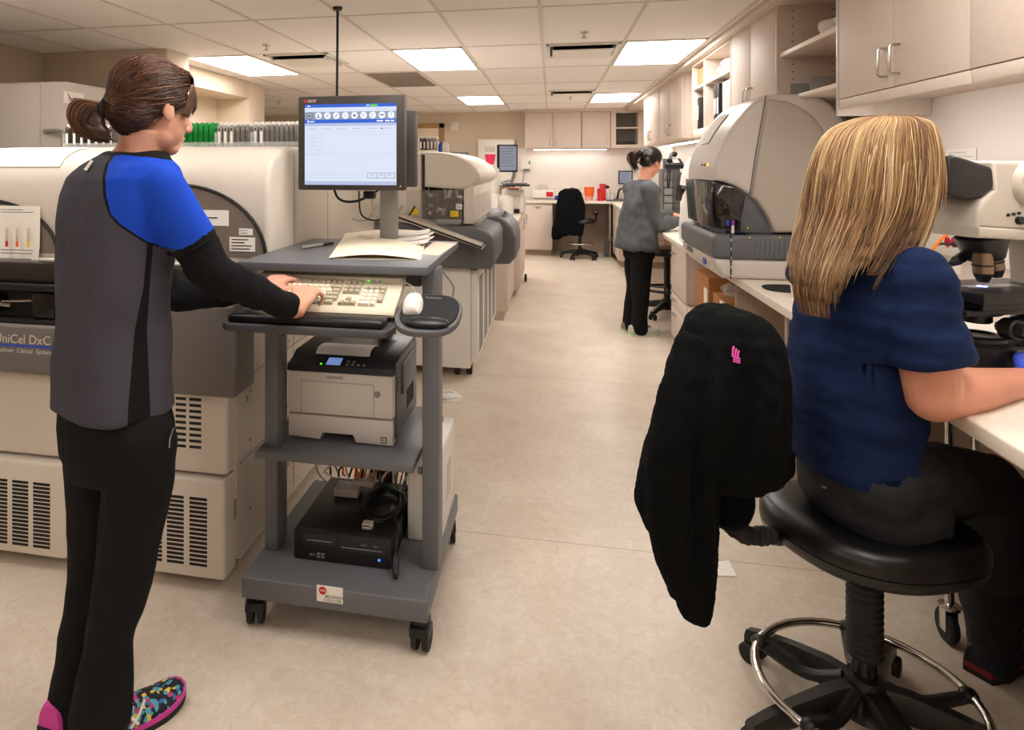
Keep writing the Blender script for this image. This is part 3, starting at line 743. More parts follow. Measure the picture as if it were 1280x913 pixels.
# ================================================================ SECOND ANALYZER, FACING THE AISLE
a2 = thing('chemistry_analyzer', 'second beige chemistry analyzer with rounded hood behind the bright monitor', 'analyzer', (-1.1, 5.3, 0))
Y2 = 4.63
P2 = lambda px, py: (onY(px, py, Y2).x, onY(px, py, Y2).z)
hp = [P2(530, 190), P2(540, 189.5), P2(552, 190), P2(566, 193), P2(578, 198), P2(588, 204), P2(596, 211.5), P2(600, 219), P2(600, 225), P2(596, 230), P2(588, 234), P2(580, 238), P2(530, 234)]
hd = MB().prism(hp, 'y', Y2, 6.1, .03, 4).build('hood', M_['beige'], a2, ang=50)
x528, z192 = P2(528, 192)
q = MB(); q.box(-1.95, x528 - .01, Y2 + .01, 6.1, 1.06, z192 + .005, .02, 3); q.build('rear_housing', M_['beige'], a2)
q = MB(); q.box(x528 - .014, x528 + .012, Y2 + .03, 6.08, 1.06, z192 - .008); q.build('hood_seal', M_['black'], a2)
# lower front housing and clear cover with the mechanism
xa, xb = P2(508, 240)[0], P2(579, 240)[0]
zt, zb = P2(540, 236)[1], P2(540, 278)[1]
q = MB(); q.box(xb, P2(592, 250)[0], Y2 + .01, 6.05, zb - .01, zt + .04, .01); q.box(xa - .02, xb, 5.1, 6.05, zb, zt + .02); q.build('front_housing', M_['beige'], a2)
q = MB(); q.box(P2(579, 240)[0] + .006, P2(592, 240)[0] + .001, Y2 + .3, Y2 + .305, zb, zt); 
for k in range(4): q.box(P2(592, 240)[0], P2(592, 240)[0] + .0015, 4.7 + .3 * k, 4.96 + .3 * k, zb + .03, zt - .05)
q.build('front_panel', M_['ltaupe'], a2)
q = MB(); q.box(xa, xb, Y2 + .22, 5.1, zb, zt); q.box(xa, xa + .03, Y2 + .02, 5.1, zb, zt, .01); q.build('mechanism_bay', M_['dark'], a2)
q = MB(); r = random.Random(5)
for k in range(26):
    x_ = r.uniform(xa + .05, xb - .03); z_ = r.uniform(zb + .03, zt - .04); y_ = r.uniform(Y2 + .05, Y2 + .2)
    if k % 3 == 0: q.cyl((x_, y_, z_), (x_ + r.uniform(-.03, .03), y_, z_ + r.uniform(.03, .1)), r.uniform(.008, .02), n=10)
    elif k % 3 == 1: q.box(x_ - .02, x_ + .02, y_ - .02, y_ + .02, z_ - .012, z_ + .012, .003)
    else: q.tube([(x_, y_, z_), (x_ + .03, y_ - .01, z_ + .05), (x_ + .07, y_, z_ + .02)], .004, 6, 4)
q.build('probe_mechanism', M_['steel'], a2)
q = MB()
for k in range(12):
    x_ = r.uniform(xa + .05, xb - .04); z_ = r.uniform(zb + .02, zt - .08)
    q.cyl((x_, Y2 + .06, z_), (x_, Y2 + .06, z_ + .06), .014, n=10)
q.build('reagent_wheel', M_['black'], a2)
q = MB(); q.box(xa, xb - .004, Y2, Y2 + .004, zb, zt - .01, .001); q.box(xa, xb - .004, Y2 + .004, Y2 + .2, zt - .014, zt - .01); q.build('clear_cover', mat('mechanism_cover', '#c9c0b4', .08, alpha=.13, spec=.6), a2)
sticker(513, 523, 262, 268, Y2 - .001, a2, M_['yellow'], 1, 'warning_sticker'); sticker(563, 573, 264, 271, Y2 - .001, a2, M_['yellow'], 2, 'warning_sticker'); sticker(570, 577.5, 255, 262, Y2 - .001, a2, M_['paper'], 2)
# grey front modules
P4 = lambda px, py, Y=4.55: (onY(px, py, Y).x, onY(px, py, Y).z)
gx0, gx1 = P4(538, 300)[0], P4(617, 300)[0]; gz0, gz1 = P4(600, 337)[1], P4(600, 291)[1]
gp = [(gx0 - .4, gz0), (gx1 - .02, gz0), (gx1, gz0 + .03), (gx1, gz1 - .04), (gx1 - .03, gz1), (gx1 - .16, gz1 + .035), (gx0 - .4, gz1 + .06)]
q = MB(); q.prism(gp, 'y', 4.55, 5.45, .025, 3); q.build('front_module', M_['dgrey'], a2)
q = MB(); q.box(gx0 + .05, gx1 - .12, 4.7, 5.4, gz1 + .02, gz1 + .06, .012); q.box(gx0 + .02, gx0 + .2, 4.62, 4.7, gz1 + .04, gz1 + .08, .01); q.build('module_deck', M_['grey'], a2)
Pm = lambda px, py, Y=5.5: (onY(px, py, Y).x, onY(px, py, Y).z)
m0 = [Pm(600, 331), Pm(637, 331), Pm(645, 322), Pm(645, 297), Pm(641, 285), Pm(633, 276), Pm(622, 270), Pm(600, 272)]
q = MB(); q.prism(m0, 'y', 5.5, 6.25, .03, 3); md = q.build('front_module', M_['dgrey'], a2)
q = MB(); a, b = Pm(624, 270), Pm(643, 288)
for k in range(2):
    yy = 5.62 + k * .3
    q.prism([(a[0] + .01, a[1] + .002), (b[0] - .02, b[1] + .016), (b[0] - .022, b[1] + .004), (a[0] + .01, a[1] - .01)], 'y', yy, yy + .2, .004)
q.build('grip_recess', M_['dark'], md)
q = MB(); q.prism([(a[0] + .03, a[1] - .005), (b[0] - .01, b[1] + .012), (b[0] - .014, b[1] - .0), (a[0] + .03, a[1] - .016)], 'y', 5.84, 5.9); q.build('blue_bar', M_['blue'], md)
# open lid leaning over the front, with dark rim
la, lb = P4(498, 271, 4.42), P4(604, 309, 4.42)
q = MB(); q.prism([(la[0], la[1] + .012), (lb[0], lb[1] + .012), (lb[0] + .006, lb[1]), (la[0], la[1])], 'y', 4.3, 4.72, .003); ld = q.build('open_lid', M_['beige2'], a2)
q = MB(); q.tube([(la[0], 4.3, la[1] + .014), (la[0] + .3, 4.3, la[1] + .014 + .3 * (lb[1] - la[1]) / (lb[0] - la[0])), (lb[0], 4.3, lb[1] + .012), (lb[0], 4.7, lb[1] + .012)], .007, 6); q.build('lid_rim', M_['black'], ld)
# lower cabinet
wx = P2(588, 400)[0]
q = MB(); q.box(-1.95, wx, Y2, 6.3, .07, .78, .008); q.build('cabinet_body', M_['white'], a2)
q = MB(); q.box(-1.95, gx0, Y2 - .01, 5.4, .76, 1.07, .01); q.build('deck', M_['beige'], a2)
vp = MB().box(wx, wx + .045, Y2 + .03, 6.25, .10, .74, .01, 2).build('vent_door', M_['white'], a2)
q = MB()
for c in range(4):
    for k in range(22): q.box(wx + .0445, wx + .0458, 4.78 + c * .36, 5.04 + c * .36, .15 + k * .024, .163 + k * .024)
q.build('vent_slots', M_['dark'], vp)
for x_, y_ in ((wx - .1, 4.72), (wx - .12, 6.2), (wx - .02, 4.75)):
    q = MB(); q.cyl((x_ - .018, y_, .034), (x_ + .018, y_, .034), .034, n=16, bev=.005); q.box(x_ - .02, x_ + .02, y_ - .02, y_ + .02, .05, .075); q.build('caster', M_['rubber'], a2)
q = MB(); q.tube([(gx0 + .0, 4.54, gz0 + .02), (gx0 + .03, 4.52, .66), (gx0 + .13, 4.52, .56), (gx0 + .16, 4.52, .65), (gx0 + .06, 4.53, gz0 + .01)], .005, 6, 8); q.build('hose', M_['grey'], a2)
# racks and bottles on the second analyzer
for k, (px, kind) in enumerate(((514, 'green'), (526, 'darkl'), (530.5, 'darkl'), (535, 'greyl'), (539.5, 'greyl'), (544, 'greyl'))):
    put_rack(kind, px, ['green tube rack on the second analyzer, at the monitor edge', 'dark tube rack on the second analyzer, left of the pale ones', 'second dark tube rack on the second analyzer', 'first pale tube rack on the second analyzer', 'middle pale tube rack on the second analyzer', 'last pale tube rack on the second analyzer'][k], 'racks on the second analyzer', Y=4.78, z=P2(535, 189)[1] + .012 if k else 1.555)
for k, px in enumerate((551, 555, 558.5)):
    p = onY(px, 188, 4.8)
    q = MB(); z = 1.557; q.lathe([(0, 0), (.017, 0), (.017, .05), (.008, .062), (.008, .072), (0, .072)], (p.x, 4.8, z), n=12)
    tag(q.build('reagent_bottle', M_['blue'] if k == 0 else M_['white']), ['small blue-capped bottle on the second analyzer', 'small white bottle in the row on the second analyzer', 'last white bottle of the row on the second analyzer'][k], 'bottle', 'bottles on the second analyzer')
# clutter between the two analyzers
def simple(name, mb, m, label, cat, group=None): return tag(mb.build(name, m), label, cat, group)
q = MB(); q.box(-1.35, -1.02, 4.62, 4.68, 1.072, 1.08); 
p = onY(424, 247, 4.64)
t = thing('biohazard_box', 'red box with yellow sign behind the monitor stand', 'box', (p.x, 4.45, 1.07))
q = MB(); q.box(p.x - .07, p.x + .06, 4.64, 4.72, 1.071, p.z + .03, .006); q.build('body', M_['red'], t)
q = MB(); q.prism([(p.x - .05, p.z - .05), (p.x + .05, p.z - .05), (p.x, p.z + .02)], 'y', 4.637, 4.64); q.build('sign', M_['yellow'], t)
q = MB(); x_ = onY(455, 270, 4.65).x
q.box(x_ - .12, x_ + .16, 4.66, 4.98, 1.071, 1.2, .012); q.box(x_ - .1, x_ + .1, 4.7, 4.95, 1.2, 1.24, .01)
simple('buffer_container', q, M_['white'], 'white container on the deck left of the monitor stand', 'container')
for k in range(4):
    q = MB(); x1 = onY(430 + k * 16, 260, 4.55).x
    q.tube([(x1, 4.6, 1.3 - .02 * k), (x1 + .05, 4.5, 1.12), (x1 + .16, 4.55, 1.08 + .006 * k), (x1 + .22, 4.6, 1.18)], .006, 6, 6)
    simple('cable', q, M_['black' if k % 2 else 'cable'], ['pale cable looping behind the monitor stand, leftmost', 'black cable looping behind the monitor, left one', 'pale cable looping behind the monitor, right one', 'black cable looping behind the monitor, rightmost'][k], 'cable')

# ================================================================ ISLAND BENCH BEYOND
t = thing('island_cabinet', 'beige island bench cabinet beyond the second analyzer', 'cabinet', (-.8, 7.6, 0))
q = MB(); q.box(-1.5, -.40, 6.42, 7.55, .09, .865, .003); q.box(-1.45, -.44, 6.45, 9.05, 0, .09); q.box(-1.5, -.36, 7.6, 9.1, .09, .865, .003); q.build('body', M_['wood'], t)
for a, b in ((7.62, 8.34), (8.36, 9.08)):
    d = MB().box(-.36, -.342, a, b, .1, .86, .002).build('door', M_['wood'], t)
    h = MB(); h.tube([(-.342, b - .06, .7), (-.315, b - .06, .7), (-.315, b - .06, .82), (-.342, b - .06, .82)], .006, 6); h.build('handle', M_['steel'], d)
q = MB(); q.cyl((-.33, 8.66, .05), (-.30, 8.66, .05), .05, n=18, bev=.008); q.build('caster', M_['rubber'], t)
q = MB(); q.box(-1.55, -.33, 6.4, 9.12, .866, .91, .006); simple('worktop', q, M_['top'], 'pale worktop of the island bench beyond the second analyzer', 'worktop')
IZ = .911
def onI(px, py): return onZ(px, py, IZ)
p = onY(612, 270, 6.6)
q = MB(); q.prism([(p.x - .14, IZ), (p.x + .13, IZ), (p.x + .13, IZ + .06), (p.x + .09, IZ + .115), (p.x - .1, IZ + .125), (p.x - .14, IZ + .1)], 'y', 6.55, 6.95, .012)
simple('scanner', q, M_['dgrey'], 'dark grey rounded device on the near end of the island bench', 'scanner')
t = thing('small_analyzer', 'white box analyzer on the island bench under the arm monitor', 'analyzer', (-.55, 8.1, IZ))
x0, x1 = onY(627, 250, 7.9).x, onY(655, 250, 7.9).x
q = MB(); q.box(x0, x1, 7.9, 8.35, IZ, 1.18, .015, 3); q.build('body', M_['white'], t)
q = MB(); q.box(x0 + .03, x1 - .04, 7.897, 7.9, 1.0, 1.13); q.build('panel', M_['beige2'], t)
q = MB(); q.box(x0 + .1, x1 - .05, 7.895, 8.1, IZ + .0, IZ + .05, .004); q.build('base_drawer', M_['black'], t)
q = MB(); q.box(x0 + .06, x1 - .06, 7.95, 8.25, 1.18, 1.196, .003); q.build('lid_strip', M_['orange'], t)
x0, x1 = onY(593, 250, 7.3).x, onY(622, 250, 7.3).x
t = thing('white_module', 'white boxy module with a red and yellow sticker on the island bench', 'analyzer', (x0, 7.4, IZ))
q = MB(); q.box(x0 - .1, x1, 7.3, 7.5, IZ, 1.15, .012, 2); q.build('body', M_['white'], t)
sticker(599, 606, 245, 253, 7.299, t, M_['red'], 0, 'biohazard_sticker'); sticker(601, 604, 247, 250, 7.2975, t, M_['yellow'], 0, 'biohazard_mark')
x_ = onY(628, 250, 7.45).x
q = MB(); q.lathe([(0, 0), (.12, 0), (.13, .02), (.13, .15), (.12, .2), (.06, .22), (0, .22)], (x_ - .02, 7.68, IZ), n=24)
simple('waste_canister', q, M_['white'], 'round white canister on the island bench beside the small analyzer', 'canister')
x_ = onY(615, 230, 7.95).x
t = thing('water_column', 'tall translucent column on the island bench below the pink beaker', 'canister', (x_, 7.95, IZ))
q = MB(); q.lathe([(0, 0), (.085, 0), (.085, .5), (.06, .53), (0, .53)], (x_, 7.95, IZ), n=20); q.build('cylinder', mat('milky_plastic', '#ece6dc', .3), t)
q = MB(); q.lathe([(0, 0), (.05, 0), (.05, .03), (0, .03)], (x_, 7.95, IZ + .53), n=16); q.build('cap', M_['white'], t)
z_ = IZ + .561; zt_ = onY(609, 193, 7.95).z
q = MB(); q.lathe([(0, 0), (.043, 0), (.062, zt_ - z_ - .02), (.066, zt_ - z_), (.058, zt_ - z_), (.04, .012), (0, .012)], (x_ - .02, 7.95, z_), n=20)
simple('beaker', q, M_['pink'], 'bright pink plastic beaker on top of the translucent column', 'beaker')
# monitors on the island
scr_dim = mat('dim_screen', '#c4c6da', .4, emit=.55); scr_line = mat('screen_line', '#a9aec6', .4, emit=.4)
def monitor(name, label, M, w, h, arm=None, lines=True, th=.045):
    t = thing(name, label, 'monitor', M.translation, None, M)
    q = MB(); q.box(-w / 2, w / 2, -.0, th, -h / 2, h / 2, .006, 2); q.build('bezel', M_['black'], t, local=True)
    s = MB().box(-w / 2 + .018, w / 2 - .018, -.0015, .0, -h / 2 + .02, h / 2 - .018).build('screen', scr_dim, t, local=True)
    if lines:
        q = MB()
        for k in range(7): q.box(-w / 2 + .03, w / 2 - .04 - .02 * (k % 3), -.0022, -.001, h / 2 - .05 - k * h * .105, h / 2 - .042 - k * h * .105)
        q.build('screen_text', scr_line, s, local=True)
    q = MB()
    q.box(-.05, .05, th, th + .05, -.06, .06, .006); q.build('rear_mount', M_['black'], t, local=True)
    return t
a, b = onY(624, 214, 8.2), onY(646, 182, 8.2)
m_ = monitor('flat_monitor', 'small tilted portrait monitor on an arm over the island bench', frame(((a.x + b.x) / 2, 8.2, (a.z + b.z) / 2), (.9, .44, 0), (-.44, .9, 0)), .25, .33)
q = MB(); x_ = (a.x + b.x) / 2
q.tube([(x_ + .02, 8.27, 1.45), (x_ + .06, 8.42, 1.36), (x_ + .02, 8.45, 1.2), (x_ + .02, 8.45, IZ)], .02, 8, 4); q.box(x_ - .06, x_ + .1, 8.38, 8.52, IZ, IZ + .02, .004)
q.build('support_arm', M_['grey'], m_)
a, b = onY(629, 232, 7.8), onY(662, 229, 7.8)
t = thing('keyboard_tray', 'thin black keyboard tray jutting into the aisle beneath the portrait monitor', 'tray', (a.x, 7.9, a.z))
q = MB(); q.box(a.x, b.x, 7.7, 7.95, a.z - .006, a.z + .012, .005); q.build('plate', M_['black'], t)
q = MB(); q.box(a.x + .03, b.x - .03, 7.72, 7.88, a.z + .012, a.z + .028, .004); q.build('keyboard', M_['dgrey'], t)
q = MB(); q.tube([(a.x + .06, 7.9, a.z), (a.x - .04, 8.2, a.z + .02), (x_ + .0, 8.42, 1.27)], .016, 8, 3); q.build('bracket', M_['grey'], t)
c = onY(597, 225, 6.9)
m_ = monitor('flat_monitor', 'tilted monitor seen edge-on right of the rounded hood', frame((c.x, 6.9, c.z), (.52, .85, 0), (-.85, .52, .22)), .36, .30)
q = MB(); q.tube([(c.x - .07, 6.96, c.z - .05), (c.x - .1, 6.98, IZ + .12), (c.x - .08, 6.98, IZ + .02)], .02, 8); q.box(c.x - .18, c.x + .02, 6.88, 7.08, IZ, IZ + .02, .005)
q.build('stand', M_['dgrey'], m_)
# ---------------------------------------------------------------- on the back wall
Yb = 11.83
def wall_rect(px0, px1, py0, py1, Y): a, b = onY(px0, py1, Y), onY(px1, py0, Y); return a.x, b.x, a.z, b.z
x0, x1, z0, z1 = wall_rect(597, 643, 174, 232, 11.6)
t = thing('wall_box', 'large white box on the back wall behind the portrait monitor', 'wall box', ((x0 + x1) / 2, 11.7, z0))
q = MB(); q.box(x0, x1, 11.62, 11.849, z0, z1, .012, 2); q.build('body', M_['white'], t)
q = MB(); q.box(x0 + .03, x1 - .03, 11.612, 11.62, z0 + .04, z1 - .04, .004); o = q.build('door', M_['white'], t)
q = MB(); q.box(x0 + .12, x0 + .3, 11.6105, 11.612, z1 - .22, z1 - .12); q.build('sticker', M_['beige2'], o)
q = MB(); q.box(x0, x1, 11.6, 11.66, z0 - .03, z0, .005); q.build('base_rail', M_['dgrey'], t)
x0, x1, z0, z1 = wall_rect(651, 664, 200, 212, 11.8)
t = thing('soap_dispenser', 'small white dispenser on the back wall beside the wall box', 'dispenser', ((x0 + x1) / 2, 11.78, z0))
q = MB(); q.box(x0, x1, 11.74, 11.834, z0, z1, .015, 3); q.build('body', M_['white'], t)
q = MB(); q.box(x1 - .04, x1 - .015, 11.735, 11.741, z0 + .09, z1 - .02); q.box(x0 + .05, x1 - .03, 11.74, 11.78, z0 - .015, z0 + .01); q.build('window', M_['dgrey'], t)
q = MB(); q.tube([(x0 + .06, 11.8, z0 - .01), (x0 + .03, 11.8, z0 - .2), (x0 - .04, 11.81, z0 - .42)], .008, 6, 4); q.build('cord', M_['grey'], t)
x0, x1, z0, z1 = wall_rect(563.5, 572.5, 153, 163.5, 11.84)
t = thing('alarm_strobe', 'small square alarm unit on the back wall right of the door', 'alarm', ((x0 + x1) / 2, 11.83, z0))
q = MB(); q.box(x0, x1, 11.80, 11.849, z0, z1, .006); q.build('body', M_['white'], t)
q = MB(); q.box(x0 + .03, x1 - .03, 11.785, 11.801, z0 + .03, z0 + .07, .006); q.build('lens', M_['clear'], t)
x0, x1, z0, z1 = wall_rect(563, 586, 190, 196, 11.84)
q = MB(); q.box(x0, x1, 11.82, 11.849, z0, z1, .003); simple('wall_plate', q, M_['grey'], 'low grey plate on the back wall above the rounded hood', 'plate')
# ================================================================ MOBILE CART
ct = thing('mobile_cart', 'grey metal computer cart on casters in front of the woman in the blue-sleeved top', 'cart', (-.66, 2.32, 0))
G = M_['cart']
q = MB(); q.box(-.955, -.36, 1.985, 2.665, .098, .165, .006, 3); q.build('base', G, ct)
def post(x0, x1, y0, y1, z0, z1): return MB().box(x0, x1, y0, y1, z0, z1, .006, 2).build('post', G, ct)
p1 = post(-.945, -.898, 2.14, 2.23, .165, 1.13); p2 = post(-.405, -.352, 2.14, 2.23, .165, 1.13)
for p_, xx in ((p1, -.8978), (p2, -.4052)):
    q = MB()
    for k in range(9): q.cyl((xx - .0006, 2.185, .28 + k * .1), (xx + .0006, 2.185, .28 + k * .1), .004, n=8)
    q.build('bolt_holes', M_['dark'], p_)
pole = MB().box(-.672, -.608, 2.60, 2.66, .165, 1.13, .006).build('mast', M_['cartd'], ct)
MB().box(-.662, -.598, 2.60, 2.66, 1.156, 1.62, .005).build('upper_mast', M_['grey'], ct)
q = MB(); q.box(-.96, -.425, 2.095, 2.62, .49, .515, .003); q.build('printer_shelf', G, ct)
q = MB()
for x in (-.90, -.42): q.box(x, x + .012, 2.15, 2.6, .465, .49)
q.build('shelf_bracket', G, ct)
q = MB(); q.box(-.972, -.362, 1.995, 2.70, 1.13, 1.156, .004); q.build('top_shelf', G, ct)
q = MB(); q.box(-.9, -.42, 2.2, 2.24, 1.06, 1.13, .004); q.build('cross_bar', M_['cartd'], ct)
def caster(x, y, ang):
    q = MB(); m = Mx.Translation((x, y, 0)) @ RZ(ang)
    q.box(-.026, .026, -.02, .03, .058, .098, .01, 2, m=m)
    q.prism([(-.034, .05), (-.03, .075), (0, .085), (.03, .07), (.032, .05), (0, .04)], 'x', -.03, .03, .004, 2, m=m)
    c = q.build('caster', M_['black'], ct)
    q = MB()
    for a in (-.028, .006): q.lathe([(0, 0), (.022, 0), (.024, .004), (.036, .004), (.038, .008), (.038, .018), (.036, .022), (0, .022)], n=22, m=m @ Mx.Translation((a, 0, .038)) @ Mx.Rotation(PI / 2, 4, 'Y'))
    q.build('wheel', M_['rubber'], c)
caster(-.925, 2.03, 14); caster(-.385, 2.02, -4); caster(-.392, 2.615, 10); caster(-.925, 2.615, 30)
# maker's plate on the base
x0, x1, z0, z1 = onY(396, 750, 1.984).x, onY(428.5, 750, 1.984).x, onY(412, 753.5, 1.984).z, onY(412, 733.5, 1.984).z
o = MB().box(x0, x1, 1.9835, 1.9852, z0, z1).build('maker_plate', M_['paper'], ct)
q = MB(); q.cyl((x0 + .019, 1.9838, z1 - .015), (x0 + .019, 1.9828, z1 - .015), .012, n=24); d_ = q.build('red_disc', M_['red'], o)
q = MB(); q.tube([(x0 + .011, 1.9826, z1 - .017), (x0 + .015, 1.9826, z1 - .012), (x0 + .019, 1.9826, z1 - .017), (x0 + .023, 1.9826, z1 - .012), (x0 + .027, 1.9826, z1 - .017)], .0011, 5, 3)
q.build('squiggle', M_['white'], d_)
for s_, x_, z_ in (('BECKMAN', .055, .0175), ('COULTER', .051, .0065)):
    q = MB(); q.text(s_, .0125, FACE_CAM((x0 + x_, 1.983, z0 + z_)), .0002); q.build('lettering', M_['ink'], o)
# keyboard tray, a sloping plate with palm rest
TY0, TZ0 = 1.80, 1.018          # front edge
TS = .40                         # slope
def trs(y): return TZ0 + (y - TY0 - .11) * TS if y > TY0 + .11 else TZ0
tr = thing  # (name kept short below)
def rr(x0, x1, y0, y1, r, n=6):
    o = []
    for (cx_, cy_, a) in ((x1 - r, y0 + r, -90), (x1 - r, y1 - r, 0), (x0 + r, y1 - r, 90), (x0 + r, y0 + r, 180)):
        o += [(cx_ + r * math.cos(math.radians(a + 90 * k / n)), cy_ + r * math.sin(math.radians(a + 90 * k / n))) for k in range(n + 1)]
    return o
def plate(mb, outline, z, th, slope=None, tilt=0):
    rs = []
    for dz, ins in ((0, .004), (.004, 0), (th - .004, 0), (th, .004)):
        c = V((sum(p[0] for p in outline) / len(outline), sum(p[1] for p in outline) / len(outline), 0))
        rs.append([V((p[0] + (c.x - p[0]) * ins * 4, p[1] + (c.y - p[1]) * ins * 4, (slope(p[1]) if slope else z) + dz)) for p in outline])
    mb.rings(rs)
q = MB(); plate(q, rr(-.935, -.432, TY0 - .012, 1.93, .045), TZ0 - .03, .02); q.box(-.9, -.47, 1.86, 2.12, 1.0, 1.008, .002)
ktr = q.build('keyboard_tray', M_['cartd'], ct)
q = MB(); q.prism(rr(TY0 + .008, TY0 + .082, TZ0 - .012, TZ0 + .014, .011), 'x', -.915, -.452, .012, 3); q.build('palm_rest', M_['vinyl'], ktr)
q = MB(); q.box(-.72, -.6, 2.0, 2.22, 1.012, 1.03, .004); q.box(-.70, -.62, 2.12, 2.22, 1.02, 1.135, .004); q.build('tray_arm', M_['cartd'], ktr)
# mouse platform
mc = onZ(541, 397, 1.02)
def dshape(cx_, cy_, w, h, n=26, p=2.6):
    o = []
    for k in range(n):
        a = 2 * PI * k / n; c_, s_ = math.cos(a), math.sin(a)
        o.append((cx_ + w * math.copysign(abs(c_) ** (2 / p), c_), cy_ + h * math.copysign(abs(s_) ** (2 / p), s_)))
    return o
mx, my = -.335, 1.88
TM = Mx.Translation((mx, my - .1, 1.008)) @ Mx.Rotation(math.radians(15), 4, 'X') @ Mx.Translation((-mx, -my + .1, -1.008))
def tilt(q): bmesh.ops.transform(q.bm, matrix=TM, verts=q.bm.verts)
q = MB(); plate(q, dshape(mx, my, .092, .115), 1.008, .016); tilt(q); mp = q.build('mouse_platform', M_['dgrey'], ct)
q = MB(); plate(q, dshape(mx + .002, my + .004, .081, .10), 1.0235, .004); tilt(q); q.build('mouse_pad', M_['blackm'], mp)
q = MB(); q.ell((mx + .008, my - .075, 1.032), .06, .024, .011, sq=.8); tilt(q); q.build('wrist_rest', M_['vinyl'], mp)
q = MB(); q.box(mx - .13, mx - .03, my + .03, my + .10, .995, 1.008, .004); q.tube([(mx - .12, my + .06, 1.0), (-.50, 2.0, 1.0)], .012, 8); q.build('platform_arm', M_['cartd'], mp)
q = MB(); q.text('Fellowes', .014, frame((mx + .0, my + .083, 1.0278), (1, 0, 0), (0, 1, 0)), .0002); tilt(q); q.build('lettering', M_['grey'], mp)
# ---------------------------------------------------------------- keyboard
KM = frame((-.675, 1.905, 1.022), (1, 0, 0), (0, math.cos(.42), math.sin(.42)))
kb = thing('keyboard', 'beige computer keyboard under the woman\'s hands on the cart tray', 'keyboard', KM.translation, None, KM)
ivory = mat('keyboard_ivory', '#d8cfb8', .5); keyc = mat('key_ivory', '#ece4d0', .5); keyg = mat('key_grey_beige', '#b5ab97', .5)
q = MB(); q.prism([(0, 0), (.178, 0), (.18, .03), (.15, .034), (.14, .024), (.012, .017), (0, .008)], 'x', -.235, .235, .004, 2)
q.build('case', ivory, kb, local=True)
def key_mesh(w, d, m):
    q = MB(); a, b = w / 2 - .0008, w / 2 - .0035; c_, e = d / 2 - .0008, d / 2 - .003
    q.rings([[V((-a, -c_, 0)), V((a, -c_, 0)), V((a, c_, 0)), V((-a, c_, 0))], [V((-a, -c_, .002)), V((a, -c_, .002)), V((a, c_, .002)), V((-a, c_, .002))], [V((-b, -e, .0095)), V((b, -e, .0095)), V((b, e, .0095)), V((-b, e, .0095))]])
    return q.build('key', m, kb, local=True, smooth=False)
U = .0182
protos = {}
def key(x, y, w=1., d=1., m=keyc):
    kk = (w, d, m.name)
    z = .0172 + (y - .012) * .0545
    if kk not in protos:
        o = key_mesh(U * w, U * d, m); protos[kk] = o
    else:
        o = protos[kk].copy(); COL.objects.link(o); o.parent = kb
    o.location = (x, y, z)
kx = -.222
cnt = 0
rows = [(5, [1.0] * 13 + [2.0], .104), (4, [1.5] + [1.] * 12 + [1.5], .086), (3, [1.75] + [1.] * 11 + [2.25], .068), (2, [2.25] + [1.] * 10 + [2.75], .05), (1, [1.5, 1.25, 1.25, 6.5, 1.25, 1.25, 1.5][:7], .032)]
for _, ws, yy in rows:
    x = kx
    for i, w_ in enumerate(ws):
        key(x + U * w_ / 2, yy, w_, 1., keyg if (w_ != 1. and w_ < 6) else keyc); x += U * w_
for gstart in (0, 4.2, 8.4): pass
fx = [0] + [2 + k for k in range(4)] + [6.4 + k for k in range(4)] + [10.8 + k for k in range(4)]
for k in fx: key(kx + U * (k + .5), .130, 1., 1., keyg)
nx = kx + U * 15.35
for k in range(3):
    key(nx + U * (k + .5), .130, 1., 1., keyg)
    for yy in (.104, .086): key(nx + U * (k + .5), yy, 1., 1., keyg)
    key(nx + U * (k + .5), .032, 1., 1., keyg)
key(nx + U * 1.5, .05, 1., 1., keyg)
px_ = nx + U * 3.35
for i, yy in enumerate((.104, .086, .068, .05)):
    for k in range(4 if i < 2 else 3): key(px_ + U * (k + .5), yy, 1., 1., keyg if (i == 0 or k == 3) else keyc)
key(px_ + U * 1., .032, 2., 1.); key(px_ + U * 2.5, .032, 1., 1.); key(px_ + U * 3.5, .059, 1., 2., keyg)
q = MB(); q.cyl((px_ + .01, .132, .0325), (px_ + .01, .132, .035), .003, n=10); q.build('status_light', M_['led'], kb, local=True)
q = MB(); q.box(px_ + .022, px_ + .03, .13, .134, .0325, .0345); q.box(px_ + .042, px_ + .05, .13, .134, .0325, .0345); q.build('dark_lights', M_['grey'], kb, local=True)
# ---------------------------------------------------------------- mouse
m = thing('computer_mouse', 'white computer mouse on the small round platform of the cart', 'mouse', TM @ V((mx - .05, my + .03, 1.0278)), None, TM.to_3x3().to_4x4() @ RZ(6))
q = MB(); rs = []
for k in range(9):
    t_ = k / 8; y = -.055 + .11 * t_; w_ = .03 * (1 - .35 * abs(2 * t_ - 1) ** 3) * (1 - .1 * t_); h = .034 * (math.sin(PI * (.12 + .8 * t_ ** .9))) ** .7
    rs.append([V((w_ * math.cos(a) * (1 if s_ else 1), y, max(0, h * math.sin(a)))) for s_, a in [(1, PI * j / 10) for j in range(11)]] + [V((-w_ * .8, y, 0)), V((w_ * .8, y, 0))])
q.rings(rs); b = q.build('shell', M_['white'], m, local=True, ang=60)
q = MB(); q.box(-.0006, .0006, .01, .05, .022, .0345); q.build('button_split', M_['grey'], m, local=True)
q = MB(); q.tube([(0, .055, .008), (-.01, .10, .01), (-.05, .14, .012), (-.10, .15, .01)], .0025, 6, 6); q.build('cord', M_['cable'], m, local=True)
q = MB(); q.text('LOGITECH', .006, frame((0, -.036, .0262), (1, 0, 0), (0, .9, .36)), .0002); q.build('lettering', M_['grey'], m, local=True)
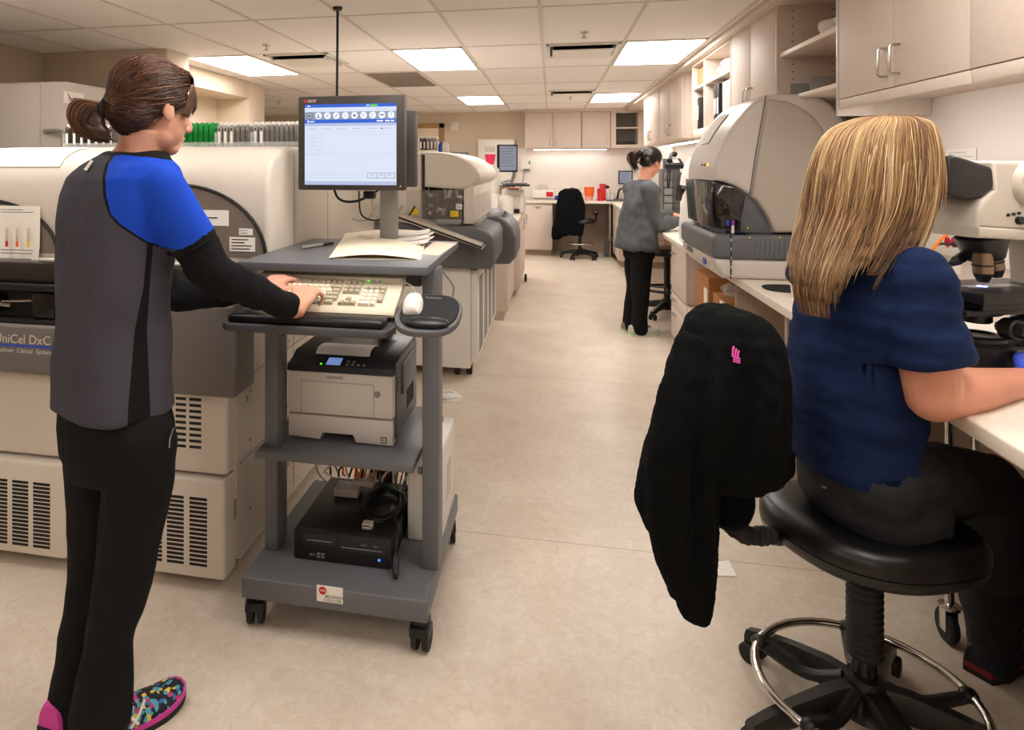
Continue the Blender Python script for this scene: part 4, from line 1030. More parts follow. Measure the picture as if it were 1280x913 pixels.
# ---------------------------------------------------------------- printer
P = thing('laser_printer', 'white and black laser printer on the middle shelf of the cart', 'printer', (-.70, 2.4, .515))
PX0, PX1, PY0, PY1, PZ = -.893, -.515, 2.215, 2.58, .5155
pw = mat('printer_white', '#d3ccc6', .4); pb = mat('printer_black', '#26262a', .38); ps = mat('printer_grey_side', '#5c5a5b', .4)
prof = [(PX0 + .004, PZ + .012), (PX0 + .118, PZ + .006), (PX0 + .128, PZ + .03), (PX0 + .235, PZ + .03), (PX0 + .245, PZ + .006), (PX1 - .004, PZ + .004), (PX1 - .004, PZ + .088), (PX0 + .004, PZ + .088)]
o = MB().prism(prof, 'y', PY0, PY1 - .03, .004, 2).build('paper_drawer', pw, P)
q = MB(); q.box(PX1 - .045, PX1 - .025, PY0 - .001, PY0, PZ + .012, PZ + .032); q.build('size_mark', M_['ink'], o)
q = MB(); q.box(PX1 - .042, PX1 - .036, PY0 - .0015, PY0, PZ + .015, PZ + .021); q.box(PX1 - .034, PX1 - .028, PY0 - .0015, PY0, PZ + .023, PZ + .029); q.box(PX1 - .034, PX1 - .028, PY0 - .0015, PY0, PZ + .015, PZ + .021); q.box(PX1 - .042, PX1 - .036, PY0 - .0015, PY0, PZ + .023, PZ + .029); q.build('size_windows', M_['white'], o)
MB().box(PX0, PX1, PY0 + .006, PY1, PZ + .094, PZ + .238, .006, 2).build('body', pw, P)
fr_ = MB().box(PX0 + .002, PX1 - .002, PY0 - .004, PY0 + .02, PZ + .094, PZ + .238, .006, 2).build('front_cover', pw, P)
q = MB(); ya = PY0 - .0046
fx0, fx1, fz0, fz1 = PX0 + .052, PX1 - .068, PZ + .096, PZ + .206
q.box(fx0, fx1, ya, ya + .002, fz1 - .001, fz1 + .001); q.box(fx0 - .001, fx0 + .001, ya, ya + .002, fz0, fz1); q.box(fx1 - .001, fx1 + .001, ya, ya + .002, fz0, fz1)
q.build('door_seam', M_['grey'], fr_)
q = MB(); q.cyl((fx1 + .012, ya + .001, fz1 - .03), (fx1 + .012, ya - .002, fz1 - .03), .011, n=20); q.build('door_button', M_['grey'], fr_)
q = MB(); q.text('LEXMARK', .0145, FACE_CAM((PX0 + .172, ya + .0005, PZ + .222)), .0003); q.build('lettering', M_['ink'], fr_)
# black top, sloping control panel, output bin
top = [(PY0 - .002, PZ + .238), (PY1, PZ + .238), (PY1, PZ + .288), (PY0 + .085, PZ + .288), (PY0 + .055, PZ + .272), (PY0 + .004, PZ + .258)]
tp = MB().prism(top, 'x', PX0 - .002, PX1 + .002, .005, 2).build('top_cover', pb, P)
q = MB(); q.box(PX0 + .09, PX1 - .05, PY0 + .11, PY1 - .09, PZ + .2875, PZ + .2888); q.build('output_bin', mat('bin_black', '#0b0b0c', .3), tp)
q = MB(); g = []
for k in range(6):
    y = PY0 + .05 + .026 * k; z = PZ + .2905 + .012 * math.sin(PI * (.15 + .85 * k / 5)) * (1 if k else .6) + (-.008 if k == 0 else 0)
    g.append([V((PX0 + .09 + .16 * j / 4 + .01 * j / 4, y, z)) for j in range(5)] )
g = [[V((PX0 + .085 + .195 * j / 4, p[0].y, p[0].z)) for j in range(5)] for p in g]
q.sheet(g, .0008); tag(q.build('printed_page', M_['paper']), 'white page lying in the output bin of the printer', 'paper')
def slope_pt(x, t): return V((x, PY0 + .008 + .046 * t, PZ + .2595 + .0135 * t))
q = MB(); n_ = V((0, -.28, .96)) * .0012
for a, b in ((slope_pt(PX0 + .135, .08) + n_, slope_pt(PX0 + .185, .08) + n_),):
    q.quad(a, b, slope_pt(PX0 + .185, .98) + n_, slope_pt(PX0 + .135, .98) + n_)
bmesh.ops.solidify(q.bm, geom=q.bm.faces[:], thickness=.0008)
q.build('display', mat('blue_display', '#8fb0f2', .3, emit=.7), tp)
q = MB()
for k in range(6): q.box(PX0 + .205 + .02 * (k % 4), PX0 + .214 + .02 * (k % 4), PY0 + .016 + .018 * (k // 4), PY0 + .024 + .018 * (k // 4), PZ + .2605 + .005 * (k // 4), PZ + .2655 + .005 * (k // 4), .001)
q.build('buttons', M_['grey'], tp)
q = MB(); q.box(PX0 + .115, PX0 + .12, PY0 + .012, PY0 + .016, PZ + .26, PZ + .2635); q.build('ready_light', M_['led'], tp)
sd = MB().box(PX1 - .001, PX1 + .006, PY0 + .02, PY1 - .002, PZ + .02, PZ + .275, .004).build('side_panel', ps, P)
q = MB(); q.box(PX1 + .005, PX1 + .016, PY0 + .09, PY1 - .06, PZ + .15, PZ + .255, .004); q.box(PX1 + .005, PX1 + .011, PY0 + .03, PY0 + .05, PZ + .18, PZ + .21, .002); q.build('side_flap', M_['dgrey'], sd)
q = MB()
for k in range(8): q.box(PX1 + .0055, PX1 + .0068, PY0 + .18 + .016 * k, PY0 + .188 + .016 * k, PZ + .07, PZ + .14)
q.build('side_grille', M_['dark'], sd)
# ---------------------------------------------------------------- desktop computer
c = thing('desktop_computer', 'black desktop computer lying on the base of the cart', 'computer', (-.66, 2.3, .165))
cx0, cx1, cy0, cy1, cz0, cz1 = -.83, -.50, 2.115, 2.50, .1655, .262
MB().box(cx0, cx1, cy0 + .012, cy1, cz0 + .004, cz1, .004, 2).build('case', mat('pc_black', '#151516', .42, bump=(400, .1)), c)
fp = MB().box(cx0, cx1, cy0, cy0 + .02, cz0, cz1, .005, 2).build('front_panel', mat('pc_front', '#1c1b1c', .45), c)
q = MB(); q.box(cx0 + .03, cx0 + .145, cy0 - .0012, cy0, cz0 + .055, cz1 - .012); q.box(cx0 + .155, cx1 - .02, cy0 - .0012, cy0, cz0 + .045, cz1 - .012); q.build('drive_bay', mat('pc_bay', '#2a2829', .4), fp)
q = MB(); q.box(cx0 + .045, cx0 + .13, cy0 - .002, cy0 - .001, cz0 + .066, cz0 + .069); q.box(cx0 + .165, cx1 - .03, cy0 - .002, cy0 - .001, cz0 + .055, cz0 + .0575); q.build('drive_slot', M_['grey'], fp)
q = MB(); q.cyl((cx1 - .04, cy0 + .001, cz0 + .028), (cx1 - .04, cy0 - .002, cz0 + .028), .0035, n=12); q.build('power_light', M_['ledb'], fp)
q = MB()
for k in range(4): q.box(cx0 + .08 + .015 * (k % 2), cx0 + .091 + .015 * (k % 2), cy0 - .0012, cy0, cz0 + .012 + .01 * (k // 2), cz0 + .018 + .01 * (k // 2))
q.cyl((cx0 + .06, cy0 + .001, cz0 + .02), (cx0 + .06, cy0 - .0012, cz0 + .02), .004, n=10); q.cyl((cx0 + .07, cy0 + .001, cz0 + .02), (cx0 + .07, cy0 - .0012, cz0 + .02), .003, n=10)
q.build('ports', M_['grey'], fp)
q = MB(); q.text('DVD', .009, FACE_CAM((cx1 - .09, cy0 - .0014, cz0 + .07)), .0002); q.build('lettering', M_['grey'], fp)
q = MB(); q.text('DELL', .008, FACE_CAM((cx1 - .05, cy0 - .0014, cz0 + .07)), .0002); q.build('lettering', M_['grey'], fp)
# white power supply standing behind the right post
u = thing('power_supply', 'tall white power supply box on the cart base behind the right post', 'power supply', (-.4, 2.48, .165))
q = MB(); q.box(-.487, -.368, 2.30, 2.64, .1655, .475, .008, 2); q.build('case', M_['white'], u)
q = MB(); q.box(-.3683, -.367, 2.36, 2.6, .44, .443); q.box(-.3683, -.3675, 2.42, 2.52, .25, .38); q.build('side_print', M_['beige2'], u)
# cables on the cart
def coil(cx_, cy_, z, rx, ry, n, r, m, label, seed=0, tail=None, name='cable_coil'):
    q = MB(); rnd = random.Random(seed); pts = []
    for k in range(n * 14):
        a = 2 * PI * k / 14
        pts.append(V((cx_ + rx * math.cos(a) * (1 + .12 * math.sin(a * .37 + seed)) + rnd.uniform(-.003, .003), cy_ + ry * math.sin(a) * (1 + .1 * math.cos(a * .29)), z + r + (k / (n * 14)) * r * n * .9 + abs(math.sin(a * 1.5 + seed)) * r * 1.6)))
    if tail: pts += [V(p) for p in tail]
    q.tube(pts, r, 6, 2)
    return tag(q.build(name, m), label, 'cable', 'cables on the cart')
coil(-.57, 2.30, cz1, .062, .10, 6, .0042, M_['black'], 'black cable coil lying on the desktop computer', 2)
coil(-.82, 2.5, .1655, .05, .05, 4, .004, M_['cable'], 'pale cable coil on the cart base left of the computer', 4)
q = MB(); q.tube([(-.52, 2.25, .285), (-.49, 2.16, .26), (-.485, 2.10, .205)], .0035, 6, 6); q.tube([(-.485, 2.11, .212), (-.475, 2.07, .180)], .010, 8); q.cyl((-.475, 2.07, .180), (-.473, 2.062, .176), .007, n=10)
tag(q.build('jack_cable', M_['black']), 'black cable with a plug hanging off the right front edge of the computer', 'cable', 'cables on the cart')
q = MB(); q.box(-.61, -.575, 2.155, 2.185, cz1 + .002, cz1 + .02, .003); q.mi = 1; q.box(-.606, -.579, 2.145, 2.156, cz1 + .005, cz1 + .017, .002)
q.mi = 2; q.tube([(-.592, 2.185, cz1 + .012), (-.58, 2.24, cz1 + .035), (-.56, 2.28, cz1 + .045)], .004, 6, 5)
tag(q.build('video_connector', [M_['cable'], M_['steel'], M_['black']]), 'pale video connector lying on the front of the computer', 'connector')
# serial adapters and their snarl at the back of the shelf
q = MB(); q.box(-.77, -.68, 2.35, 2.42, cz1 + .001, cz1 + .03, .004); q.box(-.71, -.63, 2.38, 2.46, cz1 + .031, cz1 + .05, .004)
tag(q.build('serial_adapter', M_['cable']), 'pale grey serial adapters stacked on the computer', 'adapter')
r = random.Random(8)
for i, (mm, lab) in enumerate((('black', 'black cable arching up behind the computer, leftmost'), ('cable', 'pale cable arching up behind the computer, left'), ('black', 'black cable arching up behind the computer, middle'), ('orangec', 'orange cable arching up behind the computer, left one'), ('orangec', 'orange cable arching up behind the computer, right one'), ('cable', 'pale cable arching up behind the computer, right'), ('black', 'black cable arching up behind the computer, rightmost'), ('white', 'white cable arching up behind the computer'), ('white', 'white cable crossing the orange ones behind the computer'))):
    x_ = -.80 + .034 * i
    q = MB(); q.tube([(x_, 2.41, cz1 + .035 + .008), (x_ + r.uniform(-.03, .05), 2.44, .36 + r.uniform(0, .03)), (x_ + r.uniform(0, .09), 2.50, .40 + r.uniform(0, .05)), (x_ + .05, 2.57, .34), (x_ + .03, 2.62, .19)], .0042 if mm != 'orangec' else .006, 6, 7)
    tag(q.build('cable', M_[mm]), lab, 'cable', 'cables on the cart')
rc_ = random.Random(31)
NM = ['leftmost', 'second from the left', 'third from the left', 'left of the middle', 'in the middle', 'right of the middle', 'third from the right', 'second from the right', 'rightmost', 'above the others']
for i in range(10):
    x_ = -.79 + .021 * i; mm = ('white', 'black', 'orangec', 'white', 'orangec', 'black', 'white', 'orangec', 'black', 'white')[i]
    q = MB(); q.tube([(x_, 2.395 + .01 * (i % 3), cz1 + .05), (x_ + rc_.uniform(-.02, .03), 2.37 + .02 * rc_.random(), .335 + .03 * rc_.random()), (x_ + rc_.uniform(.02, .08), 2.39, .385 + .035 * rc_.random()), (x_ + rc_.uniform(.06, .11), 2.45, .41 + .03 * rc_.random()), (x_ + .10, 2.55, .36), (x_ + .06, 2.60, .2)], .0038, 6, 7)
    tag(q.build('looped_cable', M_[mm]), {'white': 'white', 'black': 'black', 'orangec': 'orange'}[mm] + ' thin cable looping in the tangle below the printer shelf, ' + NM[i], 'cable', 'cables on the cart')
q = MB(); q.tube([(-.87, 2.5, .485), (-.875, 2.44, .42), (-.85, 2.40, .33), (-.80, 2.38, .29)], .003, 6, 6)
tag(q.build('cable', M_['cable']), 'thin pale cable hanging from the printer shelf at the left', 'cable', 'cables on the cart')
q = MB(); q.tube([(-.55, 2.60, .49), (-.54, 2.58, .36), (-.515, 2.5, .29), (-.52, 2.42, .275)], .0045, 6, 6)
tag(q.build('cable', M_['black']), 'black cable hanging from the printer shelf beside the white power supply', 'cable', 'cables on the cart')
coil(-.42, 2.72, .50, .055, .03, 5, .006, M_['white'], 'white cable loops hanging behind the right post', 6, name='hanging_cable')
# ---------------------------------------------------------------- folder, papers, pen on the top shelf
TZ = 1.1565
def on_top(px, py, z=TZ): return onZ(px, py, z)
f = thing('paper_folder', 'open manila folder lying on the cart top in front of the monitor', 'folder', on_top(470, 310))
A, B, C_, D = on_top(411, 324), on_top(521, 325), on_top(532, 290), on_top(432, 293)
def bil(u, v): return A * (1 - u) * (1 - v) + B * u * (1 - v) + C_ * u * v + D * (1 - u) * v
q = MB(); q.sheet([[bil(i / 8, j / 5) + V((0, 0, .004 + .014 * math.sin(PI * min(1, i / 8 * 1.02)) * .9)) for i in range(9)] for j in range(6)], .0016); q.build('cover', M_['manila'], f)
q = MB(); q.sheet([[bil(i / 8, j / 5) + V((.012, .004, .0006)) for i in range(9)] for j in range(6)], .001); q.build('back_cover', M_['manila'], f)
q = MB()
for r_ in range(2):
    for k in range(5): q.tube([bil(.2 + .1 * r_ + .018 * k, .62 - .1 * r_) + V((0, 0, .0172)), bil(.215 + .1 * r_ + .018 * k, .72 - .1 * r_) + V((0, 0, .0172)), bil(.225 + .1 * r_ + .018 * k, .6 - .1 * r_) + V((0, 0, .0172))], .0007, 4)
q.build('pencil_note', mat('pencil_grey', '#cbbfa6', .9), f)
for k in range(8):
    a = on_top(500 + (k % 3) * 5, 322 - (k % 4) * 4); z = TZ + .0035 + .0032 * k
    q = MB(); o_ = bil(.80 + .02 * (k % 3), .30 + .05 * (k % 4))
    e1 = (B - A).normalized(); e2 = (D - A); e2 = (e2 - e1 * e2.dot(e1)).normalized()
    ang = .10 * math.sin(k * 2.1); E1 = e1 * math.cos(ang) + e2 * math.sin(ang); E2 = e2 * math.cos(ang) - e1 * math.sin(ang)
    base = bil(1.0 + .02 * (k % 3), .38 + .03 * k)
    q.sheet([[V(base) - E1 * (.10 - .10 * i / 4 * 1.25) + E2 * (.11 * j / 3) + V((0, 0, z - TZ + .0009 * i * i)) for i in range(5)] for j in range(4)], .0016)
    tag(q.build('paper_sheet', M_['paper']), 'white sheet in the loose stack sticking out right of the manila folder', 'paper', 'loose sheets beside the folder')
q = MB(); q.sheet([[on_top(px, py) + V((0, 0, .001)) for px, py in r_] for r_ in (((525, 318), (548, 320)), ((541, 303), (571, 305)))], .001)
tag(q.build('form', mat('pink_paper', '#f0d6c4', .85)), 'pinkish form at the right rear corner of the cart top', 'paper')
q = thing('marker_pen', 'silver marker pen with black cap on the left of the cart top', 'pen', on_top(397, 308))
a, b = on_top(377, 312) + V((0, 0, .0065)), on_top(416, 306) + V((0, 0, .0065))
MB().cyl(a, a + (b - a) * .66, .006, n=12, bev=.001).build('barrel', M_['grey'], q)
k = MB(); k.cyl(a + (b - a) * .66, b, .0068, .0055, n=12, bev=.001); k.build('cap', M_['black'], q)
# ---------------------------------------------------------------- bright monitor
Ym = 2.36
mx0, mx1 = onY(372.5, 180, Ym).x, onY(505, 180, Ym).x; mz0, mz1 = onY(374, 237.5, Ym).z, onY(372, 121, Ym).z
mo = thing('computer_monitor', 'bright flat monitor with blue toolbars on the cart mast', 'monitor', ((mx0 + mx1) / 2, Ym + .1, mz0))
bz = mat('monitor_bezel', '#39332f', .45)
fr = MB(); 
fr.box(mx0, mx1, Ym, Ym + .05, mz0, mz1, .005, 2); bezel = fr.build('bezel', bz, mo)
sx0, sx1 = onY(381, 180, Ym).x, onY(495.5, 180, Ym).x; sz0, sz1 = onY(380, 231, Ym).z, onY(380, 131, Ym).z
E_ = lambda n, c, s: mat(n, c, .35, emit=s)
scm = [E_('screen_white', '#dfe8fb', 1.2), E_('screen_blue', '#2c63d6', 1.2), E_('screen_grey', '#9ba3b4', 1.2), E_('screen_pale', '#b9c5e6', 1.2), E_('screen_ink', '#4a5878', 1.), E_('screen_green', '#5fd06a', 1.2), E_('screen_bright', '#f4f8ff', 1.3)]
sc = MB(); sc.box(sx0, sx1, Ym - .0006, Ym + .001, sz0, sz1)
SW, SH = sx1 - sx0, sz1 - sz0
def sr(u0, u1, v0, v1, mi, lay=1):    # fractions of the screen, v from the top
    sc.mi = mi; sc.box(sx0 + SW * u0, sx0 + SW * u1, Ym - .0006 - .0003 * lay, Ym - .0003 * lay, sz1 - SH * v1, sz1 - SH * v0)
sr(0, 1, 0, .04, 1); sr(.72, .80, .008, .036, 5, 2); sr(.03, .06, .014, .028, 6, 2); sr(.68, .71, .014, .026, 6, 2)
sr(.0, 1, .095, .19, 2); sr(0, 1, .19, .235, 1); sr(0, 1, .235, .27, 3)
sr(.03, .05, .20, .225, 6, 2); sr(.06, .11, .207, .22, 6, 2); sr(.79, .86, .205, .222, 6, 2); sr(.88, .93, .205, .222, 6, 2); sr(.94, .98, .205, .222, 6, 2)
sr(.78, .90, .063, .07, 3)
for k in range(10):
    x_ = sx0 + SW * (.055 + .099 * k); z_ = sz1 - SH * .143
    sc.mi = 3 if k else 4; sc.cyl((x_, Ym - .0005, z_), (x_, Ym - .0013, z_), SW * .039, n=24)
    sc.mi = 6 if k else 2; sc.cyl((x_, Ym - .0012, z_), (x_, Ym - .0017, z_), SW * .034, n=24)
    sc.mi = 4
    if k == 0: sc.box(x_ - SW * .018, x_ + SW * .018, Ym - .0022, Ym - .0017, z_ - SH * .006, z_ + SH * .006)
    elif k == 1: sc.box(x_ - SW * .005, x_ + SW * .005, Ym - .0022, Ym - .0017, z_ - SH * .024, z_ + SH * .018); sc.cyl((x_, Ym - .0017, z_ - SH * .016), (x_, Ym - .0022, z_ - SH * .016), SW * .01, n=12)
    elif k == 5: sc.cyl((x_, Ym - .0017, z_), (x_, Ym - .0022, z_), SW * .013, n=14); sc.box(x_ - SW * .003, x_ + SW * .003, Ym - .0022, Ym - .0017, z_ - SH * .022, z_)
    elif k == 9: sc.text('?', SW * .055, FACE_CAM((x_, Ym - .002, z_)), .0002)
    elif k in (2, 3): sc.tube([(x_ - SW * .014, Ym - .002, z_ - SH * .014), (x_ + SW * .014, Ym - .002, z_ + SH * .016)], SW * .004, 6)
    elif k == 4:
        for j in range(3): sc.box(x_ - SW * .015, x_ + SW * .015, Ym - .0021, Ym - .0018, z_ + SH * (.012 - .012 * j), z_ + SH * (.015 - .012 * j))
    elif k == 8: sc.box(x_ - SW * .02, x_ + SW * .02, Ym - .0022, Ym - .0017, z_ - SH * .004, z_ + SH * .01)
    else: sc.tube([(x_ - SW * .006, Ym - .002, z_ - SH * .018), (x_ - SW * .006, Ym - .002, z_ + SH * .016), (x_ + SW * .012, Ym - .002, z_ + SH * .006)], SW * .003, 6)
for k in range(6): sr(.03 + .165 * k, .13 + .165 * k, .30, .309, 3)
sr(.835, .85, .297, .315, 4, 2)
for k in range(5):
    sr(.02 + .197 * k, .195 + .197 * k, .337, .339, 3); sr(.02 + .197 * k, .195 + .197 * k, .372, .374, 3); sr(.02 + .197 * k, .195 + .197 * k, .60, .602, 3); sr(.02 + .197 * k, .195 + .197 * k, .634, .636, 3)
    sr(.02, .19, .42 + .05 * k, .424 + .05 * k, 3); sr(.06, .11, .40 + .05 * k, .407 + .05 * k, 3) if k < 3 else None
sr(.19, .193, .34, .60, 3)
for k in range(7): sr(.02 + .095 * k, .10 + .095 * k, .855, .858, 3); sr(.02 + .095 * k, .10 + .095 * k, .91, .913, 3); sr(.04 + .095 * k, .07 + .095 * k, .875, .88, 3)
sr(.69, .985, .852, .856, 4); sr(.69, .985, .91, .914, 4)
for u in (.69, .795, .88, .983): sr(u, u + .003, .852, .914, 4)
for u in (.74, .84, .93): sr(u - .018, u + .018, .875, .88, 4)
sr(0, 1, .955, 1, 3)
sc.build('screen', scm, bezel)
q = MB(); q.cyl((mx0 + .027, Ym + .001, mz1 - .0175), (mx0 + .027, Ym - .001, mz1 - .0175), .006, n=20); lg = q.build('logo_disc', M_['red'], bezel)
q = MB(); q.text('BECKMAN', .0072, FACE_CAM((mx0 + .055, Ym - .0003, mz1 - .0145)), .0002); q.build('lettering', M_['white'], bezel); q = MB(); q.text('COULTER', .0072, FACE_CAM((mx0 + .052, Ym - .0003, mz1 - .0205)), .0002); q.build('lettering', M_['white'], bezel)
q = MB(); q.cyl((mx1 - .013, Ym + .001, mz0 + .016), (mx1 - .013, Ym - .001, mz0 + .016), .0018, n=10); q.build('power_light', M_['leda'], bezel)
q = MB(); q.box(mx0 + .06, mx1 - .06, Ym + .05, Ym + .085, mz0 + .05, mz1 - .05, .015, 3); q.build('back_shell', bz, mo)
bx0 = onY(506, 190, 2.50).x; bx1 = onY(518.5, 190, 2.50).x
q = MB(); q.box(bx0 - .1, bx1, 2.50, 2.56, onY(510, 234, 2.5).z, onY(510, 138, 2.5).z, .004, 2); q.box(-.66, -.60, Ym + .08, 2.604, 1.45, 1.55, .006); q.box(bx0 - .09, -.62, Ym + .06, 2.53, 1.48, 1.53, .004)
q.build('rear_computer', mat('rear_unit', '#3c3836', .5), mo)
q = MB(); q.tube([(mx0 + .11, Ym + .06, mz0 + .06), (mx0 + .13, Ym + .07, mz0 - .03), (mx0 + .19, Ym + .1, mz0 - .045), (mx0 + .25, Ym + .18, mz0 - .01), (-.63, Ym + .2, mz0 + .03)], .005, 6, 7); q.box(mx0 + .225, mx0 + .265, Ym + .08, Ym + .12, mz0 - .035, mz0 - .005, .004)
q.build('cord', M_['black'], mo)
# ================================================================ DOMED ANALYZER ON THE RIGHT WORKTOP
YD = 3.66
D_ = lambda px, py, Y=YD: (onY(px, py, Y).x, onY(px, py, Y).z)
dx = thing('hematology_analyzer', 'big domed beige-grey analyzer on the right worktop behind the blonde woman', 'analyzer', (1.15, 4.1, .89))
bx0 = .80
q = MB(); q.prism([(bx0 + .045, .8915), (1.53, .8915), (1.53, .99), (bx0, .99), (bx0 + .004, .955)], 'y', YD, 4.52, .025, 4); bs = q.build('base', M_['ltaupe'], dx)
q = MB(); q.box(bx0 - .006, bx0 + .2, YD - .004, 4.53, .99, 1.112, .028, 5); q.build('front_skirt', M_['dgrey'], dx)
q = MB(); q.box(bx0 + .075, 1.53, YD - .002, 4.5, .99, 1.112, .016, 4)
ribs = q.build('side_skirt', M_['dgrey'], dx)
q = MB()
for k in range(30): q.tube([(bx0 + .12 + .022 * k, YD - .0015, .998), (bx0 + .127 + .022 * k, YD - .0035, 1.05), (bx0 + .126 + .022 * k, YD - .0015, 1.10)], .0022, 5, 2)
q.build('rib', mat('rib_grey', '#56575b', .5), ribs)
q = MB(); q.box(bx0 + .076, bx0 + .082, YD - .0045, YD + .01, .893, 1.11); q.build('gap', M_['black'], dx)
q = MB()
for k in range(5): q.box(bx0 + .078, bx0 + .081, YD - .0055, YD - .004, .90 + .045 * k, .915 + .045 * k)
q.build('gap_markers', M_['white'], dx)
q = MB(); pp = onX(860, 297, bx0); q.box(bx0 - .003, bx0 + .006, 4.2, 4.34, .955, .985); q.build('badge', M_['dgrey'], bs)
pp = onX(880, 321, bx0); q = MB(); q.box(bx0 - .002, bx0 + .006, pp.y - .03, pp.y + .03, .935, .965); q.build('blue_badge', M_['blue'], bs)
q = MB()
for px in (926, 960): a = onY(px, 333, YD); q.cyl((a.x, YD + .001, a.z), (a.x, YD - .002, a.z), .004, n=8)
for px in (937, 975): a = onY(px, 297, YD); q.cyl((a.x, YD + .001, a.z), (a.x, YD - .004, a.z), .004, n=8)
q.build('screw', M_['yellow'], dx)
YB = 3.74
B_ = lambda px, py: D_(px, py, YB)
arcp = [(965, 291), (961, 278), (954, 264), (945, 252), (934, 242), (920, 233), (906, 228), (893, 226)]
shell = [B_(*p) for p in arcp + [(893, 214), (895, 203), (899, 190), (905, 177), (913, 163), (923, 149), (934, 136), (945, 126), (957, 119), (975, 117), (1016, 117), (1028, 121), (1040, 130), (1056, 150), (1068, 180), (1075, 220), (1075, 291)]]
sh = MB().prism(shell, 'y', YB, 4.44, .03, 5).build('shell', M_['taupe'], dx, ang=50)
pan = [B_(*p) for p in arcp[:-2] + [(913, 229), (938, 230), (958, 126), (985, 129), (1000, 135), (1014, 145), (1026, 158), (1035, 175), (1041, 200), (1043, 240), (1043, 291)]]
pan2 = [B_(*p) for p in [(958, 124), (984, 127), (1000, 134), (1014, 144), (1026, 158), (1035, 176), (1041, 204), (1043, 291), (966, 291), (961, 277), (954, 263), (945, 251), (938, 245)]]
MB().prism(pan2, 'y', YB - .022, YB + .03, .02, 4).build('side_door', mat('door_taupe', '#b3a89b', .38), sh, ang=50)
q = MB(); q.tube([V((B_(*p)[0], YB - .0005, B_(*p)[1])) for p in ((957.5, 119), (952, 150), (945, 190), (937, 243))], .0032, 6, 3); q.build('seam', M_['dgrey'], sh)
inner = [B_(893, 227), B_(906, 229), B_(920, 234), B_(934, 243), B_(945, 253), B_(954, 265), B_(961, 279), B_(964.5, 291), (B_(895, 291)[0], B_(895, 291)[1]), B_(895, 250)]
MB().prism([(p[0] + .012, p[1] - .006) if i < 8 else (p[0] + .02, p[1]) for i, p in enumerate(inner)], 'y', YB + .02, 4.42, .004).build('inner_housing', M_['dgrey'], dx)
gl = [B_(889, 226), B_(900, 227.5), B_(918, 233), B_(934, 243), B_(926, 287), B_(893, 284)]
q = MB(); q.prism([(p[0] - .004, p[1] - .003) for p in gl], 'y', YB + .004, 4.41, .008, 2); gw = q.build('smoked_window', mat('dark_window', '#15110f', .07, spec=.9, alpha=.8), dx)
q = MB(); r = random.Random(3)
for k in range(9): q.ell((B_(893, 226)[0] + .003 + .002 * (k % 3), YB + .14 + .06 * k, 1.2 + .13 * r.random()), .004, .022, .06 + .05 * r.random(), n=8, k=6)
q.build('inside_bottles', mat('window_contents', '#8a7a6a', .3), gw)
for k, (px, mm) in enumerate(((909, 'blue'), (915.5, 'purple'), (923, 'black'))):
    a = onY(px, 290, YB - .004); mm_ = M_[mm] if mm != 'purple' else mat('purple_cap', '#8d3a9a', .3)
    t = thing('sample_tube', ['blue-capped sample tube in the window of the domed analyzer', 'purple-capped sample tube in the window of the domed analyzer', 'dark sample tube in the window of the domed analyzer'][k], 'tube', (a.x, YB - .012, 1.113), 'sample tubes in the domed analyzer')
    q = MB(); q.cyl((a.x, YB - .012, 1.1135), (a.x, YB - .012, 1.155), .0075, n=12, bev=.002); q.build('tube', M_['smoke'] if k != 1 else M_['white'], t)
    q = MB(); q.cyl((a.x, YB - .012, 1.155), (a.x, YB - .012, 1.18), .009, n=12, bev=.002); q.build('cap', mm_, t)
q = MB(); a = B_(936, 285); q.prism([(a[0] - .006, a[1] - .005), (a[0] + .006, a[1] - .005), (a[0], a[1] + .007)], 'y', YB + .0175, YB + .02); q.build('warning_sticker', M_['yellow'], dx)
q = MB(); pp = onX(882, 206, B_(893.5, 206)[0])
for k, (dy, mm) in enumerate(((0, 'leda'), (.07, 'grey'), (.14, 'grey'))):
    q = MB(); q.cyl((pp.x - .004, pp.y + dy - .05, pp.z), (pp.x + .012, pp.y + dy - .05, pp.z), .007, n=12); q.build('indicator', M_[mm], sh)
# paper strips taped on the dome
pts = [B_(905, 177), B_(913, 163), B_(923, 149), B_(934, 136)]
q = MB(); q.sheet([[V((x - .004 - .001, y, z + .003)) for y in (4.08, 4.2, 4.32)] for x, z in pts], .001)
tag(q.build('notice_strip', M_['paper']), 'white printed notice strip taped on the curve of the domed analyzer', 'paper')
# ---------------------------------------------------------------- things on the right worktop
TOPZ = .8905
p = onZ(968, 352, TOPZ)
q = MB(); plate(q, dshape(1.08, 3.42, .12, .10), TOPZ, .006); simple('mouse_pad', q, M_['blackm'], 'small black round pad on the worktop in front of the domed analyzer', 'pad')
q = MB(); q.lathe([(0, 0), (.026, 0), (.032, .05), (.034, .052), (.030, .052), (.024, .004), (0, .004)], (1.045, 3.22, TOPZ), n=20); simple('sample_cup', q, M_['white'], 'small white cup on the worktop at the edge of the blonde hair', 'cup')
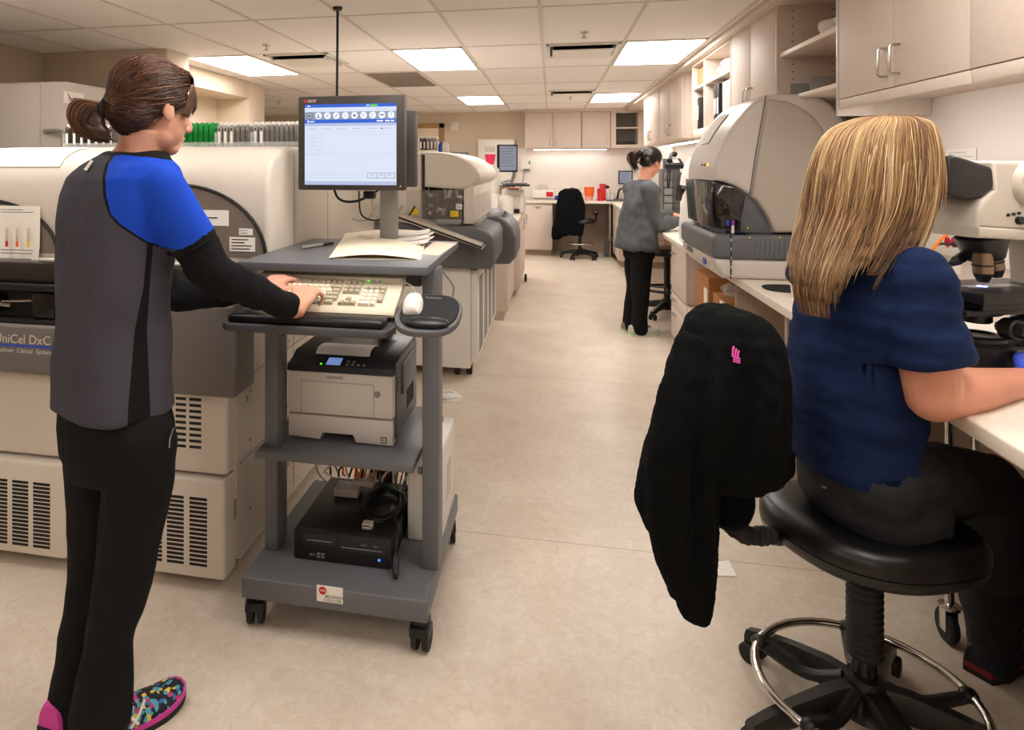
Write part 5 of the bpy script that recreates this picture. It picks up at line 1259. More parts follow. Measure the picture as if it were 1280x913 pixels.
# grey document organiser with telephone on top
a = onX(838, 262, 1.35); Yo = 8.3
x0, x1 = onY(829, 250, Yo).x, onY(851, 250, Yo).x; zt = onY(838, 211, Yo).z
t = thing('organizer', 'grey desktop organizer with clear drawers behind the hand of the standing woman', 'organizer', ((x0 + x1) / 2, Yo + .15, TOPZ))
q = MB(); q.box(x0, x1, Yo + .03, Yo + .36, TOPZ, zt, .01); q.build('body', M_['dgrey'], t)
for k in range(5):
    z = TOPZ + .05 + k * .09
    q = MB(); q.box(x0 + .015, x0 + .10, Yo, Yo + .03, z, z + .075, .004); q.build('drawer', M_['grey'], t)
    q = MB(); q.box(x0 + .12, x1 - .015, Yo + .01, Yo + .03, z, z + .075, .003); q.build('drawer', M_['band'], t)
q = MB(); q.box(x0 - .03, x1, Yo - .05, Yo + .3, TOPZ, TOPZ + .05, .008); q.build('base', M_['dgrey'], t)
t = thing('telephone', 'black desk telephone with handset on top of the grey organizer', 'telephone', ((x0 + x1) / 2 + .05, Yo + .1, zt))
q = MB(); q.prism([(Yo + .02, zt), (Yo + .24, zt), (Yo + .24, zt + .12), (Yo + .02, zt + .05)], 'x', x0 + .03, x1 + .04, .008, 2); q.build('body', M_['black'], t)
q = MB(); q.prism([(Yo + .06, zt + .066), (Yo + .2, zt + .108), (Yo + .2, zt + .116), (Yo + .06, zt + .074)], 'x', x0 + .12, x1 + .0, .002); q.build('keypad', M_['white'], t)
q = MB(); xx = x0 + .07; q.tube([(xx, Yo + .0, zt + .09), (xx + .02, Yo + .06, zt + .13), (xx + .06, Yo + .2, zt + .18), (xx + .1, Yo + .26, zt + .17)], lambda s_: .02 + .014 * abs(2 * s_ - 1) ** 3, 10, 5); q.build('handset', M_['black'], t)
q = MB(); q.tube([(xx, Yo - .0, zt + .08), (xx - .03, Yo - .04, zt - .1), (xx - .02, Yo - .03, zt - .22), (xx + .0, Yo - .03, zt - .1), (xx + .01, Yo + .0, zt + .03)], .008, 6, 6); q.build('cord', M_['black'], t)
c = onY(858, 234, 7.55)
m_ = monitor('flat_monitor', 'dark monitor seen from the side on the right worktop by the telephone', frame((c.x, 7.55, c.z), (-.30, .95, 0), (-.95, -.3, .1)), .26, .30, lines=False)
q = MB(); q.tube([(c.x + .08, 7.58, c.z - .1), (c.x + .1, 7.6, TOPZ + .01)], .022, 8); q.box(c.x - .05, c.x + .17, 7.48, 7.72, TOPZ, TOPZ + .018, .006); q.build('stand', M_['black'], m_)
t = thing('white_analyzer', 'small white rounded analyzer between the domed analyzer and the telephone', 'analyzer', (1.25, 5.2, TOPZ))
W_ = lambda px, py: (onY(px, py, 5.1).x, onY(px, py, 5.1).z)
q = MB(); q.prism([W_(861, 286), W_(863, 262), W_(866, 247), W_(872, 237), W_(880, 230), (1.5, W_(880, 230)[1]), (1.5, TOPZ + .001), (W_(861, 286)[0], TOPZ + .001)], 'y', 5.05, 5.5, .02, 3); q.build('lower_body', M_['white'], t)
q = MB(); q.prism([W_(862, 233), W_(864, 220), W_(868, 207), W_(874, 196), (1.5, W_(874, 196)[1]), (1.5, W_(880, 229)[1]), W_(872, 236)], 'y', 5.05, 5.5, .02, 3); q.build('upper_body', M_['white'], t)
q = MB(); q.box(W_(864, 235)[0], 1.48, 5.07, 5.48, W_(870, 236)[1] - .01, W_(870, 236)[1] + .03); q.build('joint', M_['band'], t)
for k, (px, py, sx, sy, mm, lab) in enumerate(((852, 274, .22, .30, 'paper', 'white sheet under the hand of the standing woman'), (845, 266, .2, .24, 'paper', 'white sheet beyond the hand of the standing woman'), (860, 268, .1, .16, 'yellow', 'pale yellow pad on the worktop near the telephone'))):
    p = onZ(px, py, TOPZ); q = MB(); q.sheet([[V((p.x + sx * (i / 3 - .5), p.y + sy * (j / 3 - .5), TOPZ + .002 + .004 * k + .003 * (i == 3))) for i in range(4)] for j in range(4)], .0012)
    simple('paper_sheet' if mm == 'paper' else 'note_pad', q, M_[mm] if mm == 'paper' else mat('pale_pad', '#e9dd9a', .8), lab, 'paper')
q = MB(); p = onZ(832, 268, TOPZ); q.box(p.x - .02, p.x + .2, p.y - .1, p.y + .1, TOPZ, TOPZ + .035, .006); simple('stapler_box', q, M_['black'], 'low black box on the worktop in front of the organizer', 'box')
# ---------------------------------------------------------------- back worktop
YK = 11.4
def bk(px, py=240): return onY(px, py, YK)
t = thing('counter_printer', 'beige bench instrument with red sticker at the left of the back worktop', 'instrument', (bk(679).x, YK, TOPZ))
x0, x1 = bk(666).x, bk(693).x
q = MB(); q.box(x0, x1, 11.3, 11.65, TOPZ + .02, TOPZ + .17, .015, 2); q.box(x0 + .02, x1 - .02, 11.32, 11.6, TOPZ, TOPZ + .03); q.build('body', M_['white'], t)
q = MB(); q.box(x0 + .1, x1 - .12, 11.36, 11.6, TOPZ + .17, TOPZ + .26, .01); q.build('upper_box', M_['ltaupe'], t)
q = MB(); q.box(x1 - .13, x1 - .02, 11.297, 11.3, TOPZ + .06, TOPZ + .14); q.build('sticker', M_['red'], t)
q = MB(); q.box(x0 + .01, x1 - .01, 11.295, 11.3, TOPZ + .025, TOPZ + .04); q.build('grip', M_['dgrey'], t)
def jar(px, m, r_, h, lab, name='bottle', cat='bottle', prof=None, capm=None, Y=YK, grp=None):
    p = onY(px, 240, Y); t = thing(name, lab, cat, (p.x, Y, TOPZ), grp)
    q = MB(); q.lathe(prof or [(0, 0), (r_, 0), (r_, h * .7), (r_ * .4, h * .85), (r_ * .4, h), (0, h)], (p.x, Y, TOPZ), n=18); q.build('body', m, t)
    if capm: q = MB(); q.lathe([(0, 0), (r_ * .45, 0), (r_ * .4, h * .25), (0, h * .25)], (p.x, Y, TOPZ + h * .99), n=14); q.build('cap', capm, t)
    return t
jar(713.5, M_['white'], .03, .17, 'white bottle with blue cap above the jacket on the back worktop', capm=M_['blue'], Y=11.55)
jar(717.5, M_['red'], .04, .14, 'small red container beside the blue-capped bottle', name='container', cat='container', prof=[(0, 0), (.04, 0), (.045, .16), (0, .16)], Y=11.52)
jar(725.5, M_['white'], .045, .2, 'white spray bottle behind the jacketed chair', capm=M_['white'], Y=11.5)
p = onY(736.5, 240, 11.45); t = thing('sharps_bucket', 'orange bucket with clear lid on the back worktop', 'bucket', (p.x, 11.45, TOPZ))
q = MB(); q.lathe([(0, .0), (.07, 0), (.085, .15), (0, .15)], (p.x, 11.45, TOPZ + .07), n=20); q.build('bucket', M_['orange'], t)
q = MB(); q.lathe([(0, 0), (.055, 0), (.065, .07), (0, .07)], (p.x, 11.45, TOPZ), n=20); q.build('stand', mat('pink_clear', '#e9a9a0', .2), t)
jar(750.5, M_['red'], .05, .19, 'tall red container right of the orange bucket', name='container', cat='container', prof=[(0, 0), (.055, 0), (.055, .03), (.045, .04), (.05, .2), (0, .2)], Y=11.33)
q = MB(); x_ = bk(755).x; q.box(x_ - .06, x_ + .04, 11.5, 11.62, TOPZ, TOPZ + .27, .006); q.mi = 1; q.ell((x_ + .05, 11.53, TOPZ + .22), .05, .04, .03, n=10, k=6)
simple('red_dispenser', q, [M_['red'], M_['black']], 'red dispenser with black knob at the back of the worktop', 'dispenser')
for k in range(6): jar(758.5 + k * 2.3, M_['white' if k % 2 else 'ltaupe'], .018, .14 + .02 * (k % 3), 'small pale bottle in the cluster right of the red dispenser', Y=11.42 + .05 * (k % 3), grp='small bottles on the back worktop', capm=M_['white'])
q = MB(); x_ = bk(772).x; q.tube([(x_, 11.5, TOPZ), (x_ + .03, 11.5, TOPZ + .16), (x_ + .08, 11.48, TOPZ + .2)], .016, 8, 4); q.box(x_ - .07, x_ + .09, 11.42, 11.58, TOPZ, TOPZ + .03, .006); simple('small_microscope', q, M_['black'], 'small black stand at the right of the bottle cluster', 'stand')
c = onY(782, 222, 11.45)
m_ = monitor('flat_monitor', 'small lit monitor left of the standing woman on the back worktop', frame((c.x, 11.45, c.z), (1, 0, 0), (0, 1, .05)), .22, .22, lines=True)
q = MB(); q.box(c.x - .02, c.x + .02, 11.50, 11.53, TOPZ, c.z); q.box(c.x - .09, c.x + .09, 11.45, 11.6, TOPZ, TOPZ + .015, .004); q.build('stand', M_['black'], m_)
q = MB(); x_ = bk(765).x; q.box(x_ - .1, x_ + .25, 11.22, 11.36, TOPZ, TOPZ + .025, .006); simple('keyboard', q, M_['dgrey'], 'dark keyboard at the right end of the back worktop', 'keyboard')
q = MB(); x_ = bk(697).x; q.box(x_ - .05, x_ + .1, 11.5, 11.6, TOPZ, TOPZ + .07, .01); simple('tissue_box', q, M_['blue'], 'blue box beside the bench instrument on the back worktop', 'box')
# ---------------------------------------------------------------- stools and office chair
def star_base(par, c, z0, R0, n, a0, m, castm, hub_r=.05, h=.045, w=.028, body=True):
    q = MB(); q.lathe([(0, z0 + .0), (hub_r, z0), (hub_r * 1.05, z0 + .05), (hub_r * .8, z0 + .10), (0, z0 + .10)], (c[0], c[1], 0), n=24); q.build('hub', m, par)
    for k in range(n):
        a = math.radians(a0 + 360 * k / n); d = V((math.cos(a), math.sin(a), 0)); s = V((-d.y, d.x, 0)); C0 = V((c[0], c[1], 0))
        rs = []
        for t_, hw, zb, ztp in ((.0, w, z0 + .01, z0 + .085), (.3, w * .95, z0 + .015, z0 + .082), (.6, w * .8, z0 + .012, z0 + .062), (.85, w * .75, z0 - .005, z0 + .04), (1., w * .72, z0 - .022, z0 + .022)):
            p = C0 + d * R0 * t_
            rs.append([p + s * (hw * sx) + V((0, 0, zb + (ztp - zb) * sz)) for sx, sz in ((-1, .12), (-.85, 0), (.85, 0), (1, .12), (1, .7), (.6, 1), (-.6, 1), (-1, .7))])
        q = MB(); q.rings(rs); leg = q.build('leg', m, par)
        q = MB(); e = C0 + d * (R0 - .015)
        for sgn in (-1, 1): q.cyl(e + s * (.012 * sgn) + V((0, 0, .028)), e + s * (.032 * sgn) + V((0, 0, .028)), .0275, n=16, bev=.004)
        q.box(-.01, .01, -.012, .012, .028, z0, m=Mx.Translation(e)); q.build('caster', castm, leg)
def ring_foot(par, c, z, r, m, tr=.011, n=40):
    q = MB(); pts = [V((c[0] + r * math.cos(2 * PI * k / n), c[1] + r * math.sin(2 * PI * k / n), z)) for k in range(n + 1)]
    q.tube(pts, tr, 10); return q.build('foot_ring', m, par)
sc_ = cw(1.165, 1.735, 0)
st = thing('drafting_stool', 'black drafting stool with chrome foot ring carrying the seated blonde woman', 'stool', (sc_.x, sc_.y, 0))
t1 = onZ(975, 822, .06) - sc_
a0 = math.degrees(math.atan2(t1.y, t1.x))
star_base(st, (sc_.x, sc_.y), .062, .325, 5, a0, mat('stool_black', '#1a1817', .38), M_['rubber'], hub_r=.052)
rg = ring_foot(st, (sc_.x, sc_.y), .128, .25, M_['chrome'])
for k in range(5):
    a = math.radians(a0 + 20 + 72 * k); d = V((math.cos(a), math.sin(a), 0))
    q = MB(); q.tube([sc_ + d * .045 + V((0, 0, .135)), sc_ + d * .13 + V((0, 0, .10)), sc_ + d * .22 + V((0, 0, .118)), sc_ + d * .246 + V((0, 0, .128))], lambda t_: .022 - .006 * t_, 10, 4, flat=.7); q.ell(sc_ + d * .246 + V((0, 0, .128)), .022, .022, .018, n=12, k=8); q.build('ring_bracket', M_['black'], rg)
q = MB(); q.cyl(sc_ + V((0, 0, .14)), sc_ + V((0, 0, .36)), .029, n=24); q.build('column', mat('column_black', '#121112', .22), st)
prof = [(0, .21)]
for k in range(16): prof += [(.037, .21 + k * .0175), (.0415, .21 + k * .0175 + .006), (.0415, .21 + k * .0175 + .011), (.037, .21 + k * .0175 + .0165)]
prof += [(.037, .49), (0, .49)]
q = MB(); q.lathe(prof, (sc_.x, sc_.y, 0), n=28); q.build('bellows', M_['rubber'], st)
Rv, Fv = V((cY, sY, 0)), V((-sY, cY, 0))
sa = frame((sc_.x, sc_.y, 0), Rv * .97 + Fv * .24, Fv)        # seat axes
def superring(cx_, cy_, z, a, b, p=2.5, n=44, tilt=0):
    return [V((cx_ + a * math.copysign(abs(math.cos(t)) ** (2 / p), math.cos(t)), cy_ + b * math.copysign(abs(math.sin(t)) ** (2 / p), math.sin(t)), z - tilt * a * math.copysign(abs(math.cos(t)) ** (2 / p), math.cos(t)))) for t in [2 * PI * k / n for k in range(n)]]
q = MB(); q.rings([superring(.012, 0, z, .243 * k, .218 * k, tilt=.05) for z, k in ((.492, .80), (.488, .93), (.500, .985), (.520, 1.0), (.5215, .985), (.523, 1.0), (.545, 1.0), (.562, .965), (.572, .88), (.574, .7), (.571, .3))], m=sa)
q.build('seat', M_['vinyl'], st, ang=60)
q = MB(); q.box(-.1, .1, -.07, .07, .47, .492, .006, m=sa); q.build('mechanism', M_['black'], st)
# lever with its printed tag
lv = at(1064, 712, 1.66)
q = MB(); q.tube([sa @ V((-.03, -.06, .48)), lv + V((0, 0, .04)), lv + V((0, 0, .02))], .006, 8, 3); q.build('lever', M_['black'], st)
fm = frame(lv, Rv, V((0, 0, 1)))
tri = [(-.026, -.012), (-.02, -.02), (.018, -.022), (.026, -.014), (.006, .026), (-.006, .026)]
q = MB(); q.prism(tri, 'z', -.012, 0, .004, 2, m=fm); pd = q.build('lever_paddle', M_['black'], st)
q = MB(); q.prism([(x * .78, y * .78) for x, y in tri], 'z', .0, .0012, m=fm); o = q.build('lever_tag', M_['white'], pd)
q = MB(); q.prism([(-.0045, .004), (.0045, .004), (0, .012)], 'z', .0012, .002, m=fm); q.box(-.0016, .0016, -.002, .004, .0012, .002, m=fm); q.box(-.011, .011, -.008, -.0065, .0012, .0018, m=fm); q.box(-.011, .011, -.013, -.0115, .0012, .0018, m=fm); q.build('tag_print', M_['red'], o)
# back support: ribbed arm and upholstered rest hidden under the fleece
ba = sa @ V((-.16, .08, .51)); bc = sa @ V((-.36, .06, .60))
q = MB(); P_ = smooth_path([sa @ V((-.10, .05, .497)), sa @ V((-.22, .05, .518)), sa @ V((-.32, .05, .535)), sa @ V((-.375, .05, .60)), sa @ V((-.385, .05, .74))], 14)
q.tube(P_, lambda t_: .021 + .0035 * math.cos(t_ * 150), 14); q.build('back_arm', M_['rubber'], st)
q = MB(); q.ell((-.37, .05, .87), .03, .125, .13, n=24, k=14, sq=.75)
for v in q.bm.verts: v.co = sa @ v.co
q.build('backrest', M_['vinyl'], st, ang=60)
# far stool in the knee space and the office chair at the back
def far_stool(c, seat_z, label, ring_z):
    t = thing('drafting_stool', label, 'stool', (c[0], c[1], 0))
    star_base(t, c, .062, .31, 5, 20, M_['black'], M_['rubber']); ring_foot(t, c, ring_z, .22, M_['black'], .013, 28)
    for k in range(3):
        a = 2 * PI * k / 3 + .4; q = MB(); q.tube([(c[0], c[1], ring_z + .01), (c[0] + .22 * math.cos(a), c[1] + .22 * math.sin(a), ring_z)], .01, 6); q.build('ring_spoke', M_['black'], t)
    q = MB(); q.cyl((c[0], c[1], .15), (c[0], c[1], seat_z - .06), .03, n=16); q.build('column', M_['black'], t)
    q = MB(); q.rings([superring(c[0], c[1], z, .21 * k, .21 * k) for z, k in ((seat_z - .07, .8), (seat_z - .06, 1), (seat_z - .02, 1), (seat_z, .9), (seat_z, .4))]); q.build('seat', M_['vinyl'], t, ang=60)
    return t
p = onZ(831, 388, .05)
far_stool((p.x + .02, p.y), .66, 'black drafting stool in the knee space behind the legs of the standing woman', .26)
oc = onZ(725, 322, .02); oc = V((oc.x, 11.0, 0))
t = thing('office_chair', 'black office chair with a dark jacket over its back at the back worktop', 'chair', (oc.x, oc.y, 0))
star_base(t, (oc.x, oc.y), .062, .30, 5, 100, M_['black'], M_['rubber']); ring_foot(t, (oc.x, oc.y), .24, .2, M_['steel'], .01, 28)
q = MB(); q.cyl((oc.x, oc.y, .15), (oc.x, oc.y, .56), .026, n=14); q.build('column', M_['black'], t)
q = MB(); q.rings([superring(oc.x, oc.y, z, .23 * k, .22 * k) for z, k in ((.555, .8), (.565, 1), (.60, 1), (.625, .9), (.625, .4))]); q.build('seat', M_['vinyl'], t, ang=60)
q = MB(); q.ell((oc.x - .16, oc.y - .14, .84), .18, .04, .18, n=18, k=10, sq=.7); q.tube([(oc.x - .05, oc.y - .1, .57), (oc.x - .15, oc.y - .17, .62), (oc.x - .16, oc.y - .16, .8)], .014, 8, 4); q.build('backrest', M_['vinyl'], t)
q = MB(); q.ell((oc.x + .24, oc.y - .05, .72), .05, .12, .035, n=14, k=8); q.tube([(oc.x + .15, oc.y, .57), (oc.x + .24, oc.y, .6), (oc.x + .24, oc.y - .03, .7)], .012, 8, 3); q.build('armrest', M_['black'], t)
def cloth_noise(q, amp, sc, st=(1, 1, 1), seed=0):
    q.bm.normal_update()
    for v in q.bm.verts:
        n = nz.noise(V((v.co.x * sc * st[0] + seed, v.co.y * sc * st[1], v.co.z * sc * st[2])))
        v.co += v.normal * (n * amp)
fleece = mat('black_fleece', '#0e0f0f', .95, spec=.1, bump=(420, .5))
YJ = 10.8
J = lambda px, py, d=0: onY(px, py, YJ + d)
q = MB()
for sec in ([(236, 705, 722, .07), (241, 699, 727, .09), (255, 696, 731, .1), (270, 693, 732, .1), (284, 691, 731, .09), (292, 690, 729, .08), (295, 692, 728, .05)], [(284, 690, 708, .07), (295, 690, 704, .06), (300, 691, 699, .04)]):
    rs = []
    for py, a, b, dd in sec:
        A_, B__ = J(a, py), J(b, py); c_ = (A_ + B__) / 2; hw = (B__.x - A_.x) / 2
        rs.append([V((c_.x + hw * math.cos(2 * PI * k / 24), c_.y + .06 + dd * math.sin(2 * PI * k / 24), c_.z)) for k in range(24)])
    q.rings(rs)
q.fuse(.014, 3); cloth_noise(q, .022, 14, (1, 1, .3))
tag(q.build('jacket', fleece), 'dark jacket hung over the office chair at the back worktop', 'jacket')
q = MB(); p = onZ(766, 321, .02)
q.box(p.x - .1, p.x + .16, p.y, p.y + .25, .26, .30, .006)
for sx in (-.09, .13):
    for sy in (.02, .21): q.tube([(p.x + sx, p.y + sy, .26), (p.x + sx * 1.25, p.y + sy, .0)], .014, 6)
simple('step_stool', q, [M_['dgrey']], 'low dark step stool under the back worktop, left of the standing woman', 'step stool')

# ================================================================ FLEECE JACKET ON THE NEAR STOOL
ZJ = 1.66
def jr(py, a, b, zc, d, n=36, wob=0., ph=0.):
    xa, xb = (a - CX) / FPX * zc, (b - CX) / FPX * zc; z = EYE + (CY - py) / FPX * zc
    cx_, hw = (xa + xb) / 2, (xb - xa) / 2
    out = []
    for k in range(n):
        t = 2 * PI * k / n; w_ = 1 + wob * math.sin(5 * t + ph)
        out.append(cw(cx_ + hw * math.cos(t), zc + d * math.sin(t) * w_, z))
    return out
q = MB()
q.rings([jr(*p) for p in ((384.5, 893, 925, ZJ, .03), (389, 876, 946, ZJ, .07), (400, 863, 960, ZJ, .095), (420, 853, 973, ZJ, .11, 36, .03), (450, 841, 980, ZJ, .12, 36, .05), (490, 829, 985, ZJ, .125, 36, .07), (530, 818, 986, ZJ, .12, 36, .1), (565, 808, 988, ZJ, .11, 36, .12), (590, 802, 986, ZJ, .10, 36, .14), (600, 800, 960, ZJ, .085, 36, .14))])
q.rings([jr(*p) for p in ((560, 812, 900, ZJ - .03, .085), (600, 799, 897, ZJ - .03, .08), (625, 793.5, 894, ZJ - .03, .075), (645, 799, 892, ZJ - .03, .07), (680, 815, 890.5, ZJ - .03, .065), (715, 833, 889, ZJ - .03, .06), (735, 842, 888.5, ZJ - .03, .055), (764, 842, 887, ZJ - .03, .05), (770, 850, 886, ZJ - .03, .045), (776.5, 868, 884, ZJ - .03, .03))])
q.rings([jr(*p) for p in ((570, 880, 946, ZJ + .05, .07), (610, 884, 942, ZJ + .05, .065), (640, 886, 938, ZJ + .05, .06), (652, 890, 930, ZJ + .05, .05), (657, 896, 906, ZJ + .05, .03))])
q.rings([jr(*p) for p in ((560, 930, 990, ZJ + .06, .06), (590, 935, 989, ZJ + .06, .05), (598, 942, 982, ZJ + .06, .03))])
# hanging sleeve fold down the middle
q.tube([at(868, 425, ZJ - .05), at(846, 520, ZJ - .10), at(836, 600, ZJ - .10), at(842, 680, ZJ - .085), at(852, 740, ZJ - .06)], lambda t_: .035 + .012 * math.sin(PI * t_), 14, 5)
q.tube([at(905, 430, ZJ - .07), at(882, 530, ZJ - .105), at(878, 620, ZJ - .09), at(876, 700, ZJ - .07)], lambda t_: .03, 14, 5)
q.tube([at(940, 430, ZJ - .09), at(955, 500, ZJ - .115), at(950, 560, ZJ - .11), at(930, 590, ZJ - .09)], lambda t_: .03, 12, 5)
q.fuse(.006, 9)
cloth_noise(q, .018, 8, (1, 1, .35)); cloth_noise(q, .004, 40, (1, 1, .6), 5); cloth_noise(q, .0016, 160)
from mathutils.bvhtree import BVHTree
jb = BVHTree.FromBMesh(q.bm)
def cam_hit(bvh, px, py):
    o = V((0, 0, EYE)); d = (at(px, py, 1.) - o).normalized()
    h = bvh.ray_cast(o, d); return h[0], h[1]
jk = thing('fleece_jacket', 'black fleece jacket with pink logo draped over the backrest of the near stool', 'jacket', cw(.78, ZJ, .7))
q.build('fleece', fleece, jk, ang=180)
# pink embroidered emblem: four stacked arcs
q = MB()
for k in range(3):
    h0 = [cam_hit(jb, 915.5 + 3.1 * k + a, 446 + 1.2 * k - b * (1.1 - .12 * k)) for a, b in ((0, 0), (.2, 6), (.8, 10), (1.6, 11.5))]
    pts = [p_ + n_ * .0022 for p_, n_ in h0 if p_]
    if len(pts) == 4: q.tube(pts, .0022, 6, 4)
for k in range(3):
    h0 = [cam_hit(jb, 916.2 + a, 446.5 + 2.6 * k + .5 * b) for a, b in ((0, 0), (4, 2), (8.5, 4))]
    pts = [p_ + n_ * .002 for p_, n_ in h0 if p_]
    if len(pts) == 3: q.tube(pts, .0019, 6, 3)
q.build('emblem', mat('pink_thread', '#f25fc4', .6), jk, label='pink embroidered logo')
q = MB(); a = at(842, 722, ZJ - .05)
q.tube([a, a + V((-.002, 0, -.012)), a + V((-.004, 0, -.028))], .003, 6, 2); q.box(a.x - .006, a.x + .001, a.y - .002, a.y + .002, a.z - .045, a.z - .027, .001); q.build('zip_pull', M_['steel'], jk)

# ================================================================ MICROSCOPE
ZM = 1.87
mf = frame(cw(0, ZM, 0), Rv * .985 + Fv * .17, Fv)      # x to the right, y away, z up, turned a little
def mx_(px, zc=ZM): return (px - CX) / FPX * zc
# the frame is turned about its own origin: keep the columns at their own place by an origin on the optical axis of the instrument
ZF = ZM - .062
mo_ = cw(mx_(1245, ZF), ZM, 0); mf = frame(mo_, Rv * .985 + Fv * .17, Fv)
def mp_(px, py): return ((px - 1245) / FPX * ZF, EYE + (CY - py) / FPX * ZF)
ms = thing('microscope', 'large beige and black binocular microscope in front of the blonde woman', 'microscope', (mo_.x, mo_.y, TOPZ))
mbk = mat('microscope_black', '#1b191a', .36); mbe = mat('microscope_beige', '#bdb4a7', .42)
def mpr(pts, y0, y1, bev=.01, seg=3): return MB().prism([mp_(*p) for p in pts], 'y', y0, y1, bev, seg, m=mf)
head = mpr([(1234, 204), (1238, 201), (1274, 202), (1300, 212), (1335, 240), (1340, 292), (1212, 284), (1213, 262), (1220, 250), (1238, 238)], -.065, .065, .014, 4).build('head', mbe, ms)
q = MB(); q.cyl(mf @ V((mp_(1290, 230)[0], -.085, mp_(1290, 230)[1])), mf @ V((mp_(1290, 230)[0], .085, mp_(1290, 230)[1])), .062, n=40, bev=.008); q.build('tilt_hub', mbe, head, ang=45)
q = mpr([(1210, 283), (1340, 291), (1340, 305), (1211, 297)], -.07, .07, .008); q.build('collar', mbe, head)
q = MB()
for k in range(3): a_ = mp_(1256 + 8 * k, 269 - k); q.box(a_[0] - .006, a_[0] + .006, -.0665, -.064, a_[1] - .004, a_[1] + .004, .001, m=mf)
a_ = mp_(1271, 276); q.cyl(mf @ V((a_[0], -.06, a_[1])), mf @ V((a_[0], -.078, a_[1])), .011, n=16, bev=.002); q.build('slider_knob', M_['black'], head)
bino = mpr([(1172, 196), (1180, 193), (1246, 211), (1247, 216), (1240, 236), (1226, 246), (1206, 249), (1176, 244), (1171, 238)], -.058, .058, .014, 4).build('binocular_tube', mbk, ms)
q = MB(); q.box(mp_(1205, 210)[0], mp_(1228, 210)[0], -.02, .02, mp_(1215, 204)[1] - .004, mp_(1215, 203)[1] + .003, .003, m=mf); q.build('tube_cap', M_['black'], bino)
for yy in (-.032, .032):
    a, b = mp_(1176, 221), mp_(1160, 217)
    q = MB(); q.cyl(mf @ V((a[0] + .012, yy, a[1])), mf @ V((b[0], yy, b[1])), .017, .0165, n=22, bev=.002); q.cyl(mf @ V((a[0] - .006, yy, a[1])), mf @ V((a[0] - .014, yy, a[1] + .0015)), .0195, n=22); q.build('eyepiece', mbk, bino)
# arm behind and base
q = mpr([(1318, 300), (1360, 290), (1360, 468), (1306, 468), (1306, 440), (1325, 400)], -.05, .05, .015); q.build('arm', mbe, ms)
q = MB(); a = mp_(1252, 297); b = mp_(1258, 328); q.cyl(mf @ V((a[0], 0, a[1])), mf @ V((b[0], 0, b[1])), .062, .045, n=30, bev=.004); npz = q.build('nosepiece', mbk, ms)
ob = mat('objective_bronze', '#8a7460', .28, .6)
for k, (p0, p1, rr_) in enumerate((((1243, 318), (1244, 356), .0235), ((1268, 316), (1277, 352), .022), ((1250, 322), (1222, 336), .014))):
    a, b = mp_(*p0), mp_(*p1); yy = (-.02, 0, .03)[k]; A_, B__ = mf @ V((a[0], yy, a[1])), mf @ V((b[0], yy, b[1]))
    q = MB(); q.cyl(A_, A_ + (B__ - A_) * .72, rr_, n=24, bev=.002); o = q.build('objective', ob if k < 2 else mbk, npz)
    q = MB(); q.cyl(A_ + (B__ - A_) * .72, B__, rr_ * .95, rr_ * .55, n=24, bev=.001); q.cyl(A_ + (B__ - A_) * .4, A_ + (B__ - A_) * .46, rr_ * 1.05, n=24); q.build('objective_tip', M_['black'], o)
zs = mp_(1240, 362)[1]
q = MB(); q.box(mp_(1195, 360)[0], mp_(1345, 360)[0], -.11, .09, zs - .03, zs, .004, m=mf); q.box(mp_(1205, 360)[0], mp_(1330, 360)[0], -.09, .07, zs - .05, zs - .03, .004, m=mf); stg = q.build('stage', mbk, ms)
q = MB(); q.box(mp_(1222, 360)[0], mp_(1296, 360)[0], -.03, .0, zs + .0002, zs + .0016, m=mf); tag(q.build('glass_slide', M_['clear']), 'glass slide on the microscope stage under the objective', 'slide')
q = MB(); q.cyl(mf @ V((0, -.015, zs - .001)), mf @ V((0, -.015, zs + .0004)), .012, n=20); q.build('condenser_light', mat('blue_white_light', '#6f86ff', .3, emit=18.), stg)
q = MB(); q.cyl(mf @ V((0, 0, zs - .1)), mf @ V((0, 0, zs - .05)), .035, n=24, bev=.004); q.cyl(mf @ V((0, 0, zs - .075)), mf @ V((0, 0, zs - .065)), .055, n=24); q.build('condenser', mbk, ms)
q = MB(); q.box(mp_(1192, 380)[0], mp_(1330, 380)[0], -.07, .06, zs - .068, zs - .052, .004, m=mf); q.build('substage', mbk, ms)
a = mp_(1252, 410); q = MB(); q.cyl(mf @ V((a[0], -.10, a[1])), mf @ V((a[0], -.06, a[1])), .028, n=26, bev=.004); q.cyl(mf @ V((a[0], -.125, a[1])), mf @ V((a[0], -.10, a[1])), .019, n=26, bev=.003); q.cyl(mf @ V((a[0], -.06, a[1])), mf @ V((a[0] + .15, .0, a[1])), .02, n=12); q.build('focus_knob', mbk, ms)
z1, z0 = mp_(1240, 424)[1], TOPZ + .001
q = MB(); q.lathe([(0, z0), (.082, z0), (.084, z1 - .025), (.075, z1 - .018), (.066, z1 - .014), (.066, z1 - .004), (.058, z1), (.05, z1), (.046, z1 - .006), (0, z1 - .006)], (0, 0, 0), n=36, m=mf); q.box(.0, .22, -.07, .07, z0, z1 - .02, .01, m=mf); q.build('base', mbk, ms)
q = MB(); q.box(.03, .2, -.0725, -.065, z0 + .012, z1 - .03, .003, m=mf); q.build('side_plate', mat('plate_grey', '#7a7672', .4), ms)
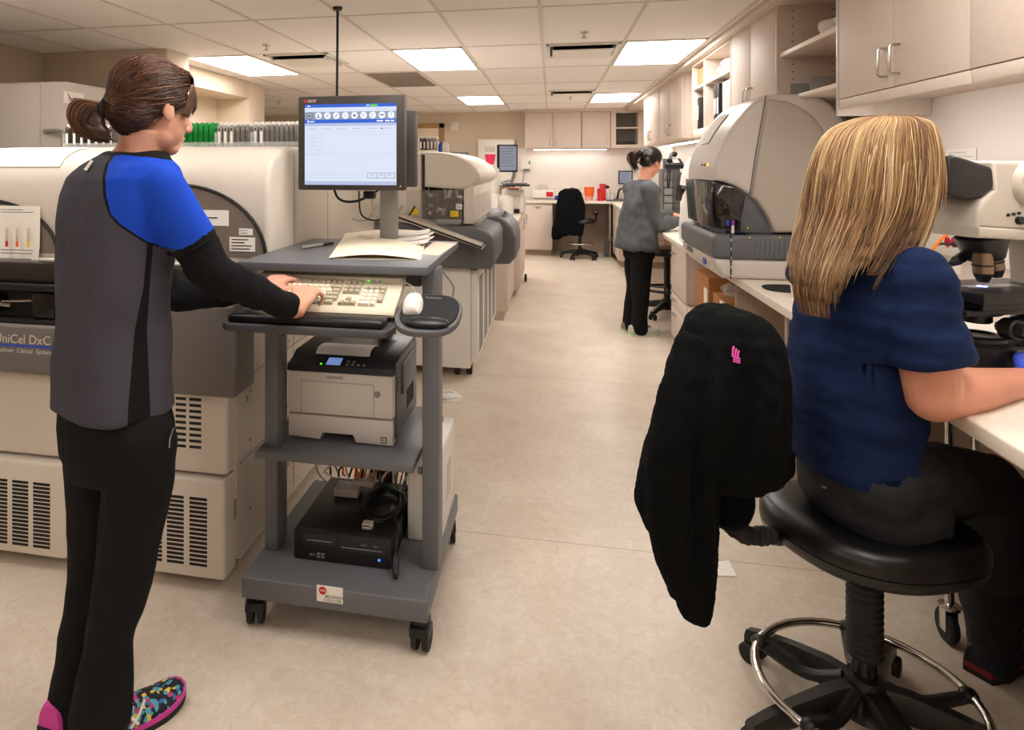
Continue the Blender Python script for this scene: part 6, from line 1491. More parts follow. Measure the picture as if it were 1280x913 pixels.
# ---------------------------------------------------------------- papers, pens, power rail by the microscope
q = MB(); q.sheet([[cw(mx_(1188 + 58 * i / 6), 2.05 + .1 * j / 4, EYE + (CY - (352 - 42 * (j / 4) ** .7 * (.4 + .6 * math.sin(PI * (.15 + .8 * i / 6)))) ) / FPX * 2.05) for i in range(7)] for j in range(5)], .001)
simple('open_notebook', q, M_['paper'], 'white open pages curling up behind the microscope stage', 'paper')
for k, (px, py, ang, lab) in enumerate(((1205, 405, .3, 'white sheet on the worktop left of the microscope base'), (1228, 392, .9, 'second white sheet lying behind the microscope base'))):
    p = onZ(px, py, TOPZ); m = Mx.Translation((p.x, p.y, TOPZ + .001 + .002 * k)) @ Mx.Rotation(ang, 4, 'Z')
    q = MB(); q.sheet([[m @ V((.1 * (i / 3 - .5) * 2, .14 * (j / 3 - .5) * 2, .004 * (i == 0))) for i in range(4)] for j in range(4)], .001); simple('paper_sheet', q, M_['paper'], lab, 'paper')
p = onZ(1196, 418, TOPZ + .01)
q = MB(); q.cyl((p.x - .05, p.y + .06, TOPZ + .011), (p.x + .04, p.y - .05, TOPZ + .011), .0055, n=10); simple('red_pen', q, M_['pink'], 'pinkish red pen on the sheets beside the microscope base', 'pen')
Xw = 1.58
t = thing('power_rail', 'white socket rail on the wall behind the microscope', 'power rail', (1.56, 3.0, 1.13))
z0, z1 = onX(1195, 316, Xw).z - .01, onX(1195, 280, Xw).z + .0
q = MB(); q.box(1.535, 1.579, 2.62, 3.5, z0, z1, .006); q.build('channel', M_['white'], t)
for px, py in ((1184.5, 303), (1192.5, 303), (1207, 306), (1216, 307)):
    a = onX(px, py, 1.535); q = MB(); q.cyl((1.537, a.y, a.z), (1.5335, a.y, a.z), .021, n=20); q.box(1.5325, 1.534, a.y - .004, a.y + .004, a.z - .01, a.z + .01); q.build('socket', M_['red'], t)
for k, (px, py) in enumerate(((1192, 284), (1214, 290))):
    a = onX(px, py, 1.535); q = MB(); q.box(1.532, 1.536, a.y - .03, a.y + .03, a.z - .02, a.z + .02, .002); q.build('data_jack', M_['beige2'], t)
    q = MB(); q.tube([(1.52, a.y, a.z), (1.47, a.y + .01, a.z - .004), (1.42, a.y + .02, a.z - .05 - .02 * k), (1.40, a.y + .03 - .0 * k, a.z - .16), (1.42, a.y - .05, TOPZ + .02)], .0058, 8, 8); q.cyl((1.532, a.y, a.z), (1.50, a.y, a.z), .009, n=10)
    simple('network_cable', q, M_['orangec'], ['left orange cable plugged into the wall socket rail', 'right orange cable plugged into the wall socket rail'][k], 'cable')
a = onX(1207, 306, 1.535); q = MB(); q.cyl((1.533, a.y, a.z), (1.49, a.y, a.z), .015, .009, n=14, bev=.002); q.tube([(1.495, a.y, a.z), (1.45, a.y + .03, a.z - .01), (1.43, a.y + .04, a.z - .1), (1.45, a.y, TOPZ + .01)], .005, 8, 6)
simple('power_plug', q, M_['black'], 'black plug in the red socket of the wall rail', 'plug')
a = onX(1196, 322, 1.45); q = MB(); q.box(-.018, .018, -.004, .004, -.03, .03, .001, m=Mx.Translation(onX(1195, 332, 1.42)) @ RZ(30)); simple('hanging_tag', q, M_['white'], 'white paper tag on the orange cable by the microscope', 'tag')
for k, (pp_, lab) in enumerate(((((1184, 187), (1221, 185), (1221, 231), (1183, 230)), 'upper white note taped on the wall beside the eyepieces'), (((1183, 249), (1213, 250), (1199, 272), (1175, 270)), 'lower white note taped on the wall below the eyepieces'))):
    c4 = [onX(*p, 1.579) for p in pp_]
    t = thing('wall_note', lab, 'note', c4[3])
    off = V((-.001, 0, 0))
    g = [[c4[0] * (1 - u) * (1 - v) + c4[1] * u * (1 - v) + c4[2] * u * v + c4[3] * (1 - u) * v + off + V((-.004 * v * u, 0, 0)) for u in (0, .5, 1)] for v in (0, .33, .66, 1)]
    q = MB(); q.sheet(g, .0008); q.build('sheet', M_['paper'], t)
    q = MB()
    for j in range(7):
        v = .1 + .125 * j; A_, B__ = (c4[0] * (1 - v) + c4[3] * v), (c4[1] * (1 - v) + c4[2] * v)
        q.tube([A_ + (B__ - A_) * .1 + V((-.003, 0, 0)), A_ + (B__ - A_) * (.7 + .2 * ((j * 5) % 3) / 2) + V((-.0045, 0, 0))], .0008, 4)
    q.build('handwriting', M_['grey'], t)
# scrap of paper on the floor
pts = [onZ(893, 703, .002), onZ(911, 702, .002), onZ(921, 721, .002), onZ(897, 720, .002)]
q = MB(); q.sheet([[pts[0] * (1 - u) * (1 - v) + pts[1] * u * (1 - v) + pts[2] * u * v + pts[3] * (1 - u) * v + V((0, 0, .004 * u * (1 - v))) for u in (0, .5, 1)] for v in (0, .5, 1)], .0008)
simple('paper_scrap', q, M_['paper'], 'small white paper scrap on the floor beside the hanging fleece', 'paper')
# chrome wire trolley under the worktop
p = onZ(1187, 806, 0)
t = thing('wire_trolley', 'chrome wire trolley with caster under the worktop behind the blonde woman\'s legs', 'trolley', (p.x, p.y, 0))
tx0, ty0, zsh = p.x, p.y, .20
q = MB(); q.cyl((tx0, ty0, .11), (tx0, ty0, .84), .0125, n=14); q.build('post', M_['chrome'], t)
q = MB(); q.cyl((tx0 + .36, ty0 + .55, .11), (tx0 + .36, ty0 + .55, .84), .0125, n=14); q.cyl((tx0 + .36, ty0, .11), (tx0 + .36, ty0, .84), .0125, n=14); q.build('rear_posts', M_['chrome'], t)
q = MB()
for k in range(20): q.tube([(tx0 - .01, ty0 + .55 * k / 19, zsh), (tx0 + .37, ty0 + .55 * k / 19, zsh)], .003, 6)
for xx in (tx0 - .01, tx0 + .12, tx0 + .25, tx0 + .37): q.tube([(xx, ty0 - .005, zsh - .005), (xx, ty0 + .555, zsh - .005)], .0045, 6)
for zz in (.0, -.03): q.tube([(tx0 - .012, ty0 - .005, zsh + zz), (tx0 - .012, ty0 + .555, zsh + zz)], .004, 6)
q.build('wire_shelf', M_['chrome'], t)
for (xx, yy) in ((tx0, ty0), (tx0 + .36, ty0), (tx0 + .36, ty0 + .55), (tx0, ty0 + .55)):
    q = MB(); q.lathe([(0, .11), (.028, .112), (.03, .12), (.016, .128), (0, .128)], (xx, yy, 0), n=18); q.box(xx - .018, xx - .014, yy - .012, yy + .022, .04, .115, .002); q.box(xx + .014, xx + .018, yy - .012, yy + .022, .04, .115, .002); c_ = q.build('caster', M_['chrome'], t)
    q = MB(); q.cyl((xx - .013, yy + .012, .052), (xx + .013, yy + .012, .052), .051, n=26, bev=.006); q.build('wheel', M_['rubber'], c_)
q = MB(); q.box(tx0 + .03, tx0 + .26, ty0 + .03, ty0 + .33, zsh + .004, zsh + .022, .002); simple('paper_stack', q, M_['paper'], 'stack of white paper on the chrome wire trolley', 'paper')
# ================================================================ PEOPLE
def cvec(x, y): return Rv * x + Fv * y      # camera-right / away -> world direction
def ering(c, u, v, a, bf, bb=None, n=32, p=2.2):
    bb = bf if bb is None else bb; o = []
    for k in range(n):
        t = 2 * PI * k / n; cs, sn = math.cos(t), math.sin(t)
        cx_ = math.copysign(abs(cs) ** (2 / p), cs); sx_ = math.copysign(abs(sn) ** (2 / p), sn)
        o.append(c + u * (a * cx_) + v * ((bf if sn > 0 else bb) * sx_))
    return o
def limb(q, pts, rad, n=18, sm=5):
    P = [V(p) for p in pts]; N = len(rad) - 1
    def rf(t):
        f = t * N; i = min(int(f), N - 1); w_ = f - i
        return rad[i] * (1 - w_) + rad[i + 1] * w_
    q.tube(P, rf, n, sm)
    q.ell(P[0], rad[0], rad[0], rad[0], n=n, k=10); q.ell(P[-1], rad[-1], rad[-1], rad[-1], n=n, k=10)
def headframe(c, f, tilt=0., roll=0.):
    f = f.normalized(); r = V((f.y, -f.x, 0)).normalized(); u = r.cross(f)
    m = Mx((r, f, u)).transposed().to_4x4(); m.translation = c
    return m @ Mx.Rotation(-tilt, 4, 'X') @ Mx.Rotation(roll, 4, 'Y')
def head(q, m, s=1., neck=None, nr=.052):
    E = lambda c, r, mm=None: q.ell(m @ V([x * s for x in c]), r[0] * s, r[1] * s, r[2] * s, m=(m.to_3x3().to_4x4() @ mm if mm else m.to_3x3().to_4x4()), n=24, k=16)
    E((0, -.012, .03), (.073, .092, .086)); E((0, .030, -.034), (.058, .062, .076)); E((0, .018, -.068), (.053, .054, .042)); E((0, .058, -.096), (.028, .026, .02))
    E((0, .074, .020), (.044, .018, .013))
    for sg in (-1, 1): E((.034 * sg, .058, -.028), (.022, .022, .022)); E((.072 * sg, -.004, -.012), (.008, .017, .029), Mx.Rotation(.25, 4, 'X')); E((.0755 * sg, -.013, -.006), (.006, .010, .023))
    P = lambda *c: m @ V([x * s for x in c])
    q.tube([P(0, .082, .014), P(0, .098, -.012), P(0, .110, -.033)], lambda t: (.008 + .006 * t) * s, 10); E((0, .109, -.036), (.013, .012, .010))
    for sg in (-1, 1): E((.011 * sg, .098, -.039), (.008, .010, .008))
    E((0, .086, -.064), (.021, .012, .0065)); E((0, .085, -.074), (.018, .012, .0065)); E((0, .078, -.085), (.022, .012, .008))
    if neck is not None: q.tube([P(0, -.022, -.05), (P(0, -.022, -.05) + neck) / 2, neck], lambda t: nr + .012 * t * t, 18)
def eyes(par, m, s=1.):
    for sg in (-1, 1):
        c = m @ V((.030 * sg * s, .081 * s, .0)); q = MB(); q.ell(c, .0115 * s, .0115 * s, .0115 * s, n=14, k=10)
        o = q.build('eye', mat('eye_white', '#eee8e2', .25), par)
        q = MB(); q.ell(c + (m.to_3x3() @ V((0, .0075 * s, -.001))), .0055 * s, .0048 * s, .0055 * s, n=12, k=8); q.build('iris', mat('iris_brown', '#3a2414', .2), o)
def hand(q, wrist, d, up, side, curl=(.5, .7, .5), spread=.0, s=1., rolls=None):
    "d: wrist to knuckles, up: out of the back of the hand, side=+1 right hand (thumb towards -x of x = d x up)"
    d = V(d).normalized(); up = V(up); up = (up - d * up.dot(d)).normalized(); x = d.cross(up) * side      # x points to the little finger
    W = V(wrist); L = .088 * s
    pr = lambda a, b, c: W + x * a * s + d * b * s + up * c * s
    rs = []
    for b, hw, hh, cc in ((-.012, .026, .019, 0), (.015, .030, .018, 0), (.045, .038, .016, 0), (.075, .041, .0145, 0), (.090, .039, .012, -.002)):
        rs.append([pr(hw * math.copysign(abs(math.cos(t)) ** .75, math.cos(t)), b, cc + hh * math.copysign(abs(math.sin(t)) ** .8, math.sin(t))) for t in [2 * PI * k / 20 for k in range(20)]])
    q.rings(rs)
    tips = []
    for i, (off, bl, ls, r0) in enumerate(((-.030, .086, (.042, .026, .021), .0088), (-.010, .091, (.046, .029, .022), .0092), (.0105, .087, (.043, .027, .022), .0088), (.030, .077, (.034, .021, .019), .0078))):
        p = pr(off, bl - .014, .001); a = 0.; pts = [p]; dirs = (d + x * (spread * (i - 1.5))).normalized()
        p = p + dirs * .014 * s; pts.append(p)
        for l, c_ in zip(ls, curl):
            a += c_ + .06 * (i - 1); v_ = dirs * math.cos(a) - up * math.sin(a); p = p + v_ * l * s; pts.append(p)
        q.tube(pts, lambda t: (r0 - .0022 * t) * s, 12, 3); q.ell(pts[-1], (r0 - .0022) * s, (r0 - .0022) * s, (r0 - .0022) * s, n=10, k=8)
        for k_ in (1, 2): q.ell(pts[k_], r0 * 1.07 * s, r0 * 1.07 * s, r0 * 1.07 * s, n=10, k=8)
        tips.append((pts[-1], v_, up))
    p0, p1 = pr(-.024, .018, -.006), pr(-.048, .045, -.014); p2, p3 = pr(-.052, .078, -.022), pr(-.046, .102, -.03)
    q.tube([p0, p1, p2, p3], lambda t: (.0145 - .005 * t) * s, 12, 4); q.ell(p3, .0092 * s, .0092 * s, .0092 * s, n=10, k=8)
    return tips
def nails(par, tips, m):
    for p, v_, u_ in tips:
        n_ = (u_ - v_ * u_.dot(v_)).normalized(); x = v_.cross(n_); q = MB()
        q.ell(V((0, 0, 0)), .0048, .0065, .0014, n=10, k=6, m=None); M = Mx((x, v_, n_)).transposed().to_4x4(); M.translation = p + n_ * .0056 + v_ * .001
        bmesh.ops.transform(q.bm, matrix=M, verts=q.bm.verts); q.build('nail', m, par)
def strand(q, pts, r, tone, n=4, sm=3): q.tube(pts, lambda t: r * (1 - .75 * t ** 3), n, sm, tone=tone)
def shoe(par, heel, d, label, mats, L=.275, w=.05, lift=0., laces=True):
    "trainer: heel point on the floor, direction d"
    d = V((d.x, d.y, 0)).normalized(); s = V((-d.y, d.x, 0)); up = V((0, 0, 1))
    P = lambda a, b, c: V(heel) + d * (a * L) + s * b + up * c
    up_m, mid_m, sole_m, lace_m = mats
    prof = [(0, .030, .085), (.06, .036, .092), (.2, .039, .093), (.33, .041, .088), (.48, .044, .074), (.62, .048, .062), (.78, .048, .05), (.9, .040, .042), (.97, .026, .034), (1., .012, .028)]
    prof = [(p.x, p.y, p.z) for p in smooth_path([V(p) for p in prof], 4)]
    o = MB(); rs = []
    for t, hw, h in prof:
        z0 = .022 + .012 * max(0, t - .75) / .25
        rs.append([P(t, hw * w / .045 * math.copysign(abs(math.cos(a)) ** .8, math.cos(a)), z0 + (h - .022) * max(0, math.sin(a)) ** .8 if math.sin(a) > 0 else z0) for a in [2 * PI * k / 24 for k in range(24)]])
    o.rings(rs); root = o.build('shoe', up_m, par, ang=60)
    def outline(k): return [P(t, sg * (hw * w / .045 * k), 0) for sg, seq in ((1, prof), (-1, prof[::-1])) for t, hw, h in seq]
    for nm, z0, z1, k, mm in (('midsole', .014, .028, 1.035, mid_m), ('outsole', 0.0, .0145, 1.05, sole_m)):
        o = MB(); rs = []
        for zf in (0, 1):
            rr_ = []
            for sg, seq in ((1, prof), (-1, prof[::-1])):
                for t, hw, h in seq:
                    toe = .014 * max(0, t - .72) / .28; rr_.append(P(t * 1.02 - .01, sg * hw * w / .045 * k, z0 + toe + (z1 - z0) * zf + (.008 * max(0, .3 - t) if zf and nm == 'midsole' else 0)))
            rs.append(rr_)
        o.rings(rs); o.build(nm, mm, root)
    if laces:
        o = MB()
        for k in range(4):
            t = .42 + .07 * k; h = .086 - .013 * k
            o.tube([P(t, -.022, h - .012), P(t + .02, 0, h + .002), P(t + .05, .022, h - .018)], .0026, 6, 3); o.tube([P(t, .022, h - .012), P(t + .02, 0, h + .003), P(t + .05, -.022, h - .018)], .0026, 6, 3)
        o.build('laces', lace_m, root)
    return root
skinA = mat('skin_fair', '#dca58c', .48, spec=.35, var=(10, '#d29a80', 3))
# ---------------------------------------------------------------- A: the standing woman at the cart
fA = cvec(.60, .80).normalized(); rA = V((fA.y, -fA.x, 0)); UP = V((0, 0, 1))
ZA = 1.745
A = thing('person', 'standing person in blue and charcoal scrub top typing at the cart keyboard', 'person', at(140, 905, 1.74))
hA = headframe(at(193, 135, ZA), cvec(.60, .80), .16)
Rsh, Rel, Rwr = at(203, 238, 1.655), at(266, 340, 1.715), at(370, 388, 1.93)
Lsh, Lel, Lwr = at(112, 240, 1.86), at(216, 366, 1.97), at(326, 364, 2.075)
q = MB()
head(q, hA, .985, at(171, 205, ZA), .050)
tor = [(186, 172, .055, .055), (200, 168, .09, .062), (215, 160, .15, .085), (235, 152, .172, .098), (270, 147, .155, .105), (330, 145, .135, .1), (400, 143, .125, .095), (460, 143, .14, .1), (520, 145, .155, .11), (560, 147, .15, .105)]
q.rings([ering(at(px, py, ZA), rA, fA, a, b) for py, px, a, b in tor])
limb(q, [Rsh, (Rsh + Rel) / 2, Rel], (.05, .045, .038)); limb(q, [Rel, (Rel + Rwr) / 2, Rwr], (.038, .037, .025))
limb(q, [Lsh, (Lsh + Lel) / 2, Lel], (.05, .045, .038)); limb(q, [Lel, (Lel + Lwr) / 2, Lwr], (.038, .036, .025))
RH, RK, RA_ = at(176, 550, 1.675), at(159, 703, 1.69), at(127, 893, 1.70)
LH, LK, LA_ = at(120, 550, 1.81), at(121, 700, 1.80), at(91, 893, 1.785)
for H_, K_, A_ in ((RH, RK, RA_), (LH, LK, LA_)): limb(q, [H_, (H_ + K_) / 2, K_, (K_ * .6 + A_ * .4) + cvec(-.004, 0), A_], (.07, .06, .045, .038, .03))
tipsR = hand(q, Rwr, cvec(.28, .92) + UP * .62, UP * .85 - cvec(.1, .5), 1, (.80, .85, .45), .17)
tipsL = hand(q, Lwr, cvec(.66, .72) + UP * .40, UP * .92 - cvec(.15, .3), -1, (.65, .75, .45), .15)
q.fuse(.0038, 4, .5)
bodyA_bvh = BVHTree.FromBMesh(q.bm)
body = q.build('body', skinA, A, ang=180)
nails(body, tipsR, mat('nail_pink', '#e6b3a2', .25))
eyes(body, hA, .985)
# scrub top with raglan panels
q = MB()
tor2 = [(190, 171, .078, .066), (197, 168, .105, .075), (208, 162, .155, .092), (222, 156, .182, .108), (245, 151, .180, .118), (280, 147, .168, .124), (330, 144, .158, .124), (390, 142, .152, .122), (440, 141, .156, .124), (480, 141, .164, .128), (506, 141, .169, .131), (508, 141, .160, .122)]
q.rings([ering(at(px, py, ZA), rA, fA, a, b, p=2.35) for py, px, a, b in tor2])
sl = Rsh + (Rel - Rsh) * .66; limb(q, [Rsh + V((0, 0, .005)), Rsh + (Rel - Rsh) * .3, sl], (.058, .059, .059))
sl2 = Lsh + (Lel - Lsh) * .6; limb(q, [Lsh + V((0, 0, .01)), Lsh + (Lel - Lsh) * .3, sl2], (.064, .066, .064))
q.fuse(.0055, 6, .5)
rd_ = (Rel - Rsh).normalized()
for v in q.bm.verts:
    d = (v.co - sl).dot(rd_)
    if d > 0 and (v.co - sl).length < .09: v.co -= rd_ * d
cloth_noise(q, .008, 9, (1, 1, .7)); cloth_noise(q, .004, 20, (1, 1, .5), 3)
def px_of(p):
    d = p - V((0, 0, EYE)); xc = d.dot(Rv); zc = d.dot(Fv); return CX + FPX * xc / zc, CY - FPX * d.z / zc, zc
def interp(tab, y):
    if y <= tab[0][0]: return tab[0][1]
    for (a, b), (c_, d) in zip(tab, tab[1:]):
        if y <= c_: return b + (d - b) * (y - a) / (c_ - a)
    return tab[-1][1]
pipe = [(184, 149), (194, 142), (205, 134), (222, 130), (245, 131), (268, 137), (282, 150), (296, 171), (304, 184), (309, 200), (314, 230)]
stripe = [(300, 188, 3), (314, 187, 4), (360, 183, 4), (414, 176, 8), (510, 174, 14), (560, 173, 15)]
for v in q.bm.verts:
    x, y, zc = px_of(v.co)
    up_ = (v.co - sl).dot((Rel - Rsh).normalized())
    d1 = (x - interp(pipe, y)) if y < 318 else -30
    if y > 250 and x < 200: d1 = min(d1, (interp([(130, 250), (137, 268), (150, 282), (171, 296), (184, 304), (200, 309)], x) - y) * .8 if x >= 130 else -30)
    t = .5 + max(-.45, min(.45, d1 / 24.))
    if y > 300 and t < .45:
        xc_ = interp([(a, b) for a, b, c_ in stripe], y); hw = interp([(a, c_) for a, b, c_ in stripe], y)
        t = max(t, .40 + max(-.3, min(.1, (hw - abs(x - xc_)) / 20.)))
    if up_ > -.02 and (v.co - sl).length < .075: t = .5     # black cuff
    if (v.co - at(171, 196, ZA)).length < .15 and v.co.z > at(0, 199, ZA).z - .012 * (v.co - at(171, 196, ZA)).dot(fA) / .1: t = .5
    v[q.tone] = t
bv = BVHTree.FromBMesh(q.bm)
topm = ramp_mat('scrub_top_cloth', 'tone', [(0, '#45444d'), (.41, '#151416'), (.57, '#1b49c4')], .85, .2, bump=(700, .25))
top_ = q.build('scrub_top', topm, A, ang=180)
q = MB(); pts = [cam_hit(bv, *p)[0] for p in ((106.5, 213.5), (110, 215), (118.5, 203), (115.5, 201))]; n_ = cam_hit(bv, 112, 208)[1]
q.quad(*[p + n_ * .005 for p in pts]); bmesh.ops.solidify(q.bm, geom=q.bm.faces[:], thickness=.001); q.build('reflective_tab', M_['white'], top_, label='small white reflective tab')
# black undershirt sleeves
shirt = mat('black_knit', '#141316', .9, spec=.2, bump=(600, .3))
for S_, E2, W_2 in ((Rsh, Rel, Rwr), (Lsh, Lel, Lwr)):
    q = MB(); e = E2 + (W_2 - E2) * .88
    limb(q, [S_ + (E2 - S_) * .35, S_ + (E2 - S_) * .7, E2, E2 + (W_2 - E2) * .45, e], (.052, .054, .052, .047, .037))
    q.fuse(.005, 5); cloth_noise(q, .007, 16, (1, 1, 1)); cloth_noise(q, .003, 40); q.build('sleeve', shirt, A, ang=180, label='black long sleeve of the undershirt')
# trousers
trm = mat('black_trousers', '#131314', .85, spec=.2, bump=(700, .25))
q = MB()
q.rings([ering(at(px, py, ZA), rA, fA, a, b, p=2.3) for py, px, a, b in ((470, 142, .145, .11), (500, 143, .155, .12), (530, 145, .160, .128), (560, 147, .155, .125), (585, 149, .13, .11))])
limb(q, [at(176, 552, 1.675), at(172, 610, 1.68), at(158, 703, 1.69), at(143, 770, 1.695), at(135, 806, 1.70), at(126, 892, 1.70)], (.088, .082, .074, .064, .060, .075))
limb(q, [at(121, 552, 1.80), at(122, 610, 1.80), at(121, 700, 1.80), at(108, 770, 1.79), at(99, 806, 1.79), at(92, 884, 1.785)], (.085, .08, .072, .06, .057, .064))
q.fuse(.0055, 6, .5); cloth_noise(q, .008, 10, (1, 1, .6)); cloth_noise(q, .003, 30, (1, 1, .5), 4)
for v in q.bm.verts: v.co.z = max(v.co.z, .028)
bt = BVHTree.FromBMesh(q.bm)
tro = q.build('trousers', trm, A, ang=180)
q = MB(); pts = [cam_hit(bt, *p) for p in ((216, 536), (212, 548), (211, 560))]
pts = [p + n * .002 for p, n in pts if p]
if len(pts) > 1: q.tube(pts, .002, 6, 3); q.build('pocket_zip', M_['steel'], tro)
# trainers
def trainer_mat():
    m = mat('floral_trainer', '#14161f', .6); nt = m.node_tree; b = nt.nodes['Principled BSDF']; N = nt.nodes.new
    tc = N('ShaderNodeTexCoord'); vo = N('ShaderNodeTexVoronoi'); vo.inputs['Scale'].default_value = 95; nt.links.new(tc.outputs['Object'], vo.inputs['Vector'])
    sp = N('ShaderNodeSeparateColor'); nt.links.new(vo.outputs['Color'], sp.inputs[0]); r = N('ShaderNodeValToRGB'); r.color_ramp.interpolation = 'CONSTANT'
    e = r.color_ramp.elements
    for k, (p_, c_) in enumerate(((0, '#12141c'), (.5, '#4f9fb8'), (.68, '#12141c'), (.76, '#e3c53f'), (.86, '#c0306e'), (.94, '#2d6f9c'))):
        if k >= 2: e.new(p_)
        e[k].position = p_; e[k].color = lin(c_)
    nt.links.new(sp.outputs[0], r.inputs['Fac']); nt.links.new(r.outputs['Color'], b.inputs['Base Color']); return m
pk = mat('magenta_foam', '#cf3fa0', .55)
dS = cvec(.69, .72)
shR = shoe(A, cw(-.812, 1.675, 0), dS, '', (trainer_mat(), pk, M_['rubber'], mat('magenta_lace', '#e232a8', .6)))
q = MB(); hp0 = cw(-.812, 1.675, 0); sd_ = V((-dS.y, dS.x, 0)) * -1
for a0_, a1_ in ((.40, .55), (.30, .44), (.47, .36)):
    q.tube([hp0 + dS * (.275 * a0_) + sd_ * .049 + V((0, 0, .035)), hp0 + dS * (.275 * (a0_ + a1_) / 2) + sd_ * .047 + V((0, 0, .055)), hp0 + dS * (.275 * a1_) + sd_ * .036 + V((0, 0, .078))], .004, 6, 3)
q.build('side_stripes', M_['white'], shR, label='pale crossed stripes')
shL = shoe(A, cw(-.912, 1.725, 0), cvec(.30, .95), '', (pk, M_['rubber'], M_['rubber'], pk), laces=False)
# hair A: cap, pulled-back strands, ponytail, fringe
hairA = ramp_mat('brown_hair', 'tone', [(0, '#22130c'), (.35, '#3d2417'), (.7, '#5c3a26'), (1, '#8d6244')], .38, .5, const=False)
q = MB(); HL = lambda x, y, z: hA @ V((x * .985, y * .985, z * .985)); r3 = hA.to_3x3().to_4x4()
q.ell(HL(0, -.024, .040), .082, .098, .088, m=r3, n=28, k=18); q.ell(HL(0, -.060, -.020), .064, .052, .062, m=r3); q.ell(HL(.0, .035, .082), .058, .052, .036, m=r3)
tie = HL(0, -.128, -.030)
q.tube([HL(0, -.075, -.012), tie], lambda t: .045 - .022 * t, 16)
q.fuse(.005, 3)
lt = -(Rv)
for v in q.bm.verts: v[q.tone] = .3
rnd = random.Random(21)
tie_l = V((0, -.122, -.03))
def skull_hit(d, e=0.):      # point on the hair cap in direction d (local)
    d = d.normalized(); c_ = V((0, -.024, .034)); return c_ + V((d.x * (.0835 + e), d.y * (.1 + e), d.z * (.0895 + e)))
baseA = BVHTree.FromBMesh(q.bm); c0A = HL(0, -.024, .034)
def on_cap(d):
    w_ = (hA.to_3x3() @ d).normalized(); h = baseA.ray_cast(c0A + w_ * .4, -w_)
    return h[0], w_
e0 = V((0, -1, -.42)).normalized(); nst = 0
while nst < 2900:
    s0 = V((rnd.gauss(0, 1), rnd.gauss(0, 1), rnd.gauss(0, 1)))
    if s0.length < .2: continue
    s0.normalize(); p_, w_ = on_cap(s0)
    if p_ is None: continue
    hb_ = bodyA_bvh.ray_cast(c0A + w_ * .4, -w_)
    if hb_[0] is not None and (hb_[0] - c0A).length > (p_ - c0A).length + .001: continue
    nst += 1
    e1 = (e0 + V((rnd.uniform(-.14, .14), 0, rnd.uniform(-.12, .12)))).normalized()
    ang_ = max(s0.angle(e1), .02); pts = []; lift = rnd.uniform(.0004, .0042)
    for j in range(9):
        t = j / 8; d_ = (s0 * math.sin((1 - t) * ang_) + e1 * math.sin(t * ang_)) / max(math.sin(ang_), .05)
        p, w_ = on_cap(d_)
        if p is not None: pts.append(p + w_ * (lift + .0012 * math.sin(5 * t + nst)))
    if len(pts) < 3: continue
    if nst % 3 == 0: pts.append(tie + V((rnd.uniform(-.013, .013), rnd.uniform(-.013, .013), rnd.uniform(-.013, .013))))
    strand(q, pts, rnd.uniform(.0010, .0019), min(1, max(0, rnd.gauss(.42, .2) + .12 * s0.z)), 3, 2)
pc = tie + lt * .040 - UP * .030
pb = MB(); pb.ell(tie + lt * .030 - UP * .012, .028, .024, .026); pb.ell(tie + lt * .036 - UP * .036, .034, .028, .030); pb.ell(tie + lt * .022 - UP * .058, .030, .026, .020); pb.fuse(.005, 3)
for v in pb.bm.verts: v[pb.tone] = .32
me_ = bpy.data.meshes.new('tmp'); pb.bm.to_mesh(me_); pb.bm.free(); q.bm.from_mesh(me_); bpy.data.meshes.remove(me_)
for k in range(760):
    a1 = rnd.uniform(-1, 1); a2 = rnd.uniform(-1, 1); L_ = rnd.uniform(.75, 1.)
    p0 = tie + Fv * (.010 * a2) + UP * (.010 * a1)
    if rnd.random() < .10: ctrl = [tie + lt * .035 + UP * (.012 + .006 * a1) + Fv * .008 * a2, tie + lt * (.062 + .02 * rnd.random()) + UP * (.012 + .012 * a1) + Fv * .01 * a2]
    else:
        w1 = .030 + .022 * a1
        ctrl = [tie + lt * (w1 + .012) + UP * (.006 + .012 * a1) + Fv * (.024 * a2 - .004), tie + lt * (w1 + .026) - UP * (.030 - .008 * a1) + Fv * (.032 * a2 - .006), tie + lt * (w1 + .008) - UP * (.066 * L_) + Fv * (.026 * a2 - .004), tie + lt * (w1 - .022) - UP * (.082 * L_ + .004 * a2) + Fv * (.018 * a2)]
    strand(q, [p0] + ctrl, rnd.uniform(.0012, .002), min(1, max(0, rnd.gauss(.5, .22) + .15 * a1)), 3, 3)
for k in range(260):
    a = rnd.random(); b = rnd.gauss(0, 1)
    p = [HL(.01 + .035 * a, .050 + .004 * b, .121 - .012 * a), HL(.032 + .026 * a, .078 - .012 * a, .088), HL(.046 + .022 * a, .086 - .030 * a + .002 * b, .048), HL(.053 + .018 * a, .087 - .044 * a + .002 * b, .006 + .012 * b * .4)]
    if a > .35: p.append(HL(.062 + .013 * a, .076 - .050 * a, -.016))
    strand(q, p, rnd.uniform(.001, .0018), min(1, max(0, rnd.gauss(.6, .2))), 3, 3)
ha = q.build('hair', hairA, A, ang=180)
q = MB(); M = frame(tie + lt * .006, UP, Fv); q.tube([M @ V((.02 * math.cos(2 * PI * k / 16), .02 * math.sin(2 * PI * k / 16), 0)) for k in range(17)], .005, 8); q.build('hair_tie', M_['black'], ha)

